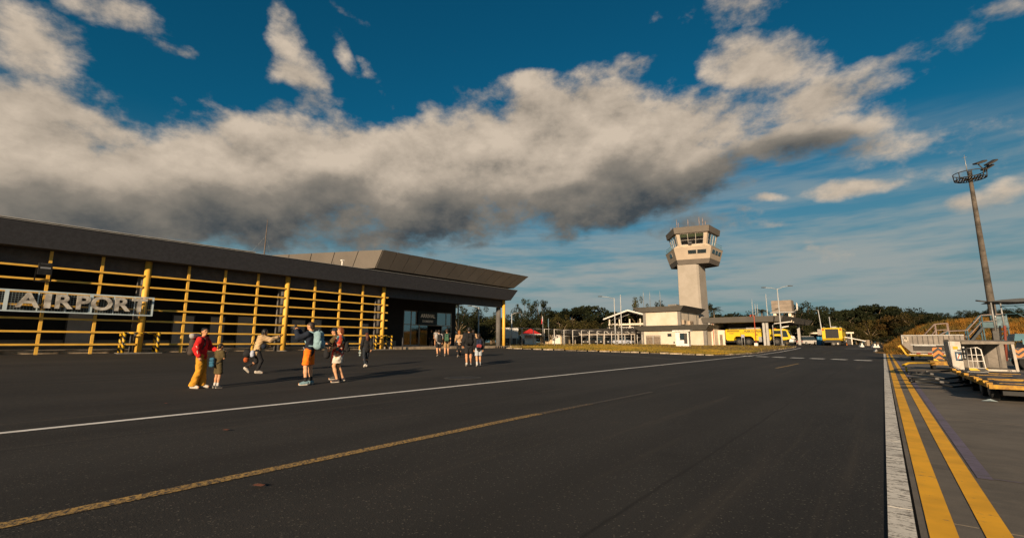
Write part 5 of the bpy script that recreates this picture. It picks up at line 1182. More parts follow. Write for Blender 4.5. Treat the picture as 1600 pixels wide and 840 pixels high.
# black tow bars resting on the ground
TB = mat('tow_bar_black', (0.016, 0.017, 0.018), 0.4, 0.2, 5)
for i, (p, lab) in enumerate((
    ([(1.75,16.2,0.18),(1.25,16.0,0.10),(0.85,15.6,0.20),(0.50,15.2,0.24)], 'black tow bar nearest the camera sticking out of the dollies'),
    ([(1.75,17.2,0.2),(1.3,17.1,0.12),(0.9,16.9,0.2),(0.52,16.7,0.22)], 'second black tow bar sticking out of the dollies'),
    ([(1.75,18.6,0.22),(1.3,18.6,0.14),(0.9,18.5,0.24),(0.55,18.3,0.26)], 'third black tow bar sticking out of the dollies'),
    ([(1.75,20.6,0.3),(1.3,20.4,0.26),(0.95,20.3,0.22),(0.8,20.2,0.2)], 'farthest black tow bar with pale scuffs below the bin'))):
    t = thing('tow_bar', lab, 'tow bar', (0, 0, 0), 0, 'black tow bars')
    MB().tube(p, 0.028, 8).build('bar', TB, t); MB().tube([tuple(c+d for c, d in zip(q, (0.02,0.22,0.0))) for q in p], 0.022, 8).build('bar', TB, t)
    MB().tube([(p[-1][0]-0.02,p[-1][1]-0.02,p[-1][2]), (p[-1][0]-0.10,p[-1][1]-0.03,p[-1][2]+0.02)], [0.04,0.03], 8).build('towing_eye', TB, t)
    MB().tube([(0.98, p[2][1]+0.02, p[2][2]+0.03), (1.06, p[2][1]+0.05, p[2][2]+0.02)], 0.031, 8).build('sleeve', mat('sleeve_worn', (0.16,0.155,0.15), 0.6), t)
# white open cargo bin
BN = thing('cargo_bin', 'white open fronted cargo bin with blue sticker behind flat dollies', 'container', (1.6, 19.7, 0.36))
W, H, Dp = 1.36, 0.88, 1.5
MB().loft([(0.0,0,0.10),(0.0,Dp,0.10),(-0.03,Dp,H),(-0.03,0,H)], [(0.03,0,0.10),(0.03,Dp,0.10),(0.0,Dp,H),(0.0,0,H)]).loft([(0.0,0.001,0.099),(0.0,Dp,0.099),(0.12,Dp,0.0),(0.12,0.001,0.0)], [(0.03,0.001,0.099),(0.03,Dp,0.099),(0.15,Dp,0.0),(0.15,0.001,0.0)]).build('side_panel', mat('bin_side', (0.33,0.33,0.33), 0.5, 0.1, 3, metal=0.2), BN)
MB().add([(0.16,-0.02,0.02),(0.26,-0.02,0.02),(0.24,-0.02,H-0.01),(0.0,-0.02,H-0.01),(0.0,-0.02,0.13),(0.16,0.03,0.02),(0.26,0.03,0.02),(0.24,0.03,H-0.01),(0.0,0.03,H-0.01),(0.0,0.03,0.13)], [(0,1,2,3,4),(9,8,7,6,5),(0,5,6,1),(1,6,7,2),(2,7,8,3),(3,8,9,4),(4,9,5,0)]).build('front_panel', BINW, BN)
for z in (0.32, 0.56): MB().box(0.03, -0.028, z, 0.24, -0.02, z+0.012).build('rivet_strip', STEEL, BN)
MB().box(0.15, 0.0, -0.01, W, Dp, 0.03).build('floor', ALU, BN)
MB().box(0.03, Dp-0.03, 0.03, W, Dp, H).build('back_panel', ALU, BN)
for k in range(4): MB().box(0.3+0.3*k, Dp-0.05, 0.05, 0.36+0.3*k, Dp-0.03, H-0.05).build('rib', mat('rib_dark', (0.13,0.115,0.1)), BN)
MB().loft([(-0.02,-0.05,H),(W+0.02,-0.05,H-0.09),(W+0.02,Dp,H-0.02),(-0.02,Dp,H+0.01)], [(-0.02,-0.05,H+0.03),(W+0.02,-0.05,H-0.03),(W+0.02,Dp,H+0.02),(-0.02,Dp,H+0.035)]).build('roof', mat('bin_roof', (0.17,0.145,0.12), 0.7, 0.2, 4), BN)
MB().box(0.26, -0.06, H-0.10, W, -0.051, H-0.035).build('lintel', mat('bin_lintel', (0.24,0.205,0.165), 0.7, 0.2, 4), BN)
MB().beam((W-0.01,-0.02,0.0),(W-0.03,-0.02,H-0.08),0.06).build('corner_post', BINW, BN)
MB().box(0.27, -0.03, -0.02, W, 0.0, 0.045).build('sill', BINW, BN)
text('lettering', 'PPS', 0.06, mat('stencil_black', (0.02,0.02,0.02)), BN, 0.001, (W-0.17, -0.033, 0.012), (PI/2,0,0), bold=0.001)
MB().box(0.06,-0.03,0.62,0.17,-0.021,0.71).build('yellow_label', mat('label_yellow', (0.55,0.38,0.03)), BN)
st_ = MB().box(0.09,-0.034,0.28,0.235,-0.026,0.545).build('sticker', mat('label_blue', (0.008,0.055,0.11), 0.5), BN)
MB().box(0.12,-0.037,0.33,0.205,-0.034,0.495).build('sticker_field', mat('label_white', (0.6,0.58,0.54)), st_); MB().add([(0.122,-0.039,0.335),(0.145,-0.039,0.335),(0.203,-0.039,0.49),(0.18,-0.039,0.49)], [(0,1,2,3)]).build('sticker_slash', mat('label_red', (0.55,0.07,0.02)), st_)
MB().box(0.27,-0.045,0.30,0.31,-0.021,0.70).build('hinge', STEEL, BN)
# swung-out gate of white tube
gt = thing('safety_gate', 'small white tubular gate with rounded top at the bin mouth', 'gate', (1.93, 19.5, 0.36))
fr_ = [(0,0,0.08),(0,0,0.66),(0.24,0,0.68),(0.31,0,0.62),(0.36,0,0.08),(0,0,0.08)]
MB().tube(fr_, 0.014, 6).build('frame', WHITE, gt)
for x in (0.10, 0.2): MB().tube([(x,0,0.08),(x,0,0.67)], 0.010, 6).build('upright', WHITE, gt)
for z in (0.28, 0.46): MB().tube([(0,0,z),(0.34,0,z)], 0.010, 6).build('rail', WHITE, gt)
for z in (0.34, 0.52, 0.64): MB().tube([(-0.12,0.01,z),(0.12,0.01,z)], 0.018, 6).build('grip', BLACK, gt)
MB().box(0.0,-0.03,0.0,0.40,0.03,0.07).build('hazard_strip', HAZ, gt)
# chevron board on a yellow tow trolley
cb = thing('chevron_trolley', 'orange and black chevron board on a yellow tow trolley', 'trolley', (1.62, 27.0, 0)); cb.scale = (1.12, 1.12, 1.12)
def chevron():
    m = bpy.data.materials.new('chevron'); m.use_nodes = True; nt = m.node_tree; b = nt.nodes['Principled BSDF']
    s = N(nt, 'ShaderNodeSeparateXYZ', {0: N(nt, 'ShaderNodeTexCoord').outputs['Object']}).outputs
    q = M(nt, 'FRACT', M(nt, 'MULTIPLY', M(nt, 'ADD', s[2], M(nt, 'MULTIPLY', M(nt, 'ABSOLUTE', M(nt, 'SUBTRACT', M(nt, 'FRACT', M(nt, 'MULTIPLY', s[0], 3)), 0.5)), 0.3)), 4.6))
    nt.links.new(MIX(nt, M(nt, 'GREATER_THAN', q, 0.5), (0.60, 0.17, 0.015), (0.012, 0.012, 0.012)), b.inputs['Base Color']); return m
MB().box(0.0,0,0.44,0.27,0.04,0.86).build('board', chevron(), cb); MB().box(0.0,-0.01,0.36,0.30,0.03,0.435).build('hazard_strip', HAZ, cb)
MB().box(-0.1,0.05,0.2,0.9,1.6,0.34).build('frame', RUSTY, cb)
for x, y in ((0.0,0.3),(0.0,1.3),(0.8,0.3),(0.8,1.3)): MB().wheel((x,y,0.16),0.16,0.1,'x',n=14,hub=0.3).build('wheel', RUBBER, cb)
for dy in (0.0, 0.5, 1.0): MB().tube([(0.0,dy,0.28),(-0.8,dy*0.5-1.6,0.30),(-0.98,dy*0.3-2.4,0.24)], 0.03, 6).build('tow_arm', mat('tow_yellow', (0.62,0.36,0.015), 0.5, 0.1, 3), cb)
MB().wheel((-0.9,-2.3,0.1),0.1,0.05,'x',n=12,hub=0.2).build('jockey_wheel', mat('tow_yellow', (0.62,0.36,0.015)), cb)
# grey ribbed container on a yellow dolly
GC = thing('freight_container', 'grey ribbed freight container with slanted corner on yellow dolly', 'container', (0.95, 40.0, 0.45))
Wc = 3.0
MB().extr([(0.45,0.05),(Wc,0.05),(Wc,1.2),(0.0,1.2),(0.0,0.6)], 'y', 0.0, 1.5).build('body', mat('container_grey', (0.22,0.19,0.16), 0.6, 0.15, 2.0, 0.1, 10, metal=0.15), GC)
for k in range(10): MB().box(0.55+0.25*k,-0.03,0.6,0.59+0.25*k,0.0,1.16).build('rib', mat('container_rib', (0.11,0.095,0.08), 0.6), GC)
MB().box(0.02,-0.035,1.16,Wc,0.0,1.21).box(0.02,-0.034,0.62,0.06,0.0,1.16).box(0.42,-0.034,0.55,Wc,0.0,0.6).build('edge_rail', STEEL, GC)
MB().box(0.08,-0.032,0.75,0.36,-0.004,1.1).build('placard', mat('placard', (0.42,0.36,0.28), 0.6, 0.5, 12), GC)
MB().box(0.55,-0.06,0.2,Wc,-0.001,0.54).build('door_recess', mat('recess_dark', (0.05,0.045,0.04)), GC); MB().box(0.6,-0.12,0.5,1.65,-0.061,0.55).build('shelf', STEEL, GC)
gd = thing('container_dolly', 'yellow dolly carrying the grey ribbed container', 'dolly', (0.9, 39.6, 0))
YB = mat('tow_yellow', (0.62,0.36,0.015))
MB().box(0.2,0,0.30,3.2,0.1,0.42).box(0.2,1.7,0.30,3.2,1.8,0.42).box(0.2,0.1,0.30,0.3,1.7,0.42).build('frame', YB, gd)
MB().beam((0.22,0.05,0.36),(-0.08,0.05,1.0),0.09).build('lever', YB, gd); MB().cbox(-0.1,0.05,0.92,0.16,0.1,0.08).build('lever_grip', YB, gd)
MB().box(0.35,0.05,0.42,3.1,1.75,0.448).build('deck', WHITE, gd)
for x in (0.5, 2.9):
    for y in (0.3, 1.5): MB().wheel((x,y,0.15),0.15,0.12,'x',n=14,hub=0.3).build('wheel', RUBBER, gd)
for k in range(4): MB().box(0.7+0.55*k,-0.02,0.44,0.9+0.55*k,0.0,0.52).build('reflector', mat('strip_red', (0.25,0.02,0.015)), gd)
# orange hose on the grass edge
hs = [G(1393+i*2.2, 551.5+0.4*math.sin(i*0.9)) for i in range(9)]
t = thing('hose', 'orange hose lying on the grass left of the grey container', 'hose', (hs[0][0], hs[0][1], zg(*hs[0])))
MB().tube([(x-hs[0][0], y-hs[0][1], 0.06) for x, y in hs], 0.06, 6).build('tube', ORANGE, t); MB().tube([(0,0,0.06),(-0.2,-0.1,0.06)], 0.08, 6).build('coupling', STEEL, t)
# pale pink handrails of a step unit behind the container
RB = mat('rail_pink', (0.30,0.22,0.185), 0.5, 0.1, 2)
t = thing('maintenance_steps', 'pale tubular maintenance steps behind the grey container', 'steps', (2.2, 47.5, 0))
for y in (0.0, 0.7):
    MB().tube([(0.0,y,1.35),(1.0,y,2.55),(1.72,y,2.6)], 0.035, 6).build('handrail', RB, t); MB().tube([(0.3,y,1.2),(1.05,y,2.1),(1.72,y,2.12)], 0.03, 6).build('handrail', RB, t)
    MB().tube([(1.02,y,0.0),(1.02,y,2.55)], 0.035, 6).build('post', RB, t); MB().tube([(1.72,y,0.0),(1.72,y,2.6)], 0.035, 6).build('post', RB, t)
for k in range(6): MB().box(0.0+0.17*k,0.02,0.25+0.24*k,0.25+0.17*k,0.68,0.29+0.24*k).build('tread', STEEL, t)
MB().box(1.0,0.0,1.66,1.75,0.7,1.72).build('platform', RB, t)
# blue boarding stairs
BL = mat('stair_blue', (0.05,0.115,0.145), 0.5, 0.12, 2.0); BL2 = mat('stair_blue_panel', (0.06,0.125,0.15), 0.55, 0.15, 3.0)
BS = thing('boarding_stairs', 'blue steel boarding stairs with landing below the light mast', 'stairs', (2.1, 42.0, 0))
for y in (0.0, 1.0):
    MB().tube([(0.0,y,1.05),(1.3,y,1.92),(2.25,y,1.95),(3.0,y,2.92),(4.1,y,2.95)], 0.032, 6).build('handrail', RB if y == 0 else BL, BS)
    MB().tube([(0.0,y,0.72),(1.3,y,1.55),(2.25,y,1.55),(3.0,y,2.5),(4.1,y,2.55)], 0.026, 6).build('mid_rail', RB if y == 0 else BL, BS)
    MB().beam((-0.3,y,0.2),(1.3,y,1.1),0.12).beam((1.3,y,1.1),(2.25,y,1.1),0.12).beam((2.25,y,1.1),(3.0,y,2.15),0.12).build('stringer', mat('stair_dark', (0.06,0.07,0.075)), BS)
    for x, za, zb_ in ((1.3,0,1.92),(2.25,0,1.95),(3.0,0,2.92),(3.55,2.15,2.92),(4.1,0,2.95)): MB().tube([(x,y,za),(x,y,zb_)], 0.04, 6).build('post', BL, BS)
for k in range(6): MB().box(-0.2+0.25*k,0.05,0.28+0.14*k,0.05+0.25*k,0.95,0.31+0.14*k).build('tread', STEEL, BS)
for k in range(6): MB().box(2.27+0.12*k,0.05,1.2+0.16*k,2.5+0.12*k,0.95,1.23+0.16*k).build('tread', mat('stair_dark', (0.06,0.07,0.075)), BS)
MB().box(1.3,0.05,1.08,2.25,0.95,1.12).build('landing', STEEL, BS)
MB().box(2.95,-0.05,2.10,4.15,1.05,2.18).build('platform', BL, BS); MB().box(3.0,-0.04,2.18,4.15,-0.01,2.46).build('kick_panel', BL2, BS); MB().box(3.5,-0.06,2.2,4.12,-0.041,2.82).build('guard_panel', mat('stair_panel_pale', (0.10,0.165,0.195), 0.5, 0.3, 4), BS)
MB().tube([(3.0,0,0.05),(4.1,0,2.1)], 0.03, 6).build('brace', BL, BS)
# high-lift loader with canopy
HL = thing('loader_vehicle', 'blue service loader with dark flat canopy at right edge', 'loader', (3.75, 29.0, 0))
MB().extr([(0.0,2.96),(0.45,3.02),(1.0,3.05),(2.6,3.02),(2.6,2.94),(0.9,2.9)], 'y', -0.2, 1.6).build('canopy', mat('canopy_dark', (0.03,0.035,0.04), 0.6), HL)
for x, y in ((0.12,-0.1),(0.42,0.0),(1.5,-0.1),(0.4,1.5),(2.4,-0.1),(2.4,1.5)): MB().tube([(x,y,1.7),(x+0.0,y,2.98)], 0.028, 6).build('post', STEEL, HL)
for a_, b_ in (((0.42,-0.1,2.75),(1.5,-0.1,1.9)),((0.8,-0.1,2.75),(1.9,-0.1,1.9)),((0.42,-0.1,2.75),(2.4,-0.1,2.75)),((0.42,-0.1,2.4),(2.4,-0.1,2.4))): MB().tube([a_, b_], 0.018, 5).build('stay', BL, HL)
MB().extr([(0.62,1.25),(1.6,1.25),(1.6,1.75),(1.3,1.75),(1.25,1.55),(0.68,1.55)], 'y', -0.15, 1.3).build('seat_box', mat('loader_blue', (0.03,0.13,0.18), 0.45, 0.1, 2), HL)
MB().extr([(0.55,0.5),(2.6,0.5),(2.6,1.2),(0.95,1.2),(0.85,0.9),(0.55,0.8)], 'y', -0.2, 1.5).build('chassis', mat('loader_grey', (0.10,0.10,0.105), 0.5), HL)
MB().extr([(0.85,1.1),(1.05,1.1),(1.05,1.24),(2.6,1.24),(2.6,1.32),(0.85,1.32)], 'y', -0.22, -0.2).build('trim_rail', mat('rail_pale_blue', (0.12,0.24,0.28)), HL)
MB().tube([(0.3,-0.1,0.4),(0.42,-0.1,1.9)], 0.05, 6).build('ladder_post', mat('loader_red', (0.20,0.05,0.03)), HL); MB().tube([(0.18,-0.1,0.4),(0.28,-0.1,1.9)], 0.035, 6).build('ladder_post', BLACK, HL)
for k in range(4): MB().tube([(0.22+0.02*k,-0.1,0.6+0.35*k),(0.36+0.02*k,-0.1,0.6+0.35*k)], 0.025, 5).build('rung', BL, HL)
for x, y in ((1.0,0.0),(2.2,0.0),(1.0,1.3),(2.2,1.3)):
    w = MB().wheel((x,y,0.35),0.35,0.25,'y',n=18,hub=0.5).build('wheel', RUBBER, HL); MB().wheel((x,y,0.35),0.18,0.26,'y',n=12,hub=0.05).build('rim', STEEL, w)
MB().box(0.56,-0.24,0.55,0.85,-0.2,0.95).build('chevron_plate', chevron(), HL)
# flood-light mast
mx_, my_ = 6.17, 46.0
LM = thing('light_mast', 'tall weathered floodlight mast with ring platform beside the mound', 'light mast', (mx_, my_, 0))
MB().tube([(0,0,0),(0,0,4),(0,0,9),(0,0,13.35)], [0.24,0.205,0.155,0.11], 16).build('pole', mat('mast_concrete', (0.115,0.095,0.075), 0.85, 0.35, 1.2, 0.2, 8), LM)
ST = mat('mast_steel', (0.045,0.042,0.04), 0.6)
for z, r_ in ((13.0, 0.86), (13.45, 0.90)):
    MB().tube([(r_*math.cos(2*PI*k/28), r_*math.sin(2*PI*k/28), z) for k in range(29)], 0.032, 6, cap=False).build('ring', ST, LM)
for k in range(8):
    a = 2*PI*k/8; MB().beam((0.1*math.cos(a),0.1*math.sin(a),13.0),(0.86*math.cos(a),0.86*math.sin(a),13.0),0.06).build('spoke', ST, LM); MB().tube([(0.86*math.cos(a),0.86*math.sin(a),13.0),(0.90*math.cos(a),0.90*math.sin(a),13.45)],0.03,6).build('stanchion', ST, LM)
gr = MB()
for k in range(11):
    x = -0.75 + 0.15*k; h = math.sqrt(max(0.01, 0.84**2 - x*x))
    gr.box(x-0.03,-h,12.96,x+0.03,h,12.99)
gr.build('grating', ST, LM)['kind'] = 'stuff'
MB().tube([(0,0,13.3),(0,0,13.6)], 0.12, 10).build('hub', ST, LM); MB().tube([(-0.1,0,13.5),(-0.12,0,14.9)], [0.03,0.012], 6).build('lightning_rod', STEEL, LM); MB().tube([(-0.25,0,14.7),(0.0,0,14.7)], 0.015, 5).build('rod_crossbar', STEEL, LM)
for i, (x, y, z, ry) in enumerate(((0.55,-0.45,14.0,-0.3),(1.15,-0.1,13.95,-0.55),(1.0,0.35,13.75,-0.55))):
    hd = MB().cbox(0,0,0,0.62,0.46,0.10).build('floodlight', ST, LM, (x,y,z)); hd.rotation_euler = (0.3, ry, 0.3)
    MB().cbox(0,0,-0.06,0.5,0.36,0.02).build('lens', glass('lens', (0.2,0.2,0.2)), hd)
    MB().tube([(0.75,y*0.6,13.4),(x-0.12,y,z-0.06)], 0.04, 6).build('bracket', ST, LM)
for z in (4.0,): MB().tube([(-0.2,0,z*1.0),(-0.75,0,z+0.12)], 0.05, 6).build('bracket', ST, LM)
MB().cbox(-0.02,-0.33,1.6,0.4,0.25,0.7).build('junction_box', mat('box_dull', (0.10,0.095,0.09)), LM); MB().tube([(0,0,0),(0,0,0.25)], 0.55, 12).build('base_plate', CONC, LM)
# scrap of paper and a few fallen leaves
x, y = G(1546, 628)
o = MB().add([(-0.12,-0.02,0.008),(0.02,-0.05,0.02),(0.13,-0.01,0.008),(0.03,0.10,0.05),(-0.05,0.06,0.02)], [(0,1,3,4),(1,2,3)]).build('paper_scrap', mat('paper', (0.45,0.55,0.58), 0.7, 0.05), None, (x, y, 0.012)); tag(o, 'crumpled pale blue paper scrap on the concrete by the dolly', 'paper')
LEAFM = mat('fallen_leaf', (0.20,0.07,0.035), 0.8, 0.2, 20)
for i, (u, v, lab) in enumerate(((404, 761, 'dry red leaf on the tarmac below the faded yellow line'), (353, 673, 'dry orange leaf on the tarmac between white and yellow lines'), (259, 631, 'tiny dry leaf on the tarmac above the white line'))):
    x, y = G(u, v); s = (0.07, 0.07, 0.06)[i]
    o = MB().add([(-s,0,0.005),(-s*0.3,-s*0.35,0.012),(s*0.6,-s*0.3,0.01),(s,0,0.02),(s*0.5,s*0.3,0.012),(-s*0.4,s*0.3,0.016)], [(0,1,5),(1,2,4,5),(2,3,4)]).build('fallen_leaf', LEAFM, None, (x, y, zg(x, y)+0.008), 0.4); tag(o, lab, 'leaf', 'fallen leaves')

# ------------------------------------------------------------------ people: smooth bodies from blended limbs
def nets(F, lo, h):
    S = F < 0; nx, ny, nz = F.shape
    c = [(i, j, k) for i in (0, 1) for j in (0, 1) for k in (0, 1)]
    sub = lambda A, o: A[o[0]:nx-1+o[0], o[1]:ny-1+o[1], o[2]:nz-1+o[2]]
    cnt = sum(sub(S, o).astype(np.int8) for o in c); act = (cnt > 0) & (cnt < 8)
    P = np.zeros(act.shape + (3,)); n = np.zeros(act.shape)
    for a in c:
        for ax in range(3):
            if a[ax] == 0:
                b = list(a); b[ax] = 1; fa = sub(F, a); fb = sub(F, tuple(b)); cr = (fa < 0) != (fb < 0)
                with np.errstate(divide='ignore', invalid='ignore'): t = np.where(cr, fa/(fa-fb), 0)
                for q in range(3): P[..., q] += np.where(cr, a[q] + (t if q == ax else 0), 0)
                n += cr
    idx = -np.ones(act.shape, int); I = np.argwhere(act); idx[act] = np.arange(len(I))
    V = (I + P[act]/np.maximum(n[act], 1)[:, None])*h + lo
    Q = []
    for ax in range(3):
        sl0 = [slice(1, None) if q != ax else slice(None) for q in range(3)]
        A = S[tuple(slice(1, -1) if q != ax else slice(0, -1) for q in range(3))]; B = S[tuple(slice(1, -1) if q != ax else slice(1, None) for q in range(3))]
        for flip, mk in ((False, A & ~B), (True, ~A & B)):
            e = np.argwhere(mk)
            if not len(e): continue
            u, v = (ax+1) % 3, (ax+2) % 3; base = e.copy(); base[:, u] += 1; base[:, v] += 1
            def cell(du, dv):
                g = base.copy(); g[:, u] -= du; g[:, v] -= dv; return idx[g[:, 0], g[:, 1], g[:, 2]]
            q = np.stack([cell(1, 1), cell(0, 1), cell(0, 0), cell(1, 0)], 1)
            Q.append(q[:, ::-1] if flip else q)
    Q = np.concatenate(Q); Q = Q[(Q >= 0).all(1)]
    return V, Q
def sdf(prims, h=0.016, k=0.03, cuts=(), wr=0.0, seed=0):
    """prims: (a, b, ra, rb[, flat]) rounded cones; flat squeezes the front-back direction"""
    A = np.array([[*p[0], *p[1]] for p in prims]); R = max(max(p[2], p[3]) for p in prims) + 2*h + k + wr
    lo = np.minimum(A[:, :3].min(0), A[:, 3:].min(0)) - R; hi = np.maximum(A[:, :3].max(0), A[:, 3:].max(0)) + R
    n = np.ceil((hi-lo)/h).astype(int)+1; F = np.full(tuple(n), 0.2)
    ax = [lo[q] + h*np.arange(n[q]) for q in range(3)]
    for p in prims:
        a, b = np.array(p[0], float), np.array(p[1], float); ra, rb = p[2], p[3]; fl = p[4] if len(p) > 4 else 1.0
        m = max(ra, rb) + k + 2.5*h; l = np.minimum(a, b) - m; u = np.maximum(a, b) + m
        s = [slice(max(0, int((l[q]-lo[q])/h)), min(n[q], int((u[q]-lo[q])/h)+2)) for q in range(3)]
        X, Y, Z = np.meshgrid(ax[0][s[0]], ax[1][s[1]], ax[2][s[2]], indexing='ij')
        d = b - a; L2 = max(d @ d, 1e-9); px, py, pz = X-a[0], Y-a[1], Z-a[2]
        t = np.clip((px*d[0]+py*d[1]+pz*d[2])/L2, 0, 1)
        D = np.sqrt((px-t*d[0])**2 + ((py-t*d[1])/fl)**2 + (pz-t*d[2])**2) - (ra + (rb-ra)*t)
        if fl < 1: D *= (0.5+0.5*fl)
        G_ = F[tuple(s)]; hh = np.clip(0.5+0.5*(G_-D)/k, 0, 1); F[tuple(s)] = G_*(1-hh) + D*hh - k*hh*(1-hh)
    X, Y, Z = np.meshgrid(*ax, indexing='ij')
    if wr: F = F + wr*(np.sin(X*31+seed+9*Z)*np.sin(Z*27+Y*22+2*seed) + 0.6*np.sin(Z*55+X*30+seed)*np.sin(Y*40))
    for (pt, nv) in cuts: F = np.maximum(F, (X-pt[0])*nv[0] + (Y-pt[1])*nv[1] + (Z-pt[2])*nv[2])
    return nets(F, lo, h)
def skin_of(tone): return mat('skin_%d' % tone, ((0.62, 0.33, 0.18), (0.54, 0.27, 0.14), (0.40, 0.20, 0.10))[tone], 0.6, 0.05, 8)
SHOE_SOLE = mat('shoe_sole', (0.55, 0.50, 0.44), 0.7)
def cloth(name, col, col2=None, sc=6.0): return mat('cloth_'+name, col, 0.9, 0.12, sc, 0.3, 60, col2=col2)
def patterned():
    m = bpy.data.materials.new('cloth_floral'); m.use_nodes = True; nt = m.node_tree; b = nt.nodes['Principled BSDF']; b.inputs['Roughness'].default_value = 0.9
    v = N(nt, 'ShaderNodeTexVoronoi', {'Vector': N(nt, 'ShaderNodeTexCoord').outputs['Object'], 'Scale': 11.0}, feature='F1').outputs
    r = N(nt, 'ShaderNodeValToRGB', {0: N(nt, 'ShaderNodeSeparateColor', {0: v['Color']}).outputs[0]}); cr = r.color_ramp; cr.interpolation = 'CONSTANT'
    cr.elements[0].color = (0.52, 0.07, 0.03, 1); cr.elements[1].position = 0.38; cr.elements[1].color = (0.06, 0.20, 0.22, 1)
    for p, c in ((0.52, (0.58, 0.22, 0.03, 1)), (0.68, (0.03, 0.03, 0.05, 1)), (0.78, (0.50, 0.42, 0.32, 1)), (0.88, (0.50, 0.05, 0.03, 1))): e = cr.elements.new(p); e.color = c
    nt.links.new(r.outputs[0], b.inputs['Base Color']); return m
JD = dict(pelvis=(0,0,.96), waist=(0,0,1.12), chest=(0,0,1.31), neck=(0,-.012,1.47), head=(0,.02,1.645),
          shR=(.18,-.005,1.41), shL=(-.18,-.005,1.41), elR=(.225,-.03,1.14), elL=(-.225,-.03,1.14), wrR=(.235,.04,.90), wrL=(-.235,.04,.90),
          hiR=(.095,0,.93), hiL=(-.095,0,.93), knR=(.10,.02,.50), knL=(-.10,.02,.50), anR=(.105,-.02,.085), anL=(-.105,-.02,.085), toR=(.12,.15,.035), toL=(-.12,.15,.035))
WALK = dict(knR=(.10,.13,.52), anR=(.10,.16,.09), toR=(.11,.32,.05), knL=(-.10,.0,.51), anL=(-.10,-.22,.13), toL=(-.11,-.08,.035), elR=(.235,-.10,1.16), wrR=(.24,-.06,.92), elL=(-.235,.0,1.15), wrL=(-.23,.13,.95))
def hand(w, fdir, side, curl=0.6, nrm=None):
    f = Vector(fdir).normalized(); nrm = Vector(nrm or (-side, 0, 0)); nrm = (nrm - f*nrm.dot(f)).normalized(); t = f.cross(nrm)
    w = Vector(w); pr = [(w - f*0.03, w + f*0.085, 0.027, 0.034)]
    for i, L in enumerate((0.075, 0.085, 0.08, 0.062)):
        o = (i-1.5)*0.0195; b0 = w + f*0.085 + t*o; m1 = b0 + (f*math.cos(curl*0.6) + nrm*math.sin(curl*0.6))*L*0.5; e = m1 + (f*math.cos(curl*1.6) + nrm*math.sin(curl*1.6))*L*0.5
        pr += [(w + f*0.03 + t*o*0.8, b0, 0.012, 0.0105), (b0, m1, 0.0105, 0.0095), (m1, e, 0.0095, 0.008)]
    tb0 = w + f*0.025 - t*0.028; tm = tb0 + f*0.035 - t*0.022 + nrm*0.012; te = tm + f*0.032 + nrm*0.02 - t*0.002
    pr += [(tb0, tm, 0.014, 0.0115), (tm, te, 0.0115, 0.009)]
    return pr
def face_to(x, y, ang): return math.atan2(y, x) + rad(ang) - PI/2
def height_of(x, y, u, vtop):
    r_ = ray(u, vtop); return CH + r_[2]/math.hypot(r_[0], r_[1])*math.hypot(x, y) - zg(x, y)
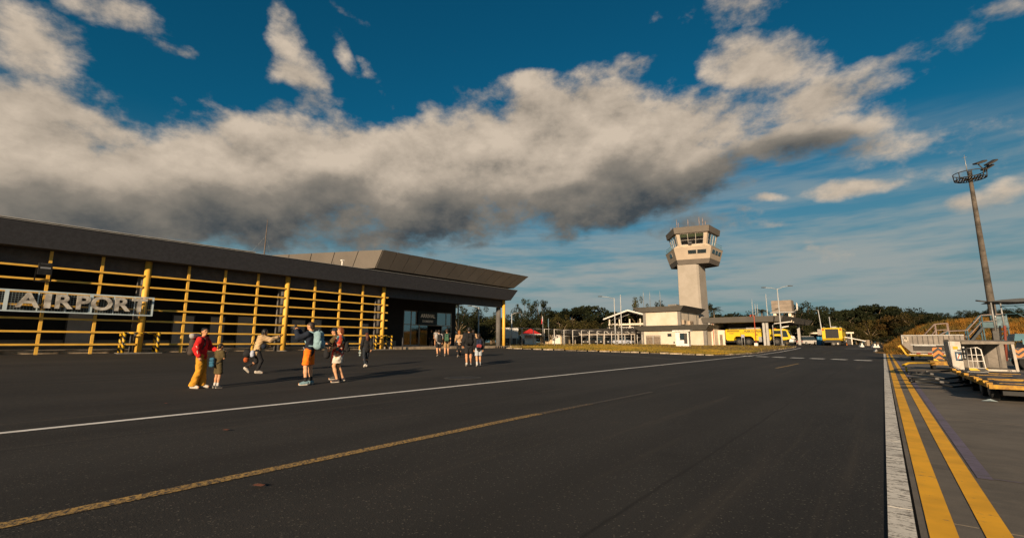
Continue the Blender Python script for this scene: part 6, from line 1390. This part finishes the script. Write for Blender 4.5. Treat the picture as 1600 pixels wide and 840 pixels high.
def person(label, u, vfeet, vtop, ang, pose=None, tone=1, top=('tee', None), bottom=('trousers', None), shoes=(0.5,0.47,0.42), hair=('short', (0.02,0.015,0.012)), headturn=0.0, fine=True, H=None, loose=0.0, socks=None, group='people walking across the tarmac', z=None, pos=None):
    x, y = pos if pos else G(u, vfeet); H = H or height_of(x, y, u, vtop); S = H/1.755
    J = dict(JD); J.update(pose or {}); J = {k: Vector(v) for k, v in J.items()}
    t = thing('person', label, 'person', (x, y, zg(x, y) if z is None else z), face_to(x, y, ang), group); h = 0.015 if fine else 0.021
    def put(name, V, Q, mats, par=t, mi=0):
        me = MB(); me.add([tuple(v) for v in (V*S)], [tuple(q) for q in Q], mi, True); return me.build(name, mats, par, fixn=False)
    hd = J['head']; hr = Matrix.Rotation(headturn, 3, 'Z')
    def hp(a, b, c): return hd + hr @ Vector((a, b, c))
    B = [(J['pelvis'], J['waist'], .125, .105, .72), (J['waist'], J['chest'], .105, .135, .70), (J['chest'], J['chest'].lerp(J['neck'], .5), .13, .10, .7), (J['shR'], J['shL'], .05, .05), (J['neck']-Vector((0,0,.03)), hp(0,-.02,-.06), .055, .05),
         (hp(0,-.015,.015), hp(0,-.005,.02), .088, .088), (hp(0,.02,-.02), hp(0,.045,-.075), .065, .038), (hp(0,.085,0), hp(0,.098,-.022), .008, .013), (hp(.083,-.005,0), hp(.083,-.01,-.02), .012, .01), (hp(-.083,-.005,0), hp(-.083,-.01,-.02), .012, .01)]
    for s in 'RL':
        B += [(J['sh'+s], J['el'+s], .05, .042), (J['el'+s], J['wr'+s], .041, .028), (J['hi'+s], J['kn'+s], .085, .057), (J['kn'+s], J['kn'+s].lerp(J['an'+s], .35), .055, .058), (J['kn'+s].lerp(J['an'+s], .3), J['an'+s], .056, .038), (J['an'+s], J['to'+s], .042, .032)]
    V, Q = sdf(B, h, 0.025)
    mb = MB(); mb.add([tuple(v) for v in V*S], [tuple(q) for q in Q], 0, True)
    for s, sg in (('R', 1), ('L', -1)):
        fd = J['wr'+s] - J['el'+s]; V, Q = sdf(hand(J['wr'+s], fd, sg, 0.7), 0.0065 if fine else 0.009, 0.008); mb.add([tuple(v) for v in V*S], [tuple(q) for q in Q], 0, True)
        e = hp(sg*0.033, 0.074, 0.008)*S; mb.ball(tuple(e), 0.012*S, 8, 1)
        a_, b_ = hp(sg*0.05, 0.075, 0.028)*S, hp(sg*0.016, 0.083, 0.03)*S; mb.tube([a_, b_], 0.005*S, 5, 1)
    mb.tube([hp(-.022, .079, -.052)*S, hp(0, .088, -.05)*S, hp(.022, .079, -.052)*S], 0.006*S, 5, 2)
    mb.build('body', [skin_of(tone), mat('eye_dark', (0.02,0.015,0.012), 0.4), mat('lip', (0.30,0.10,0.07), 0.6)], t, fixn=False)
    # top
    kind, tm = top; wv = 0.009; e = 0.018 + loose
    long_ = kind in ('long', 'jacket'); Tp = [(J['pelvis'] + Vector((0,0,-.02 if kind != 'jacket' else -.06)), J['waist'], .135+e, .118+e, .74), (J['waist'], J['chest'], .118+e, .142+e, .72), (J['chest'], J['chest'].lerp(J['neck'], .55), .138+e, .10+e*.5, .74), (J['shR'], J['shL'], .06+e*.5, .06+e*.5)]
    for s in 'RL':
        Tp += [(J['sh'+s], J['el'+s] if long_ else J['sh'+s].lerp(J['el'+s], .72), .056+e, .05+e)]
        if long_: Tp += [(J['el'+s], J['el'+s].lerp(J['wr'+s], .97), .05+e, .036+e*.8)]
    V, Q = sdf(Tp, h, 0.03, wr=wv, seed=int(u)); put('jacket' if kind == 'jacket' else 'shirt', V, Q, tm)
    # bottom
    kind, bmt = bottom
    if kind == 'skirt':
        mid = (J['knR'] + J['knL'])/2; Bp = [(J['pelvis'] + Vector((0,0,.06)), J['pelvis'], .135, .155, .8), (J['pelvis'], J['pelvis'].lerp(mid, .80), .155, .185, .85)]
        V, Q = sdf(Bp, h, 0.03, cuts=[(J['pelvis'].lerp(mid, .80), (0,0,-1))], wr=0.010, seed=3); put('skirt', V, Q, bmt)
    else:
        Bp = [(J['pelvis'] + Vector((0,0,.05)), J['pelvis']-Vector((0,0,.04)), .128, .14, .78)]
        for s in 'RL':
            if kind == 'shorts':
                q = J['hi'+s].lerp(J['kn'+s], .80); Bp += [(J['hi'+s], q, .10, .098+loose*.5)]
            elif kind == 'wide': Bp += [(J['hi'+s], J['kn'+s], .102, .092), (J['kn'+s], J['an'+s]+Vector((0,0,.0)), .090, .105)]
            else: Bp += [(J['hi'+s], J['kn'+s], .096, .07), (J['kn'+s], J['an'+s]+Vector((0,0,.03)), .068, .053)]
        cuts = [((0,0,min(J['anR'].z, J['anL'].z)-.02), (0,0,-1))] if kind == 'wide' else []
        if kind == 'shorts':
            q = J['hiR'].lerp(J['knR'], .84); cuts = [((0,0,min(q.z, J['hiL'].lerp(J['knL'], .84).z)-.02), (0,0,-1))]
        V, Q = sdf(Bp, h, 0.02, cuts=cuts, wr=0.007, seed=int(u)+2); put({'shorts': 'shorts'}.get(kind, 'trousers'), V, Q, bmt)
    for s in 'RL':
        a_, o_ = J['an'+s], J['to'+s]; d = (o_-a_); d.normalize(); heel = a_ - d*0.05 + Vector((0,0,-.035))
        V, Q = sdf([(heel, o_ - d*0.02, .046, .036), (a_ + Vector((0,0,0.0)), a_.lerp(o_, .55), .05, .042)], 0.012, 0.02); sh = put('shoe', V, Q, mat('shoe_%02d%02d%02d' % tuple(int(c*99) for c in shoes), shoes, 0.7, 0.15, 20))
        V, Q = sdf([(heel - Vector((0,0,.028)), o_ - d*0.01 - Vector((0,0,.022)), .036, .03)], 0.010, 0.01); put('sole', V, Q, SHOE_SOLE, sh)
        if socks:
            V, Q = sdf([(a_ + Vector((0,0,.0)), a_.lerp(J['kn'+s], .28), .047, .05)], 0.012, 0.01); put('sock', V, Q, mat('sock_%02d' % int(socks[0]*99), socks, 0.9))
    # hair: a cap that leaves the face free
    kind, hc = hair; hm = mat('hair_%02d%02d' % (int(hc[0]*99), int(hc[2]*999) % 100), hc, 0.55, 0.3, 30)
    Hp = [(hp(0,-.022,.03), hp(0,-.012,.032), .094, .096), (hp(0,-.05,-.01), hp(0,-.06,-.045), .075, .06)]
    if kind == 'bun': Hp += [(hp(0,-.09,.07), hp(0,-.10,.075), .04, .04)]
    if kind == 'bob': Hp += [(hp(sx*.07,-.02,0), hp(sx*.075,-.02,-.07), .035, .035) for sx in (-1, 1)] + [(hp(0,-.07,0), hp(0,-.07,-.09), .06, .06)]
    if kind == 'long': Hp += [(hp(0,-.07,0), hp(0,-.11,-.2), .075, .085), (hp(0,-.11,-.2), hp(0,-.13,-.36), .085, .06)]
    V, Q = sdf(Hp, 0.012, 0.02, cuts=[(hp(0, .035, .03), tuple(hr @ Vector((0, .9, -.55))))], wr=0.003, seed=5); put('hair', V, Q, hm)
    t['S'] = S; return t, J, S, put
def backpack(t, S, J, label, main, pocket=None, w=.15, h=.46, d=.10, z=None, roll=None, group='backpacks and bags', strapc=None):
    b = thing('backpack', label, 'backpack', t.location, t.rotation_euler[2], group)
    c = J['chest']; zc = (z if z is not None else 1.24); y0 = c.y - .15 - d*.9
    def put(name, V, Q, m, par=b): me = MB(); me.add([tuple(v) for v in V*S], [tuple(q) for q in Q], 0, True); return me.build(name, m, par, fixn=False)
    pr = []
    for sx in (-1, 1):
        pr += [((c.x+sx*w*.5, y0, zc-h*.5+.07), (c.x+sx*w*.45, y0+.02, zc+h*.5-.08), w*.55, w*.5, d/w*1.6)]
    V, Q = sdf(pr, 0.014, 0.05, wr=0.006, seed=2); put('bag', V, Q, main)
    V, Q = sdf([((c.x-w*.4, y0-d*.75, zc-h*.22), (c.x+w*.4, y0-d*.75, zc-h*.22), h*.19, h*.19, .4)], 0.012, 0.02, wr=0.004); put('pocket', V, Q, pocket or main)
    sc = strapc or main
    for sx in (-1, 1):
        sh = J['shR' if sx > 0 else 'shL']; x = c.x + sx*.105
        MB().tube([Vector(p)*S for p in ((x, y0+d*.6, zc+h*.36), (x, sh.y-.02, sh.z+.085), (x, sh.y+.10, sh.z+.02), (x*1.05, sh.y+.125, sh.z-.14), (x*1.25, sh.y+.02, zc-h*.32), (x, y0+d*.5, zc-h*.36))], 0.022*S, 6).build('strap', sc, b)
    MB().tube([Vector(p)*S for p in ((c.x-.04, y0+.04, zc+h*.5-.03), (c.x, y0+.02, zc+h*.5+.04), (c.x+.04, y0+.04, zc+h*.5-.03))], 0.012*S, 6).build('carry_loop', sc, b)
    MB().tube([Vector(p)*S for p in ((c.x-w*.7, y0-d*.55, zc+h*.16), (c.x, y0-d*1.02, zc+h*.2), (c.x+w*.7, y0-d*.55, zc+h*.16))], 0.007*S, 5).build('zip', BLACK, b)
    if roll: V, Q = sdf([((c.x-.2, y0-.03, zc+h*.5+.03), (c.x+.2, y0+.05, zc+h*.5+.03), .085, .085)], 0.014, 0.02, wr=0.006); put('bedroll', V, Q, roll)
    return b
def bag(t, S, name, label, centre, size, m, strap=None, cat='bag', flap=None, group='backpacks and bags'):
    b = thing(name, label, cat, t.location, t.rotation_euler[2], group); c = Vector(centre); sx, sy, sz = (q/2 for q in size)
    r = min(sx, sy, sz)
    V, Q = sdf([(c+Vector((-(sx-r), 0, a*(sz-r))), c+Vector((sx-r, 0, a*(sz-r))), r, r*1.0) for a in (-1, 0, 1)] + [(c+Vector((0,-(sy-r),0)), c+Vector((0,sy-r,0)), r, r)], 0.012, 0.03, wr=0.004)
    me = MB(); me.add([tuple(v) for v in V*S], [tuple(q) for q in Q], 0, True); me.build('bag', m, b, fixn=False)
    if strap: MB().tube([Vector(p)*S for p in strap], 0.014*S, 6).build('strap', BLACK if not flap else flap, b)
    MB().tube([(c+Vector((-sx*.7, -sy*.9, sz*.3)))*S, (c+Vector((sx*.7, -sy*.9, sz*.3)))*S], 0.008*S, 5).build('zip', BLACK, b)
    return b

BLK = cloth('black', (0.016, 0.016, 0.018)); NAVY = cloth('navy', (0.012, 0.018, 0.032)); RED_ = cloth('red', (0.60, 0.016, 0.016)); MUST = cloth('mustard', (0.62, 0.29, 0.025))
OLIVE = cloth('olive', (0.085, 0.062, 0.024)); BEIGE = cloth('beige', (0.52, 0.36, 0.20)); ORNG = cloth('orange', (0.95, 0.20, 0.012)); WHT = cloth('offwhite', (0.62, 0.56, 0.48)); JEAN = cloth('jeans', (0.020, 0.026, 0.036))
KHAKI = cloth('khaki', (0.34, 0.22, 0.11)); LBLUE = cloth('lightblue', (0.42, 0.46, 0.50)); GREY = cloth('grey', (0.36, 0.34, 0.33)); SKYB = cloth('skyblue', (0.23, 0.36, 0.40)); GREENB = cloth('green', (0.045, 0.11, 0.07)); BROWNB = cloth('brownbag', (0.055, 0.042, 0.036)); TANJ = cloth('tan', (0.40, 0.25, 0.14)); TEAL = cloth('teal', (0.03, 0.20, 0.24))
# woman in red with the boy
t, J, S, put = person('woman in red sweater and mustard trousers with big grey rucksack', 310, 606, 512, -118, dict(elR=(.26,-.05,1.14), wrR=(.24,.05,.92), elL=(-.25,.10,1.16), wrL=(-.12,.33,1.10), anR=(.12,-.10,.085), toR=(.14,.07,.035), anL=(-.09,.04,.085), toL=(-.10,.22,.035)), 1, ('long', RED_), ('wide', MUST), (0.62,0.57,0.50), ('bun', (0.012,0.010,0.010)), headturn=-0.5, loose=0.015)
backpack(t, S, J, 'large brown grey rucksack with pale bedroll on the woman in red', BROWNB, None, .16, .52, .12, 1.22, GREY)
for k in range(5): pass
o = MB().add([(p[0]*S, p[1]*S, p[2]*S) for p in ((.318,-.035,1.22),(.318,.005,1.22),(.312,.045,1.0),(.312,.005,1.0))], [(0,1,2,3)]).build('sleeve_print', WHT, t)
t, J, S, put = person('small boy in olive shirt and shorts with hands at his chin', 338, 606, 536.5, -62, dict(elR=(.24,.06,1.18), wrR=(.10,.20,1.36), elL=(-.24,.06,1.18), wrL=(-.08,.20,1.36), head=(0,.03,1.64)), 1, ('tee', OLIVE), ('shorts', OLIVE), (0.10,0.10,0.10), ('short', (0.012,0.010,0.010)), headturn=0.1, loose=0.02, socks=(0.6,0.57,0.53))
bag(t, S, 'sling_bag', 'blue and black sling bag on the small boy', (-.05,-.24,1.02), (.26,.14,.38), cloth('bagblue', (0.03,0.12,0.20)), ((-.1,-.2,1.2),(-.15,.0,1.47),(.05,.15,1.3),(.2,.05,1.1),(.1,-.2,0.95)))
MB().tube([Vector(p)*S for p in ((.07,.10,1.49),(.16,.06,1.47),(.24,.02,1.38))], 0.035*S, 6).build('shoulder_stripe', WHT, t); MB().box(.168*S,-.03*S,.62*S,.185*S,.03*S,.86*S).build('side_stripe', WHT, t)
# striding photographer in beige
t, J, S, put = person('person in beige jacket and black trousers striding with arm stretched out', 400, 583, 513.5, -84, dict(pelvis=(0,-.02,.86), waist=(0,.0,1.02), chest=(0,.06,1.20), neck=(0,.12,1.36), head=(0,.19,1.52), shR=(.17,.09,1.31), shL=(-.17,.05,1.30), elR=(.20,.36,1.22), wrR=(.14,.60,1.31), elL=(-.22,.12,1.06), wrL=(-.12,.30,1.0), hiR=(.095,-.02,.83), hiL=(-.095,-.02,.83), knR=(.10,.13,.45), anR=(.10,.02,.085), toR=(.11,.19,.035), knL=(-.10,-.02,.42), anL=(-.10,-.34,.20), toL=(-.11,-.23,.06)), 1, ('jacket', BEIGE), ('trousers', BLK), (0.58,0.52,0.45), ('bob', (0.012,0.010,0.010)), H=1.62, loose=0.03)
bag(t, S, 'camera_bag', 'bulky black shoulder bag with orange trim carried by person in beige', (-.20,-.32,.72), (.42,.26,.30), BLK, ((-.2,-.3,.86),(-.17,-.08,1.36),(-.2,-.15,.9)))
bag(t, S, 'belt_pouch', 'small black crossbody pouch on person in beige', (.16,.16,.98), (.20,.14,.18), NAVY, ((.16,.13,1.05),(.10,.20,1.2),(-.06,.08,1.42),(-.14,-.06,1.3),(.1,-.1,1.05)))
bag(t, S, 'tied_jacket', 'pale blue cloth bundle hanging by the black shoulder bag', (.10,-.18,.72), (.18,.14,.26), cloth('paleblue', (0.42,0.46,0.56)), cat='cloth')
bag(t, S, 'small_pouch', 'small black pouch with orange edge below the shoulder bag', (-.18,-.34,.50), (.20,.16,.20), cloth('pouch', (0.03,0.02,0.02), (0.6,0.12,0.02), 14.0))
o = MB().box(-.035*S,-.006*S,-.07*S,.035*S,.006*S,.07*S).build('phone', BLACK, None, t.matrix_basis @ (Vector((.12,.70,1.36))*S), t.rotation_euler[2]); tag(o, 'black phone held up by the person in beige', 'phone')
# man in orange shorts taking a picture
t, J, S, put = person('man in navy top and orange shorts holding up a camera', 480, 601, 503, 62, dict(elR=(.20,.24,1.30), wrR=(.08,.40,1.52), elL=(-.24,.22,1.30), wrL=(-.07,.40,1.52), knR=(.13,.02,.50), anR=(.15,-.02,.085), toR=(.18,.14,.035), knL=(-.12,.02,.50), anL=(-.14,-.02,.085), toL=(-.17,.14,.035)), 0, ('long', NAVY), ('shorts', ORNG), (0.14,0.24,0.28), ('short', (0.035,0.022,0.016)), loose=0.012, socks=(0.015,0.015,0.017))
backpack(t, S, J, 'pale blue backpack on the man in orange shorts', SKYB, None, .17, .50, .13, 1.25)
MB().tube([Vector(p)*S for p in ((-.16,.10,1.05),(-.17,.02,.92),(-.15,-.02,.80))], 0.012*S, 5).build('dangling_strap', GREY, t)
c = thing('camera', 'black camera held at eye level by the man', 'camera', t.location, t.rotation_euler[2])
MB().box(-.07*S,.44*S,1.55*S,.07*S,.50*S,1.65*S).build('camera_body', BLACK, c); MB().tube([Vector((0,.50,1.60))*S, Vector((0,.60,1.60))*S], .04*S, 12).build('lens', BLACK, c); MB().box(-.03*S,.45*S,1.65*S,.03*S,.49*S,1.68*S).build('viewfinder', BLACK, c)
# lady in floral shirt and the companion behind her
FLOR = patterned()
t, J, S, put = person('red haired lady in floral shirt and white skirt walking left', 528, 597, 511, 84, dict(WALK, knR=(.09,.02,.51), anR=(.09,-.14,.11), toR=(.09,.02,.035), knL=(-.09,.14,.52), anL=(-.09,.02,.085), toL=(-.09,.19,.035), elR=(.225,.0,1.15), wrR=(.20,.14,.96), elL=(-.22,.05,1.15), wrL=(-.16,.25,1.05)), 0, ('tee', FLOR), ('skirt', WHT), (0.035,0.025,0.028), ('bob', (0.22,0.06,0.018)), loose=0.03)
V, Q = sdf([((.02,.14,1.35),(.0,.20,1.0),.06,.05,.5),((.0,.20,1.0),(.03,.26,.62),.05,.03,.5),((.1,.12,1.12),(-.1,.15,1.1),.09,.09,.5)], 0.014, 0.03, wr=0.006); put('shawl', V, Q, cloth('shawl', (0.55,0.05,0.025)))
MB().tube([Vector(p)*S for p in ((.232,.075,1.02),(.235,.09,1.0))], 0.042*S, 10).build('wristwatch', BLACK, t)
backpack(t, S, J, 'black backpack on the red haired lady', BLK, None, .12, .36, .08, 1.13)
x, y = G(523, 592.5)
t, J, S, put = person('companion in olive top and navy cap half hidden behind the lady', 523, 592.5, 519, 78, dict(elL=(-.22,.16,1.2), wrL=(-.14,.36,1.2), elR=(.24,.12,1.18), wrR=(.12,.30,1.02), head=(0,.10,1.60), neck=(0,.04,1.46)), 1, ('tee', OLIVE), ('trousers', BLK), (0.05,0.05,0.05), ('short', (0.012,0.010,0.010)), loose=0.02, H=1.62)
hd = J['head']; V, Q = sdf([(hd+Vector((0,-.015,.04)), hd+Vector((0,-.005,.042)), .102, .102)], 0.012, 0.01, cuts=[((0,0,hd.z+.03), (0,0,-1))]); cap = put('cap', V, Q, NAVY); V, Q = sdf([(hd+Vector((-.03,.10,.045)), hd+Vector((.03,.10,.045)), .05, .05)], 0.01, 0.01, cuts=[((0,0,hd.z+.05), (0,0,1)), ((0,0,hd.z+.035), (0,0,-1))]); put('cap_peak', V, Q, NAVY, cap)
bag(t, S, 'shoulder_bag', 'black shoulder bag of the companion behind the lady', (-.02,.30,.86), (.22,.20,.34), BLK, ((0,.28,1.0),(.0,.1,1.48),(-.1,.2,1.0)))
# woman walking away with tote
t, J, S, put = person('woman with long auburn hair and black jacket carrying a tote bag', 571, 573, 519.5, 18, WALK, 1, ('jacket', BLK), ('trousers', JEAN), (0.58,0.54,0.48), ('long', (0.09,0.028,0.014)), loose=0.02)
bag(t, S, 'tote_bag', 'flat white and teal tote bag in the hand of auburn haired woman', (-.27,.16,.72), (.10,.26,.34), cloth('tote', (0.50,0.44,0.36), (0.03,0.25,0.32), 3.0), ((-.25,.12,.86),(-.24,.14,.97),(-.25,.2,.86)))
bag(t, S, 'handbag', 'tan and dark shoulder bag on the auburn haired woman', (.24,-.06,1.12), (.13,.22,.34), cloth('handbag', (0.22,0.10,0.05)), ((.22,-.06,1.25),(.14,-.02,1.5),(.25,.0,1.2)))
# group going to the entrance
t, J, S, put = person('walker in pale top and black shorts with black backpack near the entrance', 685, 556, 515, 8, WALK, 0, ('tee', GREY), ('shorts', BLK), (0.05,0.03,0.025), ('short', (0.03,0.018,0.012)), fine=False, loose=0.02)
backpack(t, S, J, 'black backpack on the walker in pale top', BLK, None, .15, .50, .10, 1.2)
t, J, S, put = person('walker in dark shirt and khaki shorts with green backpack near the entrance', 697.5, 556, 514, 0, WALK, 0, ('tee', BLK), ('shorts', KHAKI), (0.16,0.11,0.08), ('short', (0.05,0.025,0.014)), fine=False, loose=0.02)
backpack(t, S, J, 'green backpack on the walker in khaki shorts', GREENB, None, .14, .50, .10, 1.2)
t, J, S, put = person('blond walker in tan jacket and black trousers near the entrance', 717, 557.5, 516, 8, dict(WALK, wrR=(.26,-.02,.90)), 0, ('jacket', TANJ), ('trousers', BLK), (0.20,0.14,0.10), ('bob', (0.34,0.13,0.03)), fine=False)
V, Q = sdf([((-.1,0,.985),(.1,0,.985),.06,.06,1.6)], 0.014, 0.02, cuts=[((0,0,1.01),(0,0,1)),((0,0,.96),(0,0,-1))]); put('belt', V, Q, WHT)
bag(t, S, 'sling_bag', 'black sling bag on the blond walker', (-.26,.02,.86), (.12,.22,.26), BLK, ((-.26,0,1.0),(.0,-.16,1.3),(.14,0,1.5)))
bag(t, S, 'hand_bag', 'orange bag in the hand of the blond walker', (.30,.0,.72), (.12,.16,.26), cloth('orangebag', (0.55,0.16,0.06)), ((.3,0,.82),(.27,-.02,.92)))
t, J, S, put = person('person in tan jacket half hidden by the man in black', 739, 557.5, 515, 5, WALK, 0, ('jacket', TANJ), ('trousers', BLK), (0.25,0.12,0.10), ('short', (0.03,0.018,0.012)), fine=False, loose=0.03)
t, J, S, put = person('tall man in black shirt and shorts with black backpack walking away', 732, 571.5, 511, 4, WALK, 1, ('long', BLK), ('shorts', BLK), (0.56,0.53,0.48), ('short', (0.02,0.012,0.010)), fine=False, loose=0.03)
backpack(t, S, J, 'black backpack on the tall man in black', cloth('blackbag', (0.010,0.010,0.011)), None, .16, .50, .11, 1.22)
t, J, S, put = person('youngster in black hoodie and pale shorts with navy backpack', 747.5, 572, 521, 6, WALK, 0, ('long', BLK), ('shorts', LBLUE), (0.58,0.55,0.52), ('bob', (0.03,0.018,0.012)), fine=False, loose=0.03, socks=(0.58,0.56,0.54))
backpack(t, S, J, 'navy backpack with red badge on the youngster', cloth('navybag', (0.014,0.022,0.05)), cloth('redbadge', (0.03,0.025,0.05), (0.5,0.06,0.03), 9.0), .15, .46, .11, 1.2)
r_ = ray(676, 530)
t, J, S, put = person('visitor in grey top and dark skirt at the glass entrance', 677, 545, 514, 20, None, 1, ('tee', GREY), ('skirt', BLK), (0.03,0.03,0.03), ('bob', (0.012,0.010,0.010)), fine=False, H=1.6, pos=(-34.6, 30.9), z=0.8, group='people by the terminal')
t, J, S, put = person('dark clothed visitor standing just inside the glass doors', 669, 540, 514, 170, None, 1, ('long', BLK), ('trousers', BLK), (0.03,0.03,0.03), ('short', (0.012,0.010,0.010)), fine=False, H=1.66, pos=(-36.9, 32.3), z=0.8, group='people by the terminal')
y_, _ = atX(778.5, 530, -35.5)
t, J, S, put = person('guard in white shirt standing by the concrete corner column', 779, 540, 516, 120, None, 1, ('tee', WHT), ('trousers', BLK), (0.03,0.03,0.03), ('short', (0.012,0.010,0.010)), fine=False, H=1.64, pos=(-35.5, y_), z=0.72, group='people by the terminal')
